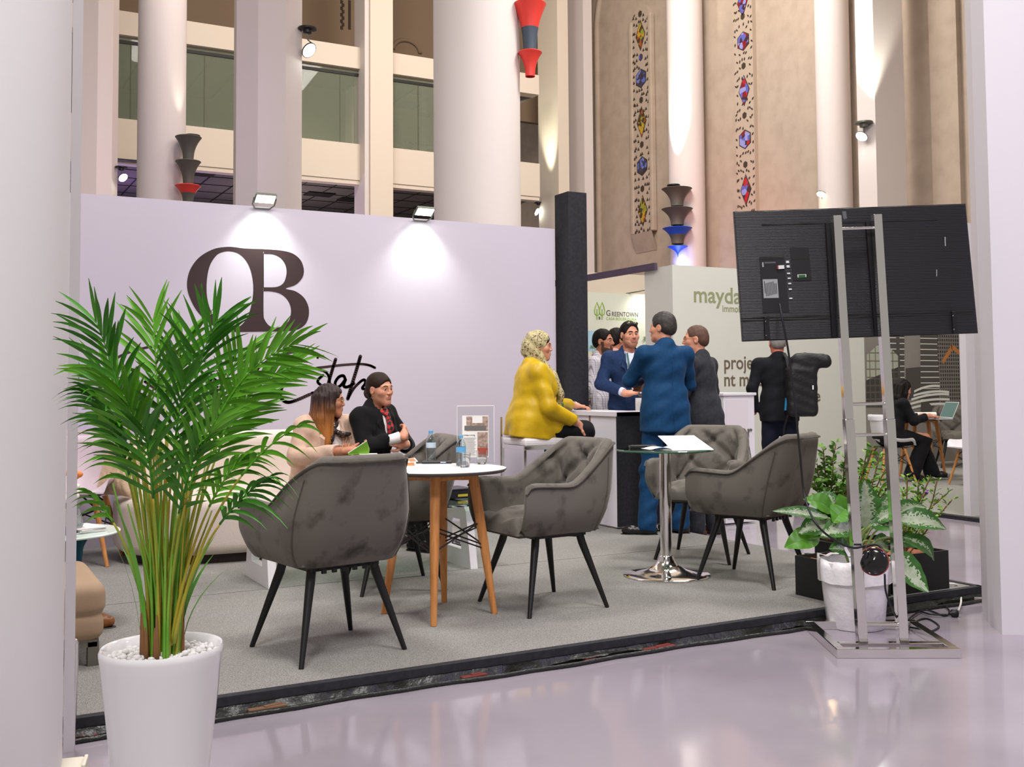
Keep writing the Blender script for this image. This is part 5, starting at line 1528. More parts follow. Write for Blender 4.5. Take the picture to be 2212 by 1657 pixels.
def person(label, loc, ang, P, top, bottom, shoes, skin, hair, group=None, female=False, extra=None, vox=.0085):
    """P: local joints (facing +Y, x to the person's right)"""
    root = empty('person', loc, math.radians(ang - 90), label, 'person', group)
    pel, neck = A3(P['pel']), A3(P['neck']); L = np.linalg.norm(neck - pel); up = (neck - pel) / L
    tw = P.get('twist', 0.0); yv = A3((-math.sin(tw), math.cos(tw), 0)); fw = nrm(yv - up * (yv @ up)); sd = np.cross(fw, up); R = np.stack([sd, fw, up], 1)
    pt = lambda x, y, t: pel + sd * x + fw * y + up * t * L
    W = P.get('w', 1.0); D = P.get('dep', 1.0); shw = P.get('shw', .185 if not female else .155)
    sh = {1: pt(shw, -.012, .885) + A3(P.get('shR', (0, 0, 0))), -1: pt(-shw, -.012, .885) + A3(P.get('shL', (0, 0, 0)))}
    arms = {1: P['armR'], -1: P['armL']}; legs = {1: P['legR'], -1: P['legL']}
    yaw, pitch = P.get('head', (0, 0)); hy = math.radians(yaw); hp = math.radians(pitch)
    hf = A3((-math.sin(hy) * math.cos(hp), math.cos(hy) * math.cos(hp), math.sin(hp))); hs = nrm(np.cross(hf, (0, 0, 1))); hu = np.cross(hs, hf)
    roll = math.radians(P.get('roll', 0)); hs, hu = hs * math.cos(roll) + hu * math.sin(roll), hu * math.cos(roll) - hs * math.sin(roll)
    HR = np.stack([hs, hf, hu], 1)
    hc = neck + A3(P.get('hoff', (0, .025, .150)))
    hsc = P.get('hs', .98 if not female else .94)
    parts, HT = head_parts(hc, HR, skin, None, hair.get('beard'), female, neck_to=pt(0, -.01, .90), neck_r=.054 if not female else .044, scale=hsc, look_eye=P.get('eye', 0))
    pts = [pel, neck, hc] + [A3(a[0]) for a in arms.values()] + [A3(a[1]) for a in arms.values()] + [A3(l[i]) for l in legs.values() for i in (0, 1)] + list(sh.values())
    lo = np.min(pts, 0) - .2; hi = np.max(pts, 0) + .2
    # trunk and limbs below the clothes
    s = SDF(lo, hi, .011)
    def trunk(s, g, k=.05, chest=1.0):
        s.ell(pt(0, .005 + (.012 if female else 0), .70), (.152 * W + g, .098 * D + g, .150 + g), k, R=R)
        s.ell(pt(0, .008, .38), (.132 * W + g, .092 * D + g, .150 + g), k, R=R)
        s.ell(pt(0, -.005, .06), (.152 * W + g, .112 * D + g, .115 + g), k, R=R)
        if female:
            for q in (-1, 1): s.ell(pt(q * .065, .095 * D, .62), (.056 + g * .7, .048 + g * .5, .056 + g * .7), .05, R=R)
        for q in (-1, 1): s.cap(pt(0, -.015, .86), sh[q], .062 + g * .8, .048 + g * .8, .04)
    trunk(s, 0)
    for q in (-1, 1):
        e, w = A3(arms[q][0]), A3(arms[q][1]); s.cap(sh[q], e, .047, .039, .04); s.cap(e, w, .038, .026, .02)
        kn, an = A3(legs[q][0]), A3(legs[q][1]); hp_ = pel + sd * q * .085 - up * .02
        s.cap(hp_, kn, .078, .052, .05); s.cap(kn, an, .050, .034, .03)
    Pb, Fb = s.mesh(); parts.append((soften(Pb, Fb, 1), Fb, 0))
    for q in (-1, 1):
        a = arms[q]
        if len(a) > 2 and a[2] is not None:
            w = A3(a[1]); hs_ = SDF(w - .22, w + .22, .0036); e = A3(a[0]); d = nrm(w - e)
            hs_.cap(w - d * .10, w, .033, .0265, .02)
            hand_sdf(hs_, w, a[2]['f'], a[2]['n'], q, a[2].get('curl', (.4, .5, .4)), a[2].get('th', .6), a[2].get('k', 1.0 if not female else .92), a[2].get('sp', .1))
            Ph, Fh = hs_.mesh(); parts.append((soften(Ph, Fh, 1, .35), Fh, 0))
    body = np_mesh(parts, 'body', [skin, m_lip, hair['mat'], hair.get('beard') or m_stub, m_eyew, m_iris], root)
    # ---- top garment
    def fold(s, amp, seed=0):
        if amp: s.warp(lambda X, Y, Z: amp * (np.sin(31 * Z + 14 * X + 9 * Y + seed) * np.sin(17 * X - 12 * Z + 2 * seed) + .6 * np.sin(55 * Z - 30 * X + 20 * Y + seed)))
    for t_ in top:
        g = t_.get('g', .018); s = SDF(lo, hi, vox)
        trunk(s, g)
        hem = t_.get('hem', -.1)
        fl = t_.get('flare', .0)
        for q in (-1, 1):
            for yy in (-1, 1): s.cap(pt(q * .055 * W, yy * .022 * D, .25), pt(q * (.060 + fl) * W, yy * (.03 + fl * .6) * D - .005, hem - .08), .098 + g * .6, .105 + g * .6, .05)
        if t_.get('belly'): s.ell(pt(0, .05, .25), (.165 * W, .13, .16), .06, R=R)
        if t_.get('lap'):
            for q in (-1, 1):
                kn = A3(legs[q][0]); hp_ = pel + sd * q * .085; s.cap(hp_, hp_ + (kn - hp_) * t_['lap'], .105, .10, .04)
        s.cut(pt(0, 0, hem), -up if not t_.get('hemn') else nrm(t_['hemn']), .01)
        sl = t_.get('sleeve', 1.0); ra = t_.get('ra', .062); rw = t_.get('rw', .046)
        for q in (-1, 1):
            e, w = A3(arms[q][0]), A3(arms[q][1])
            slq = sl[q] if isinstance(sl, dict) else sl
            if slq > 0:
                s.cap(sh[q], e, ra, ra * .88, .035)
                if slq > .5:
                    we = e + (w - e) * (slq - .5) * 2; s.cap(e, we, ra * .86, rw, .03)
                    d = nrm(w - e); s.cap(we + d * .012, we + d * .12, rw * .80, rw * .95, .004, 's'); s.cap(we + d * rw * .55, we + d * .15, rw * 1.3, rw * 1.3, .004, 's') if t_.get('square', 1) else None
                else: 
                    d = nrm(e - sh[q]); ee = sh[q] + (e - sh[q]) * slq * 2; s.cap(ee + d * .0, ee + d * .2, ra * 1.4, ra * 1.4, .005, 's')
        nk = t_.get('neck', .062)
        s.cap(pt(0, -.01, .93), pt(0, -.02, 1.0), nk + .022, nk + .016, .03)
        if t_.get('v'):
            a, b = t_['v'][:2]; wv = t_['v'][2]
            n_ = 6
            for i in range(n_): 
                f0, f1 = i / n_, (i + 1) / n_
                s.cap(pt(0, .155 * D + .02, 1.02 + (b - 1.02) * f0), pt(0, .155 * D + .02, 1.02 + (b - 1.02) * f1), wv * (1 - f0) + .012, wv * (1 - f1) + .008, .006, 's', flat=(1, 2.0, 1))
        if t_.get('collar'):
            cr = []
            for i in range(13):
                a = math.radians(-60 + 300 * i / 12) + math.pi
                a = math.radians(120 - 420 * 0) if False else math.radians(-150 + 300 * i / 12) - math.pi / 2
                cr.append(pt(math.cos(a) * (nk + .006), -.008 + math.sin(a) * (nk + .002), .965 + .035 * (1 - (i / 6 - 1) ** 2)))
            s.chain(cr, [t_['collar'] * .8] * 13, .012, flat=(1, 1, 1.5))
        s.cap(pt(0, -.0, .97), HT(0, .01, -.10), nk - .004, nk + .004, .004, 's')
        fold(s, t_.get('fold', .0025), t_.get('seed', 0))
        if t_.get('slit'): s.cap(pt(*t_['slit'][0]), pt(*t_['slit'][1]), .012, .035, .0, 's')
        Pg, Fg = s.mesh(); o = np_mesh([(soften(Pg, Fg, 2), Fg, 0)], t_['name'], t_['mat'], root)
    # ---- trousers
    if bottom:
        s = SDF(lo, hi, vox); g = bottom.get('g', .014)
        s.ell(pt(0, -.006, .05), (.158 * W + g, .118 * D + g, .13), .03, R=R)
        for q in (-1, 1):
            kn, an = A3(legs[q][0]), A3(legs[q][1]); hp_ = pel + sd * q * .085 - up * .02
            s.cap(hp_, kn, .088 * bottom.get('wd', 1), .068 * bottom.get('wd', 1), .05); s.cap(kn, an - nrm(kn - an) * .03, .066 * bottom.get('wd', 1), bottom.get('cuff', .060), .03)
            s.cap(an - nrm(kn - an) * .165, an - nrm(kn - an) * .3, .12, .12, .0, 's') if bottom.get('cutcuff', 1) else None
        s.cut(pt(0, 0, .30), up); fold(s, bottom.get('fold', .003), 1.3)
        Pg, Fg = s.mesh(); np_mesh([(soften(Pg, Fg, 2), Fg, 0)], bottom.get('name', 'trousers'), bottom['mat'], root)
    # ---- shoes
    if shoes:
        for q in (-1, 1):
            an = A3(legs[q][1]); td = math.radians(legs[q][2]); f = A3((-math.sin(td), math.cos(td), legs[q][3] if len(legs[q]) > 3 else 0)); f = nrm(f); u_ = nrm(A3((0, 0, 1)) - f * f[2])
            s = SDF(an - .30, an + .30, .005); b = an - u_ * (.055 if not shoes.get('drop') else shoes['drop'])
            s.chain([b - f * .045, b + f * .06, b + f * .135, b + f * .175], [.036, .040, .041, .028], .02, flat=None)
            if not shoes.get('low'): s.cap(b - f * .02, an + u_ * .02, .040, .040, .03)
            s.cut(b - u_ * .027, -u_, .006)
            Pg, Fg = s.mesh(); sg = np.cross(f, u_)
            V = soften(Pg, Fg, 1); q_ = V - b; V = b + np.outer(q_ @ f, f) * 1.0 + np.outer(q_ @ sg, sg) * 1.0 + np.outer(np.where(q_ @ u_ > .02, q_ @ u_ * .95, q_ @ u_), u_)
            so_ = np_mesh([(V, Fg, 0)], 'shoe', shoes['mat'], root)
            s2 = SDF(an - .30, an + .30, .006); s2.chain([b - f * .045 - u_ * .03, b + f * .06 - u_ * .03, b + f * .135 - u_ * .03, b + f * .178 - u_ * .03], [.038, .040, .042, .032], .02); s2.cut(b - u_ * .024, u_); s2.cut(b - u_ * .036, -u_)
            Pg, Fg = s2.mesh(); np_mesh([(Pg, Fg, 0)], 'sole', m_blackmetal, so_)
    # ---- hair
    kd = hair['kind']; k = hsc
    rr = lambda a: tuple(x * k for x in a)
    s = SDF(hc - .36, hc + .22, .0046 if kd != 'none' else .05)
    if kd in ('short', 'buzz'):
        t = hair.get('t', .010)
        s.ell(HT(0, -.014, .036), rr((.075 + t, .094 + t, .083 + t * 1.3)), 0, R=HR)
        s.ell(HT(0, -.055, -.01), rr((.068 + t * .5, .055 + t * .5, .062)), .03, R=HR)
        fh = hair.get('front', .010) + .006
        s.ell(HT(0, .125, -.020 + fh), rr((.092, .085, .098)), .01, 's', R=HR)
        s.ell(HT(0, .055, -.085), rr((.12, .085, .085)), .012, 's', R=HR)
        for q in (-1, 1): s.ell(HT(q * .085, .004, -.012), rr((.030, .028, .036)), .006, 's', R=HR)
        s.cut(HT(0, -.06, -.062), HR @ A3((0, .35, -1)), .01)
        s.warp(lambda X, Y, Z: .0016 * np.sin(130 * X + 60 * Z) * np.sin(110 * Y + 40 * Z))
    elif kd == 'bun':
        s.ell(HT(0, -.016, .038), rr((.083, .103, .090)), 0, R=HR); s.ell(HT(0, -.075, -.02), rr((.055, .045, .055)), .03, R=HR); s.ell(HT(0, -.112, -.035), rr((.042, .036, .042)), .012, R=HR)
        s.ell(HT(0, .125, -.030), rr((.085, .085, .112)), .012, 's', R=HR); s.ell(HT(0, .065, -.085), rr((.12, .085, .090)), .012, 's', R=HR)
        for q in (-1, 1): s.ell(HT(q * .088, .004, -.014), rr((.030, .026, .036)), .006, 's', R=HR)
        s.cut(HT(0, .0, .131), HR @ A3((0, 0, 1)), .02)
        s.warp(lambda X, Y, Z: .002 * np.sin(90 * X + 30 * Z))
    elif kd == 'long':
        ln = hair.get('len', .30)
        s.ell(HT(0, -.014, .038), rr((.086, .104, .091)), 0, R=HR)
        for q in (-1, -.5, 0, .5, 1):
            for z0 in (0,):
                a = HT(q * .070, -.05 - .045 * (1 - q * q), .02); b = HT(q * .082, -.055 - .05 * (1 - q * q), -.13); c_ = HT(q * .085, -.045 - .05 * (1 - q * q), -.13) + A3((0, 0, -1)) * (ln - .14) + HR @ A3((0, .03 * abs(q), 0))
                s.chain([a, b, c_], [.040, .042, .026], .02)
        for q in (-1, 1):
            a = HT(q * .072, .02, .06); b = HT(q * .082, .012, -.06); c_ = HT(q * .086, .005, -.12) + A3((0, 0, -1)) * (ln - .15); s.chain([a, b, c_], [.022, .030, .020], .02)
        s.ell(HT(0, .128, -.028), rr((.078, .090, .108)), .012, 's', R=HR); s.ell(HT(0, .09, -.13), rr((.066, .075, .12)), .012, 's', R=HR)
        s.warp(lambda X, Y, Z: .003 * np.sin(150 * X + 8 * Z + 60 * Y) + .002 * np.sin(260 * X - 90 * Y))
    if kd not in ('none', 'hijab'):
        Pg, Fg = s.mesh(); np_mesh([(soften(Pg, Fg, 1), Fg, 0)], 'hair', hair.get('hmat', hair['mat']), root)
    return dict(root=root, pt=pt, HT=HT, HR=HR, hc=hc, R=R, up=up, fw=fw, sd=sd, sh=sh, lo=lo, hi=hi, neck=neck, hsc=hsc)

def cloth(name, col, rough=.8, n=None, sheen=.15, bump=(220, .25, .003)): return mat(name, col, rough, spec=.2, sheen=sheen, noise=n, bump=bump)
def garment(s, name, m_, root, it=2):
    P_, F_ = s.mesh(); return np_mesh([(soften(P_, F_, it), F_, 0)], name, m_, root)
def to_local(loc, ang, w):
    a = math.radians(ang - 90); d = A3(w) - A3(loc); return A3((d[0] * math.cos(a) + d[1] * math.sin(a), -d[0] * math.sin(a) + d[1] * math.cos(a), d[2]))
STAND = dict(pel=(0, 0, .94), neck=(0, .0, 1.47), legR=((.10, .02, .50), (.105, -.02, .085), 10), legL=((-.10, .02, .50), (-.105, -.02, .085), -10))

# ---- man in the blue suit, back to us, arms folded
m_blue = cloth('blue_suit', '#0f375a', .75, n=(40, '#123e63', .4, .7)); m_shirtw = cloth('white_shirt', '#d5d6dc', .8); m_shoeb = mat('black_leather', '#14110f', .3, spec=.6)
m_grey_hair = mat('hair_black_grey', '#26211e', .6, noise=(300, '#4d4742', .5, .7), bump=(90, .5, .004))
bm_loc = (5.03, 6.74, PLAT)
pz = dict(STAND); pz.update(head=(38, 0), w=1.08, dep=1.12, shw=.185, armL=((-.235, .15, 1.20), (-.06, .30, 1.20), dict(f=(.8, .3, .3), n=(.2, -1, 0), curl=(.5, .7, .5))), armR=((.275, .10, 1.17), (.02, .29, 1.14), dict(f=(-.9, .1, .1), n=(0, -1, 0), curl=(.3, .4, .3))),
          legL=((-.13, .03, .50), (-.16, .02, .085), 62), legR=((.11, .03, .50), (.12, .0, .085), 30))
pb = person('man in a bright blue suit with his back to us, arms folded, at the counter', bm_loc, 82, pz,
            [dict(name='jacket', mat=m_blue, g=.024, hem=-.27, flare=.015, fold=.0035, v=(1, .45, .05), collar=.012)], dict(mat=m_blue, cuff=.075, wd=1.08, fold=.005), dict(mat=m_shoeb), m_skin, dict(kind='short', mat=m_grey_hair, t=.011, hmat=m_grey_hair))
PTb = pb['pt']
b = MB(); b.tube(curve_pts([PTb(0, -.132, .80), PTb(0, -.136, .60), PTb(0, -.126, .38), PTb(0, -.150, .10), PTb(0, -.158, -.12), PTb(0, -.158, -.27)], 6), .0022, 5); b.build('back_seam', m_blue, pb['root'], smooth=180)

# ---- man in the dark charcoal suit, beside him
m_char = cloth('charcoal_suit', '#2b2d31', .8, n=(40, '#33353a', .4, .7)); m_shoebr = mat('brown_leather', '#3b1d14', .25, spec=.6); m_buzz = mat('hair_cropped_brown', '#4a3226', .7, noise=(220, '#6d4e3d', .45, .7))
q = at_z(1527, 1158, 0)
pz = dict(STAND); pz.update(pel=(0, 0, .94), neck=(0, .03, 1.46), head=(22, -2), w=1.02, dep=1.12, armR=((.25, .02, 1.18), (.15, .22, 1.04), dict(f=(-.5, .8, 0), n=(-1, -.3, -.2))), armL=((-.25, .05, 1.18), (-.10, .26, 1.05), dict(f=(.6, .7, 0), n=(.8, -.6, 0))),
          legL=((-.10, .03, .50), (-.11, .02, .085), 10), legR=((.10, .02, .50), (.11, -.04, .085), 5))
pd = person('bespectacled man in a dark charcoal suit standing right of the blue suit', (q.x + .02, q.y + .05, 0), 118, pz,
            [dict(name='shirt', mat=m_shirtw, g=.010, hem=.1, sleeve=0.0, collar=.007, neck=.051, fold=0), dict(name='jacket', mat=m_char, g=.024, hem=-.30, flare=.012, v=(1, .42, .055), fold=.003)], dict(mat=m_char, cuff=.07), dict(mat=m_shoebr), m_skin, dict(kind='buzz', mat=m_buzz, t=.004, front=.028))
def glasses(p, m_, zoff=0.0, yoff=.098, name='glasses', lens=None):
    b = MB(); HT = p['HT']
    for sg in (-1, 1):
        b.tube([HT(sg * .033 + .021 * math.cos(t), yoff + .004 - .006 * abs(sg * .033 + .021 * math.cos(t)) / .05, .002 + zoff + .017 * math.sin(t)) for t in [2 * math.pi * i / 14 for i in range(14)]], .0016, 5, closed=True)
        b.tube([HT(sg * .054, yoff - .006, .008 + zoff), HT(sg * .079, .03, .008 + zoff), HT(sg * .081, -.012, .002 + zoff)], .0016, 5)
    b.tube([HT(-.012, yoff + .004, .006 + zoff), HT(.012, yoff + .004, .006 + zoff)], .0016, 5)
    b.build(name, m_, p['root'], smooth=60)
m_gold = mat('gold_wire', '#c7a868', .25, metal=1.0)
glasses(pd, m_gold)

# ---- man in the navy blazer behind the counter
m_navy = cloth('navy_blazer', '#1b2d4d', .8, n=(60, '#22365a', .4, .7)); m_lshirt = cloth('pale_blue_shirt', '#b9c0d6', .8, n=(300, '#c9cee0', .4, .6))
nl_ = (5.47, 7.86, PLAT); na = -104
pz = dict(STAND); pz.update(head=(4, -1), eye=1.0, roll=0, w=1.06, dep=1.1, armR=((.27, .00, 1.18), (.12, .27, 1.09), dict(f=(-.8, .5, .10), n=(-.1, .3, 1), curl=(.55, .8, .6), th=1.1)), armL=((-.27, .0, 1.17), (-.20, .24, 1.02), dict(f=(.6, .7, 0), n=(0, .2, 1))))
pn = person('bearded man in a navy blazer behind the counter, facing us and holding a leaflet', nl_, na, pz,
            [dict(name='shirt', mat=m_lshirt, g=.013, hem=-.05, sleeve=.97, ra=.05, rw=.040, v=(1, .74, .035), collar=.011, fold=.0015), dict(name='blazer', mat=m_navy, g=.026, hem=-.28, sleeve=.92, v=(1, .08, .085), fold=.003)], dict(mat=m_navy), dict(mat=m_shoeb), m_skin, dict(kind='short', mat=m_hairb, beard=m_stub, t=.009, front=.018))
b = MB()
for sg in (-1, 1):   # lapels
    pl_ = [pn['pt'](sg * .062, .080, .99), pn['pt'](sg * .105, .118, .86), pn['pt'](sg * .125, .128, .74), pn['pt'](sg * .10, .140, .70), pn['pt'](sg * .035, .148, .30), pn['pt'](sg * .068, .150, .55), pn['pt'](sg * .080, .140, .78)]
    b.extr(pl_, tuple(pn['fw'] * .008))
b.build('lapels', m_navy, pn['root'], bevel=.003)
m_lany = mat('lanyard_green', '#2c5a48', .6)
MB().tube([pn['pt'](.045, .075, .97), pn['pt'](.050, .135, .75), pn['pt'](.02, .155, .50), pn['pt'](-.03, .155, .25)], .008, 6, flat=.3).build('lanyard', m_lany, pn['root'])
MB().box(pn['pt'](-.035, .165, .10), (.085, .004, .115)).build('badge', m_paper, pn['root'])
sg_ = MB()
HT = pn['HT']
for s_ in (-1, 1): sg_.ball(HT(s_ * .033, .060, .103), (.024, .010, .016), 12, 8, R=Matrix.Rotation(.5, 3, 'X'))
sg_.tube([HT(-.058, .05, .10), HT(-.083, -.02, .07)], .003, 5).tube([HT(.058, .05, .10), HT(.083, -.02, .07)], .003, 5).tube([HT(-.01, .066, .104), HT(.01, .066, .104)], .003, 5)
sg_.build('sunglasses', mat('sunglass_lens', '#3c3a22', .1, spec=.8), pn['root'], smooth=60)
w_ = A3((.12, .27, 1.09)); 
r = empty('leaflet', Vector(nl_) + Matrix.Rotation(math.radians(na - 90), 3, 'Z') @ Vector((-.015, .36, 1.165)), math.radians(na - 90 + 8), 'printed leaflet in the hand of the man in the navy blazer', 'leaflet')
MB().box((0, 0, 0), (.10, .003, .15), M=Matrix.Rotation(-.25, 3, 'X')).build('sheet', m_paper, r)
MB().box((0, .003, .03), (.08, .001, .06), M=Matrix.Rotation(-.25, 3, 'X')).build('print', mat('leaflet_print', '#8b87a0', .6, noise=(40, '#d8d5dc', .45, .55)), r)

# ---- man in the checked shirt behind him
def checkmat(name, base, line, sc_, wd=.08):
    m = mat(name, base, .85, sheen=.1); n, l, b = nodes_of(m)
    tc = n.new('ShaderNodeTexCoord'); sp_ = n.new('ShaderNodeSeparateXYZ'); l.new(tc.outputs['Object'], sp_.inputs['Vector']); out = None
    for axn in 'XYZ':
        mu_ = n.new('ShaderNodeMath'); mu_.operation = 'MULTIPLY'; mu_.inputs[1].default_value = sc_; l.new(sp_.outputs[axn], mu_.inputs[0])
        fr_ = n.new('ShaderNodeMath'); fr_.operation = 'FRACT'; l.new(mu_.outputs[0], fr_.inputs[0])
        lt_ = n.new('ShaderNodeMath'); lt_.operation = 'LESS_THAN'; lt_.inputs[1].default_value = wd; l.new(fr_.outputs[0], lt_.inputs[0])
        if axn == 'Y': continue
        if out is None: out = lt_
        else:
            mx_ = n.new('ShaderNodeMath'); mx_.operation = 'MAXIMUM'; l.new(out.outputs[0], mx_.inputs[0]); l.new(lt_.outputs[0], mx_.inputs[1]); out = mx_
    mix = n.new('ShaderNodeMix'); mix.data_type = 'RGBA'; mix.inputs['A'].default_value = (*lin(base), 1); mix.inputs['B'].default_value = (*lin(line), 1)
    l.new(out.outputs[0], mix.inputs['Factor']); l.new(mix.outputs['Result'], b.inputs['Base Color']); return m
m_check = checkmat('checked_shirt', '#d6d1d4', '#8f8a94', 62, .2); m_blk = cloth('black_cloth', '#141416', .85)
q = at_d(1297, 800, 10.2)
pz = dict(STAND); pz.update(neck=(0, .01, 1.48), head=(-6, 0), armR=((.25, -.02, 1.18), (.24, .03, .93), None), armL=((-.25, -.02, 1.18), (-.24, .04, .93), None))
pc_ = person('bearded man in a white checked shirt standing behind the candy jar', (q.x, q.y, .03), -52, pz, [dict(name='shirt', mat=m_check, g=.018, hem=-.10, sleeve=1.0, v=(1, .88, .03), collar=.011)], dict(mat=m_blk), dict(mat=m_shoeb), m_skin2, dict(kind='short', mat=m_hairb, beard=m_beard, t=.008, front=.010))
# ---- man in the pink shirt, half hidden
m_pink = cloth('pink_shirt', '#d6a79c', .85); m_ored = cloth('orange_sleeve_band', '#c8502f', .85)
q = at_d(1331, 800, 10.6)
pz = dict(STAND); pz.update(neck=(0, .0, 1.52), pel=(0, 0, .97), head=(-10, 0), armR=((.25, -.02, 1.22), (.24, .03, .97), None), armL=((-.25, .0, 1.22), (-.24, .06, .97), None))
pp_ = person('dark haired man in a pink shirt, mostly hidden behind the navy blazer', (q.x, q.y, .02), 5, pz, [dict(name='shirt', mat=m_pink, g=.018, hem=-.12, sleeve=.55)], dict(mat=cloth('tan_trousers', '#a58a7c', .85)), dict(mat=m_shoeb), m_skin2, dict(kind='short', mat=m_hairb, t=.009))
for sg in (-1, 1):
    e = A3((sg * .25, -.01, 1.22)); MB().lathe([(.064, -.035), (.067, 0), (.066, .045)], c=tuple(e), n=20, cap=False).build('sleeve_band', m_ored, pp_['root'], smooth=60)
# ---- person behind the blue shoulder, only the crown of the head shows
q = at_d(1419, 760, 11.2)
pz = dict(STAND); pz.update(neck=(0, .0, 1.375), pel=(0, 0, .88), head=(0, 0), armR=((.2, -.02, 1.1), (.2, .03, .86), None), armL=((-.2, .0, 1.1), (-.2, .06, .86), None), legR=((.10, .02, .46), (.10, -.02, .085), 10), legL=((-.10, .02, .46), (-.10, -.02, .085), -10))
person('dark haired person whose crown just shows behind the blue suit shoulder', (q.x, q.y, 0), -100, pz, [dict(name='shirt', mat=m_blk, g=.018, hem=-.1)], dict(mat=m_blk), dict(mat=m_shoeb), m_skin2, dict(kind='short', mat=m_hairb, t=.012))

# ---- man with the backpack walking away
m_jkt = cloth('black_jacket', '#16171c', .85); m_jean = cloth('dark_jeans', '#161b2a', .85); m_pack = mat('black_pack_fabric', '#121213', .55, spec=.4, bump=(40, .4, .01)); m_rskin = mat('skin_ruddy', '#c9705c', .5)
m_greyh = mat('hair_grey', '#7d7672', .7)
q = at_z(1688, 1100, 0)
pz = dict(STAND); pz.update(neck=(.0, .02, 1.49), pel=(0, 0, .95), head=(0, -6), w=1.05, shw=.195, armL=((-.27, -.05, 1.19), (-.24, .05, .95), None), armR=((.26, -.02, 1.18), (.23, .10, .95), None), legL=((-.10, .06, .51), (-.10, .14, .085), 5), legR=((.11, -.01, .49), (.16, -.16, .10), -20))
pk_ = person('man in dark jacket with a black backpack walking away behind the glass table', (q.x, q.y, 0), 58, pz, [dict(name='jacket', mat=m_jkt, g=.026, hem=-.16, fold=.003, collar=.014)], dict(mat=m_jean, cuff=.075, wd=1.05), dict(mat=mat('tan_brown_shoe', '#5b3a2c', .5)), m_rskin, dict(kind='short', mat=m_greyh, t=.005))
a_ = math.radians(58 - 90)
r = empty('backpack', Vector((q.x, q.y, 0)) + Matrix.Rotation(a_, 3, 'Z') @ Vector((.13, -.155, 1.02)), a_, 'black roll-top backpack on the back of the walking man', 'backpack')
s = SDF((-.28, -.34, -.12), (.36, .14, .62), .009)
s.rbox((.03, -.12, .14), (.145, .095, .24), .05, .02).rbox((.05, -.13, .40), (.13, .06, .08), .04, .05); s.cap((.0, -.13, .46), (.26, -.17, .43), .035, .05, .03, flat=(1, 1, 1.3)).rbox((.10, -.15, .44), (.14, .045, .06), .03, .04)
s.warp(lambda X, Y, Z: .004 * np.sin(28 * X + 30 * Z) * np.sin(20 * Y + 35 * Z)); garment(s, 'pack_body', m_pack, r)
b = MB()
for x in (-.06, .14): b.tube([(x, -.03, .34), (x - .01, .02, .46), (x - .03, .07, .52)], .018, 6, flat=.4)
b.tube([(-.09, -.10, -.05), (-.12, -.02, -.2), (-.13, .0, -.34)], .012, 5, flat=.4); b.build('strap', m_pack, r)
MB().box((-.118, -.10, .02), (.012, .04, .12), M=Matrix.Rotation(.1, 3, 'Y')).build('blue_tab', mat('tab_blue', '#2a8fc0', .5), r); MB().box((.12, -.218, .18), (.012, .006, .04)).build('white_tag', m_paper, r)

# ---- woman in yellow with a patterned headscarf, on the bar stool
m_yell = mat('yellow_satin', '#c4a008', .42, spec=.45, sheen=.2, noise=(8, '#b18d05', .45, .7), bump=(26, .2, .008)); m_blkt = cloth('black_trousers', '#101013', .8)
def leopard(name, base, spot, third, sc_=42):
    m = mat(name, base, .75); n, l, b = nodes_of(m)
    tc = n.new('ShaderNodeTexCoord'); no = n.new('ShaderNodeTexNoise'); no.inputs['Scale'].default_value = sc_; no.inputs['Detail'].default_value = 2; no.inputs['Distortion'].default_value = .8
    l.new(tc.outputs['Object'], no.inputs['Vector']); cr = n.new('ShaderNodeValToRGB'); l.new(no.outputs['Fac'], cr.inputs['Fac']); e = cr.color_ramp.elements
    cr.color_ramp.interpolation = 'LINEAR'; e[0].position = .40; e[0].color = (*lin(spot), 1); e[1].position = .46; e[1].color = (*lin(base), 1); x = e.new(.60); x.color = (*lin(base), 1); x = e.new(.66); x.color = (*lin(third), 1)
    l.new(cr.outputs['Color'], b.inputs['Base Color']); return m
m_leo = leopard('leopard_scarf', '#b9ad82', '#54452f', '#938b52', 60); m_leog = leopard('green_scarf_end', '#5f8a3c', '#2f5f2a', '#c8cfa0', 26)
yl = (4.235, 7.40, PLAT); ya_ = -14
TL = lambda w: to_local(yl, ya_, w)
hand_w = at_z(1258, 880, KZ + .03); hand_l = TL((hand_w.x + .0, hand_w.y + .12, hand_w.z + .015))
lapw = at_d(1222, 893, 8.75); lap_l = TL(tuple(lapw))
pz = dict(pel=(0, -.06, .86), neck=(0, -.012, 1.335), w=1.22, dep=1.36, shw=.162, head=(-18, -3), hs=.96, hoff=(0, .045, .150),
          armL=((-.22, .17, 1.02), tuple(hand_l), dict(f=(.25, .95, -.12), n=(0, 0, -1), curl=(.25, .5, .4), th=.4)), armR=((.24, .04, 1.0), (.15, .31, .855), dict(f=(-.35, .75, -.55), n=(-.6, -.2, -.75), curl=(.25, .3, .2), th=.3)),
          legR=((.10, .38, .80), (.11, .13, .42), 0, -.35), legL=((-.11, .40, .79), (-.10, .24, .38), 0, -.2))
py_ = person('woman in a yellow satin tunic and leopard headscarf on the bar stool', yl, ya_, pz,
             [dict(name='tunic', mat=m_yell, g=.030, hem=-.235, sleeve={1: .93, -1: .90}, ra=.070, rw=.056, fold=.0026, belly=1, lap=.42, collar=.016, flare=.02)], dict(mat=m_blkt, wd=1.15, cuff=.055), dict(mat=mat('pale_pink_shoe', '#c9a39a', .5)), m_skin, dict(kind='hijab', mat=m_hairb), female=True)
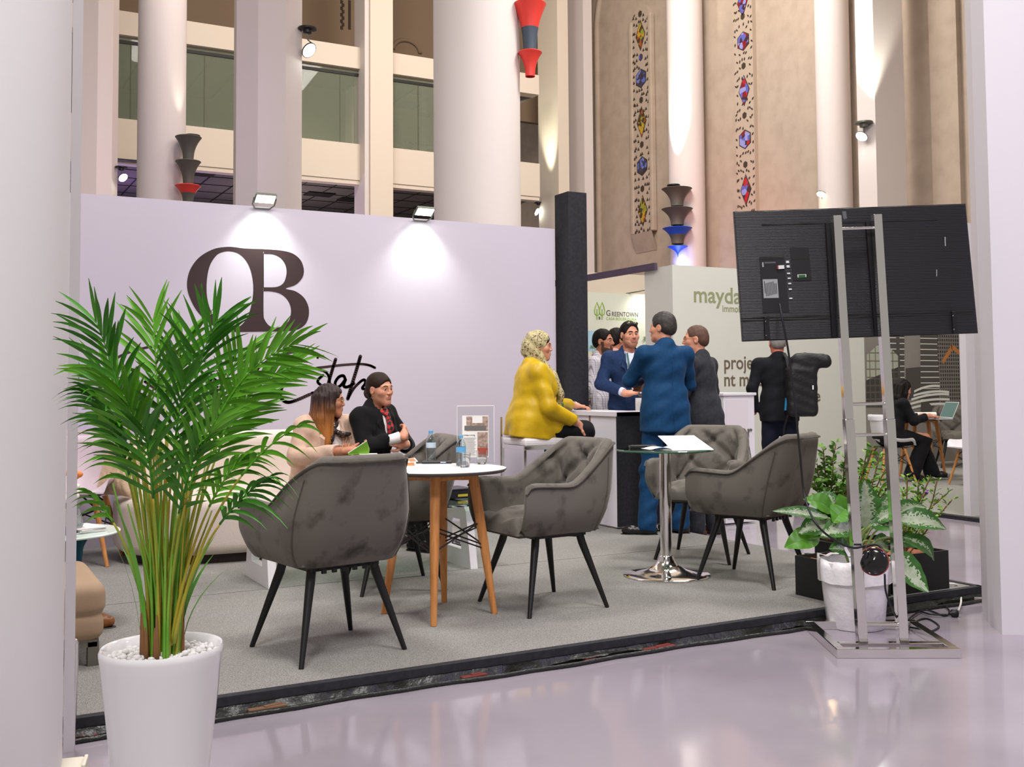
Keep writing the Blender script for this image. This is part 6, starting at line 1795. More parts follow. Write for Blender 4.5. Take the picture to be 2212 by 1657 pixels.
# headscarf
HT, HR, hc = py_['HT'], py_['HR'], py_['hc']; k = py_['hsc']
s = SDF(hc - A3((.25, .25, .48)), hc + A3((.25, .25, .2)), .005)
s.ell(HT(0, -.022, .040), (.094 * k, .112 * k, .098 * k), 0, R=HR); s.ell(HT(0, -.045, -.03), (.088 * k, .092 * k, .105 * k), .03, R=HR); s.cap(HT(0, -.01, -.10), HT(0, -.035, -.17), .078, .088, .04); s.ell(HT(0, -.10, -.02), (.06, .05, .06), .05, R=HR)
s.ell(HT(0, .135, -.024), (.072 * k, .128 * k, .102 * k), .012, 's', R=HR); s.ell(HT(0, .10, -.08), (.05, .06, .055), .012, 's', R=HR)
s.cap(HT(0, .0, -.05), HT(0, -.01, -.25), .050, .052, .005, 's')
s.warp(lambda X, Y, Z: .0035 * np.sin(60 * Z + 45 * Y + 20 * X) + .002 * np.sin(120 * Y - 40 * Z))
garment(s, 'headscarf', m_leo, py_['root'])
s = SDF(hc - A3((.3, .25, .85)), hc + A3((.3, .35, .1)), .006)
c0_ = HT(.03, .035, -.13); pts_ = [c0_, py_['pt'](.06, .15, .80), py_['pt'](.045, .225, .55), py_['pt'](.03, .235, .32)]
s.chain(pts_, [.042, .046, .045, .046], .03, flat=(1.1, .55, 1)); s.chain([HT(-.02, .03, -.13), py_['pt'](0.0, .17, .85), py_['pt'](.02, .22, .66)], [.035, .040, .03], .02, flat=(1, .7, 1))
s.warp(lambda X, Y, Z: .004 * np.sin(95 * X + 14 * Z) + .002 * np.sin(60 * Z + 30 * X)); garment(s, 'scarf_drape', m_leo, py_['root'])
s = SDF(hc - A3((.3, .25, .95)), hc + A3((.3, .35, .1)), .006)
s.chain([py_['pt'](.03, .238, .36), py_['pt'](.025, .245, .18), py_['pt'](.02, .25, .04)], [.050, .050, .038], .02, flat=(1.1, .5, 1)); s.warp(lambda X, Y, Z: .004 * np.sin(95 * X + 14 * Z)); garment(s, 'scarf_end', m_leog, py_['root'])
s = SDF(hc - .2, hc + .2, .005); s.ell(HT(0, -.006, .032), (.080 * k, .102 * k, .090 * k), 0, R=HR); s.ell(HT(0, .128, -.026), (.062 * k, .090 * k, .106 * k), .01, 's', R=HR); s.ell(HT(0, .0, -.11), (.15, .15, .10), .01, 's', R=HR); garment(s, 'hair', m_hairb, py_['root'])
wl = A3(hand_l); el = A3((-.22, .17, 1.02)); d_ = nrm(wl - el); s_, u_, _ = basis(d_)
MB().tube([Vector(wl - d_ * .012) + s_ * .0305 * math.cos(t) + u_ * .0305 * math.sin(t) for t in [2 * math.pi * i / 20 for i in range(20)]], .006, 8, closed=True).build('wristwatch', m_chrome2, py_['root'], smooth=60)

# ---- woman in the beige trench coat on the sofa
m_trench = cloth('beige_trench', '#c9ab96', .8, n=(30, '#c2a38e', .4, .7)); m_terra = cloth('terracotta_skirt', '#a4623f', .8); m_wblouse = cloth('white_blouse', '#e6dfdc', .8)
def ombre(name, top_, bot, z0, z1):
    m = mat(name, top_, .5, spec=.4, bump=(90, .5, .004), stretch=(6, 6, .3)); n, l, b = nodes_of(m)
    tc = n.new('ShaderNodeTexCoord'); sp_ = n.new('ShaderNodeSeparateXYZ'); l.new(tc.outputs['Object'], sp_.inputs['Vector']); mr = n.new('ShaderNodeMapRange'); mr.inputs['From Min'].default_value = z0; mr.inputs['From Max'].default_value = z1
    no = n.new('ShaderNodeTexNoise'); no.inputs['Scale'].default_value = 30; mp = n.new('ShaderNodeMapping'); mp.inputs['Scale'].default_value = (3, 3, .2); l.new(tc.outputs['Object'], mp.inputs['Vector']); l.new(mp.outputs['Vector'], no.inputs['Vector'])
    ad = n.new('ShaderNodeMath'); ad.operation = 'MULTIPLY_ADD'; ad.inputs[1].default_value = .16; l.new(no.outputs['Fac'], ad.inputs[0]); l.new(sp_.outputs['Z'], ad.inputs[2]); sb = n.new('ShaderNodeMath'); sb.operation = 'SUBTRACT'; sb.inputs[1].default_value = .08; l.new(ad.outputs[0], sb.inputs[0]); l.new(sb.outputs[0], mr.inputs['Value'])
    mx_ = n.new('ShaderNodeMix'); mx_.data_type = 'RGBA'; mx_.inputs['A'].default_value = (*lin(bot), 1); mx_.inputs['B'].default_value = (*lin(top_), 1); l.new(mr.outputs['Result'], mx_.inputs['Factor']); l.new(mx_.outputs['Result'], b.inputs['Base Color']); return m
tl_ = (2.44, 7.42, 0.0); ta = -80
TLt = lambda w: tuple(to_local(tl_, ta, w))
rh = at_d(752, 974, 7.05)
pz = dict(pel=(0, -.06, .60), neck=(0, .10, 1.005), w=1.0, dep=1.08, shw=.165, head=(58, -3), hs=.97, hoff=(0, .035, .135),
          armR=((.25, .10, .74), TLt(tuple(rh)), dict(f=(-.85, .35, .1), n=(-.3, .2, 1), curl=(.5, .6, .5), th=.8)), armL=((-.22, .20, .75), (-.10, .36, .775), dict(f=(.8, .3, .1), n=(.3, .1, 1), curl=(.5, .6, .5))),
          legR=((.11, .42, .575), (.10, .40, .16), 0), legL=((-.10, .42, .575), (-.10, .44, .16), 0))
m_omb = ombre('ombre_hair', '#2a1a16', '#a5672d', .93, 1.14)
pt_ = person('woman in a beige trench coat with ombre hair and glasses seated on the sofa', tl_, ta, pz,
             [dict(name='blouse', mat=m_wblouse, g=.010, hem=-.05, sleeve=0, fold=.002), dict(name='trench_coat', mat=m_trench, g=.030, hem=-.16, sleeve=.92, ra=.072, rw=.055, v=(1, .12, .075), fold=.004, lap=.3, collar=.016)], dict(mat=m_terra, wd=1.05), dict(mat=m_shoeb), m_skin2, dict(kind='long', mat=m_hairb, hmat=m_omb, len=.32), female=True)
glasses(pt_, m_gold)
b = MB()
for sg in (-1, 1):
    pl_ = [pt_['pt'](sg * .060, .085, 1.0), pt_['pt'](sg * .12, .128, .84), pt_['pt'](sg * .135, .142, .66), pt_['pt'](sg * .105, .155, .62), pt_['pt'](sg * .045, .160, .22), pt_['pt'](sg * .075, .165, .50), pt_['pt'](sg * .085, .150, .80)]
    b.extr([tuple(p) for p in pl_], tuple(pt_['fw'] * .008))
b.build('lapels', m_trench, pt_['root'], bevel=.003)
for (x, t) in ((.13, .42), (-.115, .40)): 
    b = MB().ball(pt_['pt'](x, .150 if x > 0 else .158, t), (.014, .006, .014), 14, 8); b.build('coat_button', mat('horn_button', '#2e241e', .4), pt_['root'], smooth=180)
m_neck = leopard('spotted_neckerchief', '#1c1614', '#1c1614', '#b5836a', 70)
s = SDF(pt_['hc'] - A3((.2, .2, .4)), pt_['hc'] + A3((.2, .3, .1)), .005)
s.chain([pt_['pt'](sgx * .055, .05 + .05 * (1 - abs(sgx)), .99 - .05 * (1 - abs(sgx))) for sgx in (-1, -.5, 0, .5, 1)], [.018] * 5, .015); s.chain([pt_['pt'](0, .125, .92), pt_['pt'](-.05, .150, .87), pt_['pt'](-.11, .150, .88)], [.016, .022, .014], .01); s.chain([pt_['pt'](0.01, .125, .92), pt_['pt'](.03, .150, .80), pt_['pt'](.035, .158, .70)], [.016, .02, .014], .01)
garment(s, 'neckerchief', m_neck, pt_['root'])
m_brgreen = mat('brochure_green', '#6ea02c', .5)
gq = at_d(776, 968, 7.02)
r = empty('brochure', gq, math.radians(-20), 'green brochure held open in the lap of the woman in the trench coat', 'brochure')
MB().extr([(-.075, 0, -.035), (.05, 0, .045), (.07, .05, -.01), (.065, .02, -.04), (-.07, .0, -.045)], (0, .006, 0)).build('cover', m_brgreen, r)
MB().extr([(-.075, .003, -.03), (.05, .003, .05), (.052, .003, .047), (-.073, .003, -.034)], (0, .004, 0)).build('pages', m_paper, r); MB().box((.06, .03, -.042), (.12, .08, .003)).build('open_page', m_paper, r)

# ---- woman in the black blazer, arms crossed
m_bblaz = cloth('black_blazer', '#131314', .9); bl_ = (2.82, 7.35, 0.0); ba = -58
pz = dict(pel=(0, -.08, .60), neck=(.03, .045, 1.080), w=1.02, dep=1.08, shw=.165, head=(-6, -3), roll=-3, hs=1.0, hoff=(0, .035, .14),
          armR=((.235, .10, .80), (.035, .30, .885), dict(f=(-.72, -.35, .45), n=(-.2, -1, .1), curl=(.35, .45, .3), th=.5)), armL=((-.235, .13, .80), (.0, .275, .82), dict(f=(.9, -.2, .2), n=(0, -1, .2), curl=(.35, .4, .3))),
          legR=((.10, .40, .575), (.06, .42, .16), -5), legL=((-.11, .40, .575), (-.10, .52, .16), -5))
pb2 = person('woman in a black blazer with hair tied back, arms crossed, on the sofa', bl_, ba, pz,
             [dict(name='blouse', mat=m_wblouse, g=.012, hem=-.02, sleeve=.98, ra=.045, rw=.040, fold=.002), dict(name='blazer', mat=m_bblaz, g=.026, hem=-.14, sleeve=.84, ra=.068, rw=.055, v=(1, .30, .055), fold=.0035, lap=.15, collar=.020)], dict(mat=m_blkt), dict(mat=m_shoeb, low=1), m_skin, dict(kind='bun', mat=m_hairb, hmat=m_hairbr), female=True)
def plaid():
    m = mat('tartan_scarf', '#a82a26', .8); n, l, b = nodes_of(m); tc = n.new('ShaderNodeTexCoord'); vo = n.new('ShaderNodeTexChecker'); vo.inputs['Scale'].default_value = 38; mp = n.new('ShaderNodeMapping'); mp.inputs['Rotation'].default_value = (.4, .3, .5)
    l.new(tc.outputs['Object'], mp.inputs['Vector']); l.new(mp.outputs['Vector'], vo.inputs['Vector']); vo.inputs['Color1'].default_value = (*lin('#b22c28'), 1); vo.inputs['Color2'].default_value = (*lin('#1d2b33'), 1); l.new(vo.outputs['Color'], b.inputs['Base Color']); return m
m_tar = plaid()
s = SDF(pb2['hc'] - A3((.25, .2, .5)), pb2['hc'] + A3((.25, .3, .1)), .005); PT = pb2['pt']
s.chain([PT(x * .058, .04 + .06 * (1 - abs(x)), 1.0 - .04 * (1 - abs(x))) for x in (-1, -.5, 0, .5, 1)], [.018] * 5, .015); s.chain([PT(0, .115, .95), PT(-.01, .150, .78), PT(-.005, .160, .58)], [.022, .03, .022], .015, flat=(1, .6, 1)); garment(s, 'neck_scarf', m_tar, pb2['root'])
b = MB()
for sg in (-1, 1):
    pl_ = [PT(sg * .062, .060, 1.03), PT(sg * .115, .110, .86), PT(sg * .13, .130, .70), PT(sg * .05, .150, .38), PT(sg * .075, .145, .70), PT(sg * .072, .115, .90)]
    b.extr([tuple(p) for p in pl_], tuple(pb2['fw'] * .008))
b.build('lapels', m_bblaz, pb2['root'], bevel=.003)
HT = pb2['HT']; MB().tube([HT(.083, .002 + .008 * math.cos(t), -.044 + .008 * math.sin(t)) for t in [2 * math.pi * i / 12 for i in range(12)]], .0018, 5, closed=True).build('earring', m_gold, pb2['root'])
b = MB()
for ln in ('legR', 'legL'):
    an = A3(pz[ln][1]); b.box(tuple(an + A3((0, .12, -.012))), (.03, .012, .006))
b.build('shoe_buckles', m_gold, pb2['root'])

# ---- woman at the laptop in the far stand
m_blk2 = cloth('black_knit', '#17171a', .9)
fa = -22
hx = at_d(1944, 830, 13.05); fl_loc = (hx.x - .12, hx.y + .03, .03)
LTa = Vector((FT.x - .12, FT.y - .05, FT.z))
pz = dict(pel=(0, -.06, .55), neck=(0, .10, 1.0), w=1.0, dep=1.05, shw=.16, head=(-4, -14), hs=.97, hoff=(0, .05, .13),
          armR=((.20, .18, .74), (.12, .42, .80), dict(f=(-.2, .95, -.05), n=(0, 0, -1), curl=(.3, .4, .3))), armL=((-.20, .20, .74), (-.08, .46, .80), dict(f=(.1, .95, -.05), n=(0, 0, -1), curl=(.3, .4, .3))),
          legR=((.09, .38, .53), (.10, .20, .12), 0, -.3), legL=((-.09, .40, .53), (-.06, .52, .12), -10))
pl2 = person('woman in black typing on a laptop at the far right stand', fl_loc, fa, pz, [dict(name='top', mat=m_blk2, g=.022, hem=-.16, sleeve=.92, rw=.05, lap=.2)], dict(mat=m_blk2, wd=1.25, cuff=.095), dict(mat=m_shoeb, low=1), m_skin, dict(kind='long', mat=m_hairb, len=.24), female=True)
m_ltp = mat('laptop_silver', '#c9cbcd', .35, metal=.5); m_scr = mat('laptop_screen', '#4f6f6a', .2)
hd = Matrix.Rotation(math.radians(fa - 90), 3, 'Z')
lw = Vector(fl_loc) + hd @ Vector((0, .60, 0))
r = empty('laptop', (lw.x, lw.y, FT.z), math.radians(fa - 90), 'open silver laptop on the dark round table of the far right stand', 'laptop')
MB().box((0, 0, .009), (.32, .22, .016)).build('base', m_ltp, r, bevel=.003)
Rl = Matrix.Rotation(math.radians(-25), 3, 'X'); ls = MB().box(Rl @ Vector((0, 0, .11)) + Vector((0, .105, .016)), (.32, .008, .22), M=Rl).build('lid', m_ltp, r, bevel=.003); MB().box(Rl @ Vector((0, -.0045, .11)) + Vector((0, .105, .016)), (.30, .001, .195), M=Rl).build('screen', m_scr, ls)
MB().box((0, .02, .0175), (.28, .10, .001)).build('keyboard', m_bk, r)


# ================================================================== the screen on its stand
def put(mb, root, name, mats, parent=None, **kw):
    """mesh given in world coordinates, hung on an unrotated root"""
    L = Vector(root.location); mb.v = [tuple(Vector(v) - L) for v in mb.v]
    return mb.build(name, mats, parent or root, **kw)
SB_A = at_z(1808, 1423, 0); SB_B = at_z(2078, 1423, 0)
sr = (SB_B - SB_A); SWID = sr.length; sr.normalize(); sbk = Vector((-sr.y, sr.x, 0)); SDEP = .60
st = empty('screen_stand', (SB_A + SB_B) / 2 + sbk * .3, 0, 'polished steel stand with two posts and a rectangular floor frame', 'stand')
ang_s = math.atan2(sr.y, sr.x)
def sbx(a, b, z, m): return Vector(SB_A) + sr * a + sbk * b + Vector((0, 0, z))
T_ = .042
MB.bar = lambda s, p, q, w, h: s.box((p + q) / 2, ((q - p).length, w, h), M=Matrix((((q - p).normalized()), Vector((0, 0, 1)).cross((q - p).normalized()).normalized(), (q - p).normalized().cross(Vector((0, 0, 1)).cross((q - p).normalized()).normalized()))).transposed())
for nm, p, q_ in (('front_bar', (0, T_ / 2), (SWID, T_ / 2)), ('rear_bar', (0, SDEP - T_ / 2), (SWID, SDEP - T_ / 2)), ('cross_bar', (T_, .13), (SWID - T_, .13)), ('side_bar', (T_ / 2, T_), (T_ / 2, SDEP - T_)), ('side_bar', (SWID - T_ / 2, T_), (SWID - T_ / 2, SDEP - T_))):
    b = MB(); b.bar(sbx(p[0], p[1], T_ / 2, 0), sbx(q_[0], q_[1], T_ / 2, 0), T_, T_); put(b, st, nm, m_chrome, bevel=.003)
zb0 = at_z(1855, 1384, .04)
dpole = (sbx(SWID / 2, .13, .04, 0) - cC).dot(cV)
def pole(pb, pm, pt_, nm):
    a = at_d(*pb, dpole); c = at_d(*pt_, dpole + .095); a.z = .03
    m_ = a + (c - a) * ((at_d(*pm, dpole + .045).z - a.z) / (c.z - a.z))
    for (p, q_, w, n_) in ((a, m_ + (c - a).normalized() * .0, .043, 'lower_post'), (m_, c, .039, 'upper_post')):
        d = (q_ - p).normalized(); x = (sr - d * sr.dot(d)).normalized(); y = d.cross(x)
        b = MB().box((p + q_) / 2, (w, w * 1.25, (q_ - p).length), M=Matrix((x, y, d)).transposed()); put(b, st, n_, m_chrome, bevel=.003)
    return a, c
a1_, c1_ = pole((1862, 1383), (1830, 905), (1806, 467), 'l')
a2_, c2_ = pole((1950, 1381), (1915, 905), (1893, 464), 'r')
for y in (495, 873, 939, 1340):
    t1 = (y - 467) / (1383 - 467)
    p = c1_.lerp(a1_, t1); q_ = c2_.lerp(a2_, t1); b = MB().tube([p, q_], .008 if y < 1000 else .012, 10); put(b, st, 'rung', m_chrome, smooth=60)
TVD = dpole + .135
m_tv = mat('tv_plastic', '#16161a', .38, spec=.45); n, l, bs = nodes_of(m_tv)
tc = n.new('ShaderNodeTexCoord'); wv = n.new('ShaderNodeTexWave'); wv.bands_direction = 'Z'; wv.inputs['Scale'].default_value = 62; wv.inputs['Distortion'].default_value = .15; bp = n.new('ShaderNodeBump'); bp.inputs['Strength'].default_value = .55; bp.inputs['Distance'].default_value = .004
l.new(tc.outputs['Object'], wv.inputs['Vector']); l.new(wv.outputs['Fac'], bp.inputs['Height']); l.new(bp.outputs['Normal'], bs.inputs['Normal'])
m_tv2 = mat('tv_plain', '#121214', .5); m_tv3 = mat('tv_recess', '#1b1b1e', .55); m_silver = mat('tv_label', '#9a9b9c', .5); m_white2 = mat('tv_sticker', '#d6d6d6', .5); m_dust = mat('dust_mark', '#5b5b5e', .8)
tvc = at_d(1846, 589, TVD); tv = empty('television', tvc, 0, 'large black television seen from the back, mounted high on the steel stand', 'television')
def tvp(x, y, off=0.0): return at_d(x, y, TVD - off + .0)
def tvq(pts, off, th, nm, m_, parent=None, bevel=None):
    b = MB().extr([tvp(x, y, off) for x, y in pts], -cV * th); return put(b, tv, nm, m_, parent, bevel=bevel)
tvq([(1583, 458), (2082, 441), (2109, 720), (1602, 738)], -.045, .018, 'screen_frame', m_tv2)
hs_ = tvq([(1584, 459), (2081, 442), (2108, 719), (1603, 737)], -.027, .020, 'rear_housing', m_tv, bevel=.004)
TZ_ = lambda x, y: (1560 + x * 580 / 2212, 420 + y * 360 / 1373)
def tz4(p): return [TZ_(*q_) for q_ in p]
tvq(tz4([(325, 248), (1775, 203), (1776, 210), (325, 256)]), -.007, .0012, 'vent_slot', m_dark, hs_)
tvq(tz4([(305, 520), (510, 516), (553, 968), (335, 973)]), -.007, .0015, 'port_recess', m_tv3, hs_)
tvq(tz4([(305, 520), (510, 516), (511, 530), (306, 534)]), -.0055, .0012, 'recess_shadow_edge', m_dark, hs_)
tvq(tz4([(556, 436), (712, 433), (738, 706), (585, 711)]), -.007, .0015, 'module_recess', m_tv3, hs_)
tvq(tz4([(566, 518), (718, 512), (719, 530), (568, 538)]), -.0055, .0008, 'vent_grille', m_dark, hs_)
tvq(tz4([(333, 700), (455, 697), (466, 852), (343, 855)]), -.0055, .0008, 'rating_label', m_silver, hs_)
b = MB()
for i in range(9):
    x0 = 345 + i * 12; b.extr([tvp(*TZ_(x, y), -.0046) for x, y in ((x0, 715 + (i * 37) % 20), (x0 + 5, 715 + (i * 37) % 20), (x0 + 12, 815 + (i * 53) % 28), (x0 + 7, 815 + (i * 53) % 28))], -cV * .0004)
put(b, tv, 'label_print', m_tv2, hs_)
tvq(tz4([(328, 560), (340, 559), (343, 598), (331, 599)]), -.0055, .0006, 'printed_mark', m_silver, hs_); tvq(tz4([(348, 558), (440, 554), (441, 566), (349, 570)]), -.0055, .0006, 'printed_mark', m_dust, hs_)
for i, y in enumerate((553, 590, 652, 692, 735, 782, 857)):
    tvq(tz4([(525 + i * 4.5, y - 6), (550 + i * 4.5, y - 7), (552 + i * 4.5, y + (12 if i < 2 else 4)), (527 + i * 4.5, y + (13 if i < 2 else 5))]), -.0055, .0008, 'port_sticker', m_white2, hs_)
tvq(tz4([(460, 586), (508, 583), (510, 612), (462, 616)]), -.004, .006, 'usb_stick', m_white2, hs_); tvq(tz4([(446, 588), (460, 587), (462, 615), (448, 617)]), -.004, .006, 'usb_tip', m_rub, hs_)
tvq(tz4([(620, 660), (692, 657), (693, 680), (622, 685)]), -.0055, .0008, 'connector', m_white2, hs_); tvq(tz4([(628, 664), (685, 661), (686, 684), (630, 688)]), -.0046, .0008, 'connector_core', mat('pcb_green', '#2f5a35', .5), hs_)
for sx in ((342, 1008, 380, 1002, 392, 1194, 350, 1200), (1885, 962, 1915, 958, 1936, 1146, 1898, 1150)):
    br = tvq(tz4([(sx[0], sx[1]), (sx[2], sx[3]), (sx[4], sx[5]), (sx[6], sx[7])]), -.007, .012, 'foot_bracket', m_tv2, None, .002)
    for fy in (.2, .8): 
        x = sx[0] + (sx[6] - sx[0]) * fy + 14; y = sx[1] + (sx[7] - sx[1]) * fy; put(MB().ball(tvp(*TZ_(x, y), .0055), .0035, 8, 6), tv, 'bracket_screw', m_chrome2, br)
for x0, y0, x1, y1 in ((860, 240, 905, 1175), (1190, 230, 1255, 1165)):   # wall-mount rails behind the posts
    tvq(tz4([(x0 - 14, y0), (x0 + 22, y0), (x1 + 40, y1), (x1 - 4, y1)]), -.007, .016, 'mount_rail', m_tv2, None)
tvq(tz4([(150, 1018), (2065, 958), (2066, 964), (150, 1026)]), -.007, .001, 'housing_groove', m_dark, hs_); tvq(tz4([(152, 1040), (2066, 978), (2067, 984), (152, 1048)]), -.007, .001, 'housing_groove', m_dark, hs_)
for p in ([(1832, 350), (1840, 350), (1842, 425), (1834, 426)], [(1764, 620), (1770, 620), (1770, 675), (1764, 676)], [(988, 140), (1020, 138), (1028, 200), (1000, 205)]): tvq(tz4(p), -.007, .0006, 'scuff', m_silver if p[0][0] > 1500 else m_dust, hs_)
# cable from the screen down to the black reel
m_cable = mat('black_cable', '#131318', .45)
rl = at_d(1888, 1212, dpole - .02)
cp = [(1684, 655, TVD - .02), (1690, 690, TVD - .05), (1703, 760, TVD - .06), (1718, 880, TVD - .07), (1728, 980, TVD - .08), (1738, 1070, TVD - .10), (1762, 1130, dpole - .12), (1800, 1165, dpole - .10), (1840, 1183, dpole - .07), (1868, 1180, dpole - .03)]
o = MB().tube(curve_pts([at_d(*c) for c in cp], 8), .0052, 8).build('power_cable', m_cable, smooth=180); tag(o, 'black cable hanging from the television down past the potted leaves', 'cable')
r = empty('cable_reel', rl, 0, 'glossy black round reel with a red rim, hung between the steel posts', 'reel')
Rr = (-cV * .85 + cR * -.35 + Vector((0, 0, .35))).normalized().to_track_quat('Z', 'Y').to_matrix()
b = MB().lathe([(0, -.04), (.04, -.038), (.057, -.016), (.063, .0), (.061, .010), (.042, .02), (.0, .026)], n=40, cap=False); b.v = [tuple(Rr @ Vector(v)) for v in b.v]; b.build('reel_body', mat('gloss_black', '#0b0a0d', .12, spec=.7), r, smooth=60)
b = MB().tube([(.064 * math.cos(t), .064 * math.sin(t), -.003) for t in [2 * math.pi * i / 36 for i in range(36)]], .0035, 6, closed=True); b.v = [tuple(Rr @ Vector(v)) for v in b.v]; b.build('rim', mat('red_rim', '#8d2c22', .4), r, smooth=60)
b = MB().tube(curve_pts([Rr @ Vector((-.042, .042, -.01)), Rr @ Vector((-.03, .07, -.015)), Rr @ Vector((.015, .078, -.015)), Rr @ Vector((.042, .05, -.01))], 5), .006, 8); b.build('handle', m_blackmetal, r, smooth=60)
fz = lambda x, y, z=.006: at_z(x, y, z)
loop = [at_d(1911, 1240, dpole - .06), at_d(1914, 1280, dpole - .05), at_d(1932, 1325, dpole - .02), fz(1956, 1362, .05), fz(1970, 1348), fz(2000, 1336), fz(2028, 1352), fz(2010, 1364), fz(1975, 1364), fz(1962, 1340, .01), fz(1998, 1318, .01), fz(2040, 1330), fz(2050, 1318, .012), fz(2020, 1295, .012), fz(1985, 1300), fz(1976, 1312), fz(2005, 1326, .014), fz(2045, 1328, .016)]
o = MB().tube(curve_pts(loop, 8), .0046, 8).build('power_cable', m_cable, smooth=180); tag(o, 'black cable looped on the floor right of the steel stand, ending in a plug', 'cable')
pq = fz(2062, 1325, .02); r = empty('power_plug', pq, math.radians(-20), 'round black plug lying on the floor at the end of the looped cable', 'plug')
b = MB().lathe([(.006, -.03), (.012, -.02), (.021, -.012), (.021, .012), (.018, .014), (0, .014)], n=20); R90 = Matrix.Rotation(math.pi / 2, 3, 'Y'); b.v = [tuple(R90 @ Vector(v)) for v in b.v]; b.build('plug_body', m_blackmetal, r, smooth=50)
b = MB()
for s_ in (-1, 1): b.tube([(.013, s_ * .009, 0), (.032, s_ * .009, 0)], .0024, 8)
b.build('prongs', m_chrome2, r)
o = MB().tube(curve_pts([at_z(2043, 1262, PLAT + .01), at_z(2062, 1262, PLAT + .012), at_z(2074, 1272, .05), fz(2076, 1300, .02), fz(2071, 1318, .022)], 8), .0055, 8).build('white_cable', mat('white_cable', '#cfccc8', .5), smooth=180); tag(o, 'white cable coming over the kerb to the plug at the right column', 'cable')

# ---- white bucket wrapped in film, aglaonema in it
m_film = mat('film_wrapped_white', '#e8e4e6', .22, spec=.6, coat=.6, bump=(22, .4, .015))
bc = at_z(1868, 1368, 0); bc = Vector((bc.x, bc.y, 0)) + sbk * .15
BH = .335
pl = empty('potted_aglaonema', bc, 0, 'broad variegated leaf plant in a white film-wrapped bucket inside the steel stand frame', 'potted plant')
MB().lathe([(0, .002), (.138, .002), (.142, .01), (.160, .18), (.168, .27), (.176, .275), (.180, BH), (.174, BH), (.165, .28), (.155, .27), (0, .27)], n=48, cap=False).build('bucket', m_film, pl, smooth=50)
P = []
for i in range(61):
    t = 2 * math.pi * i / 60; w = .006 * math.sin(7 * t) + .005 * math.sin(13 * t + 1)
    P.append([Vector(((rr_ + w * k_) * math.cos(t), (rr_ + w * k_) * math.sin(t), zz + w * k_ * .8)) for rr_, zz, k_ in ((.183, BH - .10, .6), (.186, BH - .03, 1), (.184, BH + .012, 1), (.172, BH + .004, 1))])
MB().grid(P).build('film_collar', m_film, pl, smooth=180)
bagq = MB().grid([[Vector((-.13 + .05 * u, -.10 + .04 * v, BH - .01 + .10 * v * (1 - .4 * u) + .01 * math.sin(9 * u + 5 * v))) for v in [i / 6 for i in range(7)]] for u in [i / 6 for i in range(7)]]).build('film_flap', m_film, pl, smooth=180)
m_lg = mat('leaf_green', '#2f5d22', .35, spec=.5, noise=(12, '#3d7029', .4, .65)); m_lp = mat('leaf_pale', '#a9b39a', .4, spec=.5, noise=(40, '#93a382', .42, .6)); m_lb = mat('leaf_bright', '#4f8a1f', .35, spec=.5); m_stem = mat('stem_green', '#8ca35a', .5); m_soil = mat('soil', '#5a3d2c', .95)
def leaf(base, tip, width, sag, face, pale=.5, seed=0, fold=.15, cols=20, rows=36, greens=(0, 1)):
    """broad leaf from base to tip; face = direction its upper side looks"""
    rnd = random.Random(seed); b, t = Vector(base), Vector(tip); d = t - b; L = d.length; dn = d.normalized(); f = Vector(face); f = (f - dn * f.dot(dn)).normalized(); sd_ = dn.cross(f)
    vs, fs, ms = [], [], []
    for i in range(rows + 1):
        v = i / rows; w = width * (math.sin(math.pi * v ** .82) ** .75) * (1 - .25 * v) if 0 < v < 1 else 0
        c = b + d * v + f * (sag * math.sin(math.pi * v))
        for j in range(cols + 1):
            u = -1 + 2 * j / cols; vs.append(c + sd_ * (u * w / 2) + f * (fold * w * (abs(u) - .5) + .012 * width * math.sin(v * 26) * abs(u)))
    for i in range(rows):
        lim = pale * (1 - .35 * i / rows)
        for j in range(cols):
            k_ = i * (cols + 1) + j; fs.append((k_, k_ + 1, k_ + cols + 2, k_ + cols + 1)); u = abs(-1 + 2 * (j + .5) / cols); jag = rnd.uniform(-.22, .22)
            ms.append(greens[1] if (pale > 0 and u < lim + jag and u > .04) else greens[0])
    return vs, fs, ms
LV = [((1868, 1036), 75, .02, .62, 0, (1868, 1140)), ((1735, 1078), 54, .03, 0, .05, (1800, 1105)), ((1668, 1104), 34, .02, .5, -.02, (1790, 1118)), ((1694, 1183), 62, .03, .0, .02, (1770, 1160)), ((1724, 1152), 66, .03, .55, .0, (1800, 1130)), ((1772, 1158), 60, .03, .6, -.08, (1840, 1140)), ((1790, 1186), 55, .02, .3, -.08, (1840, 1190)),
      ((1812, 1066), 62, .02, 0, -.02, (1822, 1130)), ((1800, 1130), 58, .02, 0, -.09, (1826, 1100)), ((2044, 1143), 62, .04, .6, .0, (1940, 1122)), ((2002, 1096), 46, .03, .55, .12, (1920, 1110)), ((2018, 1212), 46, .05, .15, .02, (1950, 1160)), ((2006, 1280), 74, .0, .66, -.10, (1925, 1192)), ((1952, 1105), 44, .03, .5, -.05, (1890, 1125)), ((1950, 1142), 48, .03, .1, -.06, (1880, 1135)),
      ((1944, 1066), 40, .03, .55, .14, (1900, 1110)), ((1760, 1066), 42, .03, .55, .14, (1810, 1100)), ((1920, 1190), 58, .02, .45, .03, (1885, 1170)), ((1840, 1180), 50, .02, .2, .06, (1850, 1150)), ((1985, 1180), 46, .03, .1, .08, (1930, 1170))]
dpl = (Vector((bc.x, bc.y, .45)) - cC).dot(cV)
crown = Vector((bc.x, bc.y, .34))
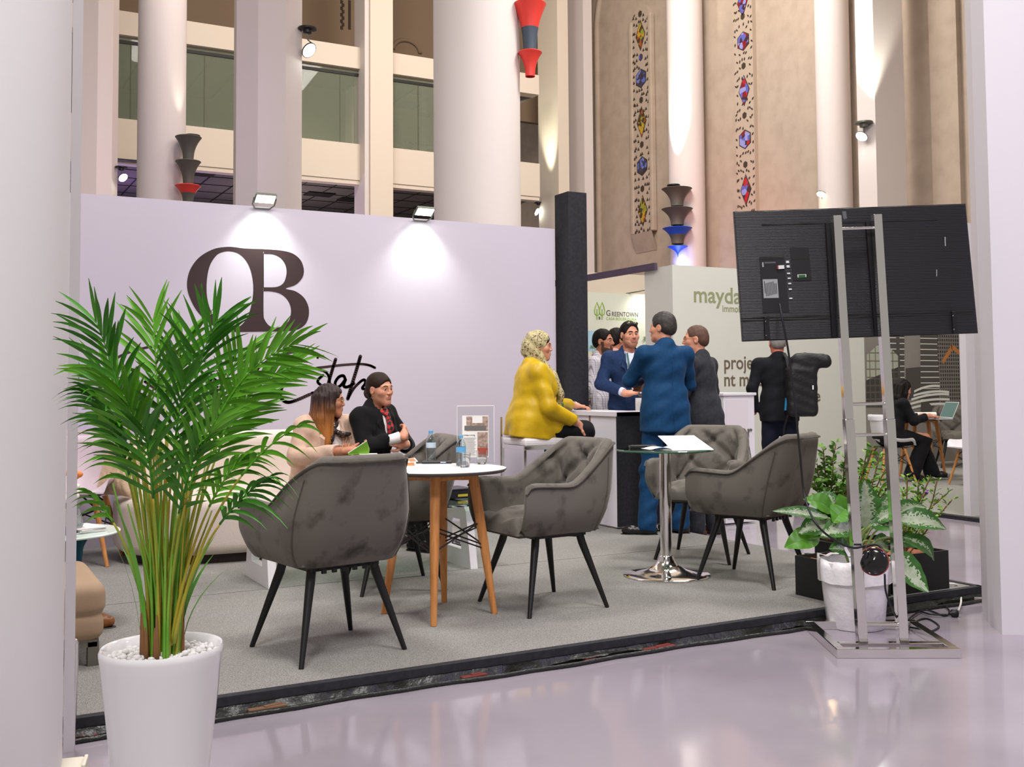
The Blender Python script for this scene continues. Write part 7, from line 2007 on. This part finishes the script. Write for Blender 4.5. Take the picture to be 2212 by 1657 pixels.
for i, (tip, w, sag, pale, dd, mid) in enumerate(LV):
    tp_ = at_d(*tip, dpl + dd * 1.2); mp_ = at_d(*mid, dpl + dd * .7)
    wm = w * dpl / CAM_F
    vs, fs, ms = leaf(mp_, tp_, wm, sag, (Vector((0, 0, .75)) - cV * .8), pale, i, greens=(0, 1) if pale > 0 else (0, 0))
    b = MB(); b.v = [tuple(v) for v in vs]; b.f = fs; b.m = ms
    lf_ = put(b, pl, 'leaf', [m_lb if pale == 0 else m_lg, m_lp], smooth=180, fix=False)
    st_ = curve_pts([crown + Vector((rng.uniform(-.04, .04), rng.uniform(-.04, .04), -.07)), (crown.lerp(mp_, .45) + Vector((0, 0, .04))), mp_], 5)
    put(MB().tube(st_, [.006] * (len(st_) - 1) + [.003], 6), pl, 'leaf_stalk', m_stem, lf_, smooth=180)

# ---- black planters with shrubs on the platform corner
m_box = mat('planter_black', '#151515', .6); m_terr = mat('terracotta_soil', '#9a5f42', .95, bump=(60, .6, .01))
m_shl = mat('shrub_leaf', '#4f7a2c', .5, noise=(9, '#6d9a3a', .45, .6)); m_shl2 = mat('shrub_leaf_light', '#7fae3c', .5, noise=(9, '#5f8f35', .4, .6)); m_twig = mat('twig', '#6a4a30', .8); m_violet = mat('violet_petals', '#8a4aa8', .6)
def planter(x0, x1, y0, y1, h, label):
    r = empty('planter', ((x0 + x1) / 2, (y0 + y1) / 2, PLAT), 0, label, 'planter', 'black planters on the platform corner'); a, c = (x1 - x0) / 2, (y1 - y0) / 2; t = .012
    MB().span((-a, -c, 0), (a, -c + t, h)).span((-a, c - t, 0), (a, c, h)).span((-a, -c + t, 0), (-a + t, c - t, h)).span((a - t, -c + t, 0), (a, c - t, h)).span((-a + t, -c + t, 0), (a - t, c - t, .02)).build('box', m_box, r)
    MB().grid([[(-a + t + (2 * a - 2 * t) * i / 12, -c + t + (2 * c - 2 * t) * j / 8, h - .025 + .012 * math.sin(i * 2.1 + j) * math.cos(j * 1.7)) for j in range(9)] for i in range(13)]).build('soil', m_terr, r, smooth=180); return r
planter(4.19, 4.60, 4.14, 4.44, .215, 'front left black planter behind the white bucket')
planter(4.64, 5.06, 4.13, 4.43, .215, 'front right black planter beside the right column, behind the steel posts')
qb = at_z(1758, 1213)
planter(qb.x + .01, 5.215, qb.y - .30, qb.y, .21, 'rear black planter behind the broad leaved plant, near the armchair')
planter(4.70, 5.20, 4.50, 4.78, .215, 'second row black planter behind the front right one')
def shrub(loc, tips, label, lm, group, ll=.035, lw=.016, dens=60, flowers=None, seed=1, leafn=.5):
    rnd = random.Random(seed); r = empty('leafy_shrub', loc, 0, label, 'shrub', group); base = Vector(loc); stm = MB(); lf_ = MB()
    for tp_ in tips:
        tip = Vector(tp_) - base; mid = tip * .5 + Vector((rnd.uniform(-.03, .03), rnd.uniform(-.03, .03), .02)); cp_ = curve_pts([(rnd.uniform(-.03, .03), rnd.uniform(-.03, .03), -.05), mid, tip], 12); stm.tube(cp_, [.004] * (len(cp_) - 1) + [.0015], 5)
        k_ = len(cp_)
        for i in range(dens):
            f = leafn * .4 + (1 - leafn * .4) * rnd.random(); p = cp_[min(k_ - 1, int(f * k_))]
            a = rnd.uniform(0, 6.283); el = rnd.uniform(.1, .9); d = Vector((math.cos(a) * math.cos(el), math.sin(a) * math.cos(el), math.sin(el))); s_ = d.cross(Vector((0, 0, 1))).normalized(); rl_ = rnd.uniform(-1.3, 1.3); s_ = s_ * math.cos(rl_) + s_.cross(d) * math.sin(rl_); s2 = rnd.uniform(.7, 1.25); n_ = s_.cross(d)
            L_, w_ = ll * s2, lw * s2; p = p + d * .006
            lf_.add([p, p + d * L_ * .45 + s_ * w_ / 2 + n_ * .002, p + d * L_ * .85 + s_ * w_ * .3, p + d * L_, p + d * L_ * .85 - s_ * w_ * .3, p + d * L_ * .45 - s_ * w_ / 2 + n_ * .002], [(0, 1, 2, 3, 4, 5)])
    stm.build('stems', m_twig, r, smooth=180); lf_.build('foliage', lm, r, fix=False)
    if flowers:
        b = MB()
        for p in flowers:
            c = Vector(p) - base
            for i in range(6): b.ball(c + Vector((rnd.uniform(-.012, .012), rnd.uniform(-.012, .012), rnd.uniform(-.014, .014))), (.008, .008, .005), 6, 4)
        b.build('violet_flowers', m_violet, r)
    return r
dsh = (Vector((5.02, qb.y - .15, .5)) - cC).dot(cV)
tp1 = [at_d(x, y, dsh + o_) for x, y, o_ in ((1778, 968, 0), (1806, 958, .05), (1765, 1000, .02), (1758, 1040, 0), (1800, 1000, -.05), (1825, 990, .1), (1780, 1060, -.05), (1812, 1050, 0), (1835, 1030, .05), (1770, 1085, 0))]
shrub((5.06, qb.y - .15, PLAT + .19), tp1, 'dense round-leaved shrub rising above the broad leaved plant, left of the steel posts', m_shl, 'shrubs in the black planters', .042, .026, 80, seed=2)
d2 = (Vector((5.0, 4.64, .5)) - cC).dot(cV)
tp2 = [at_d(x, y, d2 + o_) for x, y, o_ in ((1872, 978, .1), (1885, 968, .12), (1900, 985, .1), (1860, 1010, .1), (1915, 1010, .1), (1880, 1040, .05), (1905, 1050, .05), (1925, 1040, .1), (1860, 1060, .1))]
shrub((4.88, 4.66, PLAT + .19), tp2, 'light green shrub between the two steel posts', m_shl2, 'shrubs in the black planters', .042, .018, 70, seed=3)
d3 = (Vector((4.9, 4.28, .5)) - cC).dot(cV)
tp3 = [at_d(x, y, d3 + o_) for x, y, o_ in ((1960, 1028, 0), (1985, 1036, .03), (2010, 1030, 0), (2025, 1035, .05), (1950, 1060, 0), (2000, 1062, -.03), (2050, 1062, .0), (2058, 1078, 0), (1975, 1080, 0), (2020, 1110, -.04))]
shrub((4.86, 4.28, PLAT + .19), tp3, 'sparse shrub with a violet flower right of the steel posts', m_shl2, 'shrubs in the black planters', .036, .014, 48, [at_d(2003, 1062, d3 - .03)], seed=4)

# ---- areca palm in the glossy white pot
PC = at_z(350, 1402, .56); PD = (PC - cC).dot(cV); PR = 129 * PD / CAM_F
m_pot = mat('gloss_white_ceramic', '#e6e4e6', .08, spec=.6, coat=.5); m_peb = mat('white_pebbles', '#dcd9d8', .7)
m_fr = mat('palm_green', '#58961f', .42, spec=.45, noise=(10, '#62a32b', .42, .62)); m_fr2 = mat('palm_dark', '#357418', .42, spec=.45, noise=(10, '#468a22', .42, .62)); m_cane = mat('palm_cane', '#8f9e33', .5, noise=(7, '#b8992e', .45, .65), stretch=(1, 1, .5)); m_cane2 = mat('palm_cane_green', '#5f9a2c', .5, noise=(7, '#7dac3a', .45, .65)); m_sheath = mat('palm_sheath', '#7a5230', .8)
pm = empty('potted_palm', (PC.x, PC.y, 0), 0, 'tall areca palm in a glossy white tapered pot beside the left column', 'potted palm')
k_ = PR
MB().lathe([(0, .0), (k_ * .64, 0), (k_ * .66, .01), (k_ * .80, .28), (k_ * .965, .52), (k_ * 1.0, .553), (k_ * 1.0, .563), (k_ * .975, .570), (k_ * .93, .566), (k_ * .88, .545), (k_ * .84, .50), (0, .50)], n=72, cap=False).build('pot', m_pot, pm, smooth=60)
b = MB(); rp = random.Random(11)
for i in range(420):
    a = rp.uniform(0, 6.283); d = k_ * .87 * math.sqrt(rp.random()); s_ = rp.uniform(.006, .012); b.ball((d * math.cos(a), d * math.sin(a), .540 + rp.uniform(-.006, .010)), (s_, s_ * rp.uniform(.6, 1), s_ * .7), 7, 5, R=Matrix.Rotation(rp.uniform(0, 3), 3, 'X') @ Matrix.Rotation(rp.uniform(0, 3), 3, 'Z'))
MB().lathe([(0, .535), (k_ * .88, .535)], n=40, cap=False).build('gravel_bed', m_peb, pm)
o = b.build('pebbles', m_peb, pm, smooth=180); o['kind'] = 'stuff'
FR = [  # px of base, control, tip, depth offset at tip, leaflet length px, leaflets per side, first leaflet at, lean of the leaflets
    ((335, 1385), (300, 900), (205, 690), -.05, 165, 17, .60, 0), ((345, 1385), (330, 860), (205, 790), .06, 140, 17, .60, 0), ((350, 1390), (350, 900), (330, 690), .10, 170, 16, .62, 0), ((360, 1390), (385, 840), (470, 690), .05, 190, 17, .58, 0), ((370, 1385), (410, 800), (645, 742), -.03, 145, 22, .50, 0),
    ((372, 1390), (430, 850), (635, 792), .10, 130, 20, .55, 0), ((330, 1392), (300, 960), (195, 850), -.12, 150, 17, .55, 1), ((380, 1388), (440, 960), (540, 860), .15, 150, 16, .60, 0), ((384, 1390), (450, 1020), (655, 915), .0, 100, 7, .66, 1),
    ((378, 1392), (430, 1120), (585, 1030), -.10, 130, 12, .62, 1), ((376, 1394), (420, 1080), (530, 985), .05, 130, 13, .6, 1), ((322, 1394), (290, 1150), (190, 1062), .0, 80, 7, .72, 1), ((352, 1394), (360, 1000), (400, 820), -.10, 190, 15, .58, 0), ((342, 1394), (320, 1000), (270, 850), -.12, 185, 15, .58, 0), ((362, 1394), (380, 1060), (470, 900), -.15, 160, 13, .6, 0),
    ((348, 1394), (340, 1080), (310, 920), -.15, 170, 13, .6, 0), ((332, 1394), (310, 1060), (225, 905), .10, 150, 12, .62, 1), ((366, 1394), (400, 980), (520, 760), .12, 170, 17, .58, 0), ((356, 1394), (365, 1120), (430, 960), -.12, 140, 12, .6, 0), ((345, 1394), (350, 880), (395, 730), .14, 160, 15, .6, 0)]
def px3(x, y, d): return at_d(x, y, d)
rf = random.Random(5)
for i, (b0, c0_, t0, do, LL, nl, fs_, lean) in enumerate(FR):
    A_ = px3(350 + (b0[0] - 350) * .72, b0[1], PD + rf.uniform(-.03, .03)); B_ = px3(c0_[0], c0_[1], PD + do * .4); C_ = px3(t0[0], t0[1], PD + do)
    bez = [A_ * (1 - t) ** 2 + B_ * 2 * t * (1 - t) + C_ * t * t for t in [j / 30 for j in range(31)]]
    rc_ = MB(); L3 = LL * .86 * PD / CAM_F; nl = int(nl * .80)
    kk = int(fs_ * 30)
    rc_.tube(bez[:kk + 1], [.0052 - .0025 * j / kk for j in range(kk + 1)], 7)
    cane = put(rc_, pm, 'cane', m_cane, smooth=180)
    fr = MB(); fr.tube(bez[kk:], [.0035 - .0025 * j / (30 - kk) for j in range(31 - kk)], 5)
    for j in range(nl):
        t = fs_ + (1 - fs_) * (j + .5) / nl; q_ = t * 30; i0 = min(29, int(q_)); p = bez[i0].lerp(bez[i0 + 1], q_ - i0); tg = (bez[i0 + 1] - bez[i0]).normalized()
        side0 = tg.cross(cV).normalized()
        f = (t - fs_) / (1 - fs_)
        for sg in (-1, 1):
            ln = L3 * (.55 + .45 * math.sin(math.pi * (.15 + .72 * f))) * rf.uniform(.85, 1.12)
            op = (.95 if not lean else .75) - .55 * f + rf.uniform(-.12, .12)
            d = (tg * math.cos(op) + side0 * sg * math.sin(op) * .8 - cV * rf.uniform(-.05, .38)).normalized()
            w = .0165 * rf.uniform(.75, 1.1) * (1 - .3 * f); dr = ln * (.10 + .40 * lean + rf.uniform(0, .22))
            wd = d.cross(cV * .7 + Vector((rf.uniform(-.5, .5), rf.uniform(-.5, .5), rf.uniform(-.2, .5)))).normalized()
            pv_ = []
            for m_ in range(7):
                u = m_ / 6; c = p + d * ln * u + Vector((0, 0, -dr * u * u)); ww = w * (math.sin(math.pi * min(1, .12 + u * .9)) ** .8) / 2 if u < 1 else .0006; pv_.append([c - wd * ww, c + wd.cross(d) * ww * .35, c + wd * ww])
            fr.grid(pv_)
    put(fr, pm, 'frond', m_fr if i % 3 else m_fr2, cane, smooth=180, fix=False)
cn = MB(); sh_ = MB()
for i in range(46):
    a = rf.uniform(0, 6.283); d = .046 * math.sqrt(rf.random()); x, y = d * math.cos(a), d * math.sin(a); lean_ = (x * 1.1, y * 1.1)
    cn = MB().tube(curve_pts([(x, y, .52), (x * 1.3, y * 1.3, .72), (x * 2.3 + rf.uniform(-.04, .04), y * 2.3, rf.uniform(.85, 1.2))], 6), [.0052 - .0032 * j / 12 for j in range(13)], 6); cn.build('cane', m_cane if i % 2 else m_cane2, pm, smooth=180)
for i in range(12):
    a = rf.uniform(0, 6.283); x, y = .05 * math.cos(a), .05 * math.sin(a); sh_.tube([(x, y, .53), (x, y, .57), (x * 1.05, y * 1.05, .62 + rf.uniform(0, .06))], [.013, .012, .004], 7, flat=.5)
sh_.build('dry_sheaths', m_sheath, pm, smooth=180)
for i in range(9):    # short grassy shoots
    a = rf.uniform(0, 6.283); d = Vector((math.cos(a), math.sin(a), 0)); b = MB(); pv_ = []
    h_ = rf.uniform(.25, .5)
    for m_ in range(8):
        u = m_ / 7; c = Vector((.05 * math.cos(a), .05 * math.sin(a), .55)) + d * (.10 * u * u + .02 * u) + Vector((0, 0, h_ * u - .06 * u * u)); ww = .008 * math.sin(math.pi * min(1, .1 + .9 * u)); s_ = d.cross(Vector((0, 0, 1))); pv_.append([c - s_ * ww, c + s_ * ww])
    b.grid(pv_); b.build('shoot_leaf', m_fr, pm, smooth=180, fix=False)

# ---- visitor in teal trousers and tan shoes, hidden behind the left column but for one leg and the shoes
m_tealc = cloth('teal_trousers', '#1c5063', .85); m_tan = mat('tan_leather', '#8a5527', .35, spec=.5, noise=(14, '#6f4320', .45, .65))
vf = -24
ank = at_z(168, 1358); vloc = Vector((ank.x, ank.y, PLAT)) - Matrix.Rotation(math.radians(vf - 90), 3, 'Z') @ Vector((.11, .46, 0))
pz = dict(pel=(0, -.02, .46), neck=(0, -.20, .92), head=(0, 0), armR=((.25, .0, .70), (.20, .22, .58), dict(f=(-.1, .9, -.3), n=(0, 0, -1))), armL=((-.25, .0, .70), (-.20, .22, .58), dict(f=(.1, .9, -.3), n=(0, 0, -1))),
          legR=((.11, .40, .425), (.11, .43, .085), 4), legL=((-.10, .36, .425), (-.12, .30, .085), 0))
person('visitor in teal trousers and tan leather shoes, mostly hidden by the left column', tuple(vloc), vf, pz, [dict(name='jacket', mat=m_navy, g=.024, hem=-.15)], dict(mat=m_tealc), dict(mat=m_tan), m_skin, dict(kind='short', mat=m_hairb))
R_ = Matrix.Rotation(math.radians(vf - 90), 3, 'Z')
pq = vloc + R_ @ Vector((0, -.03, 0)); r = empty('round_pouf', (pq.x, pq.y, PLAT), 0, 'low round pouf under the visitor in teal trousers', 'pouf')
MB().lathe([(0, 0), (.19, 0), (.21, .03), (.21, .32), (.18, .365), (0, .37)], n=36, cap=False).build('pouf_body', m_bei, r, smooth=50)

# ---- chairs of the far stand
wa = math.radians(fa - 90)
eiffel_chair('shell_chair', (fl_loc[0] - .02, fl_loc[1] + .03, .03), wa, 'white shell chair under the woman at the laptop', m_ws, 'white shell chairs in the far stand')
q = at_z(2112, 1052, .03); eiffel_chair('shell_chair', (q.x + .12, q.y + .1, .03), math.radians(75), 'white shell chair at the right edge of the far stand, facing left', m_ws, 'white shell chairs in the far stand')
m_gvel = velvet('dark_green_velvet', '#45473c', '#2c2e27')
q = at_d(2055, 960, 15.0)
gc = dup(chair0, (q.x + .1, q.y, .03), math.radians(140), 'dark velvet armchair behind the round table in the far stand', 'dark armchairs in the far stand')
q = FT; r = empty('white_paper_roll', (q.x + .17, q.y + .08, q.z), math.radians(-25), 'white paper roll lying on the dark round table behind the laptop', 'paper roll')
b = MB().tube([(-.14, 0, .035), (.14, 0, .035)], .034, 16); b.build('roll', m_paper, r, smooth=50)
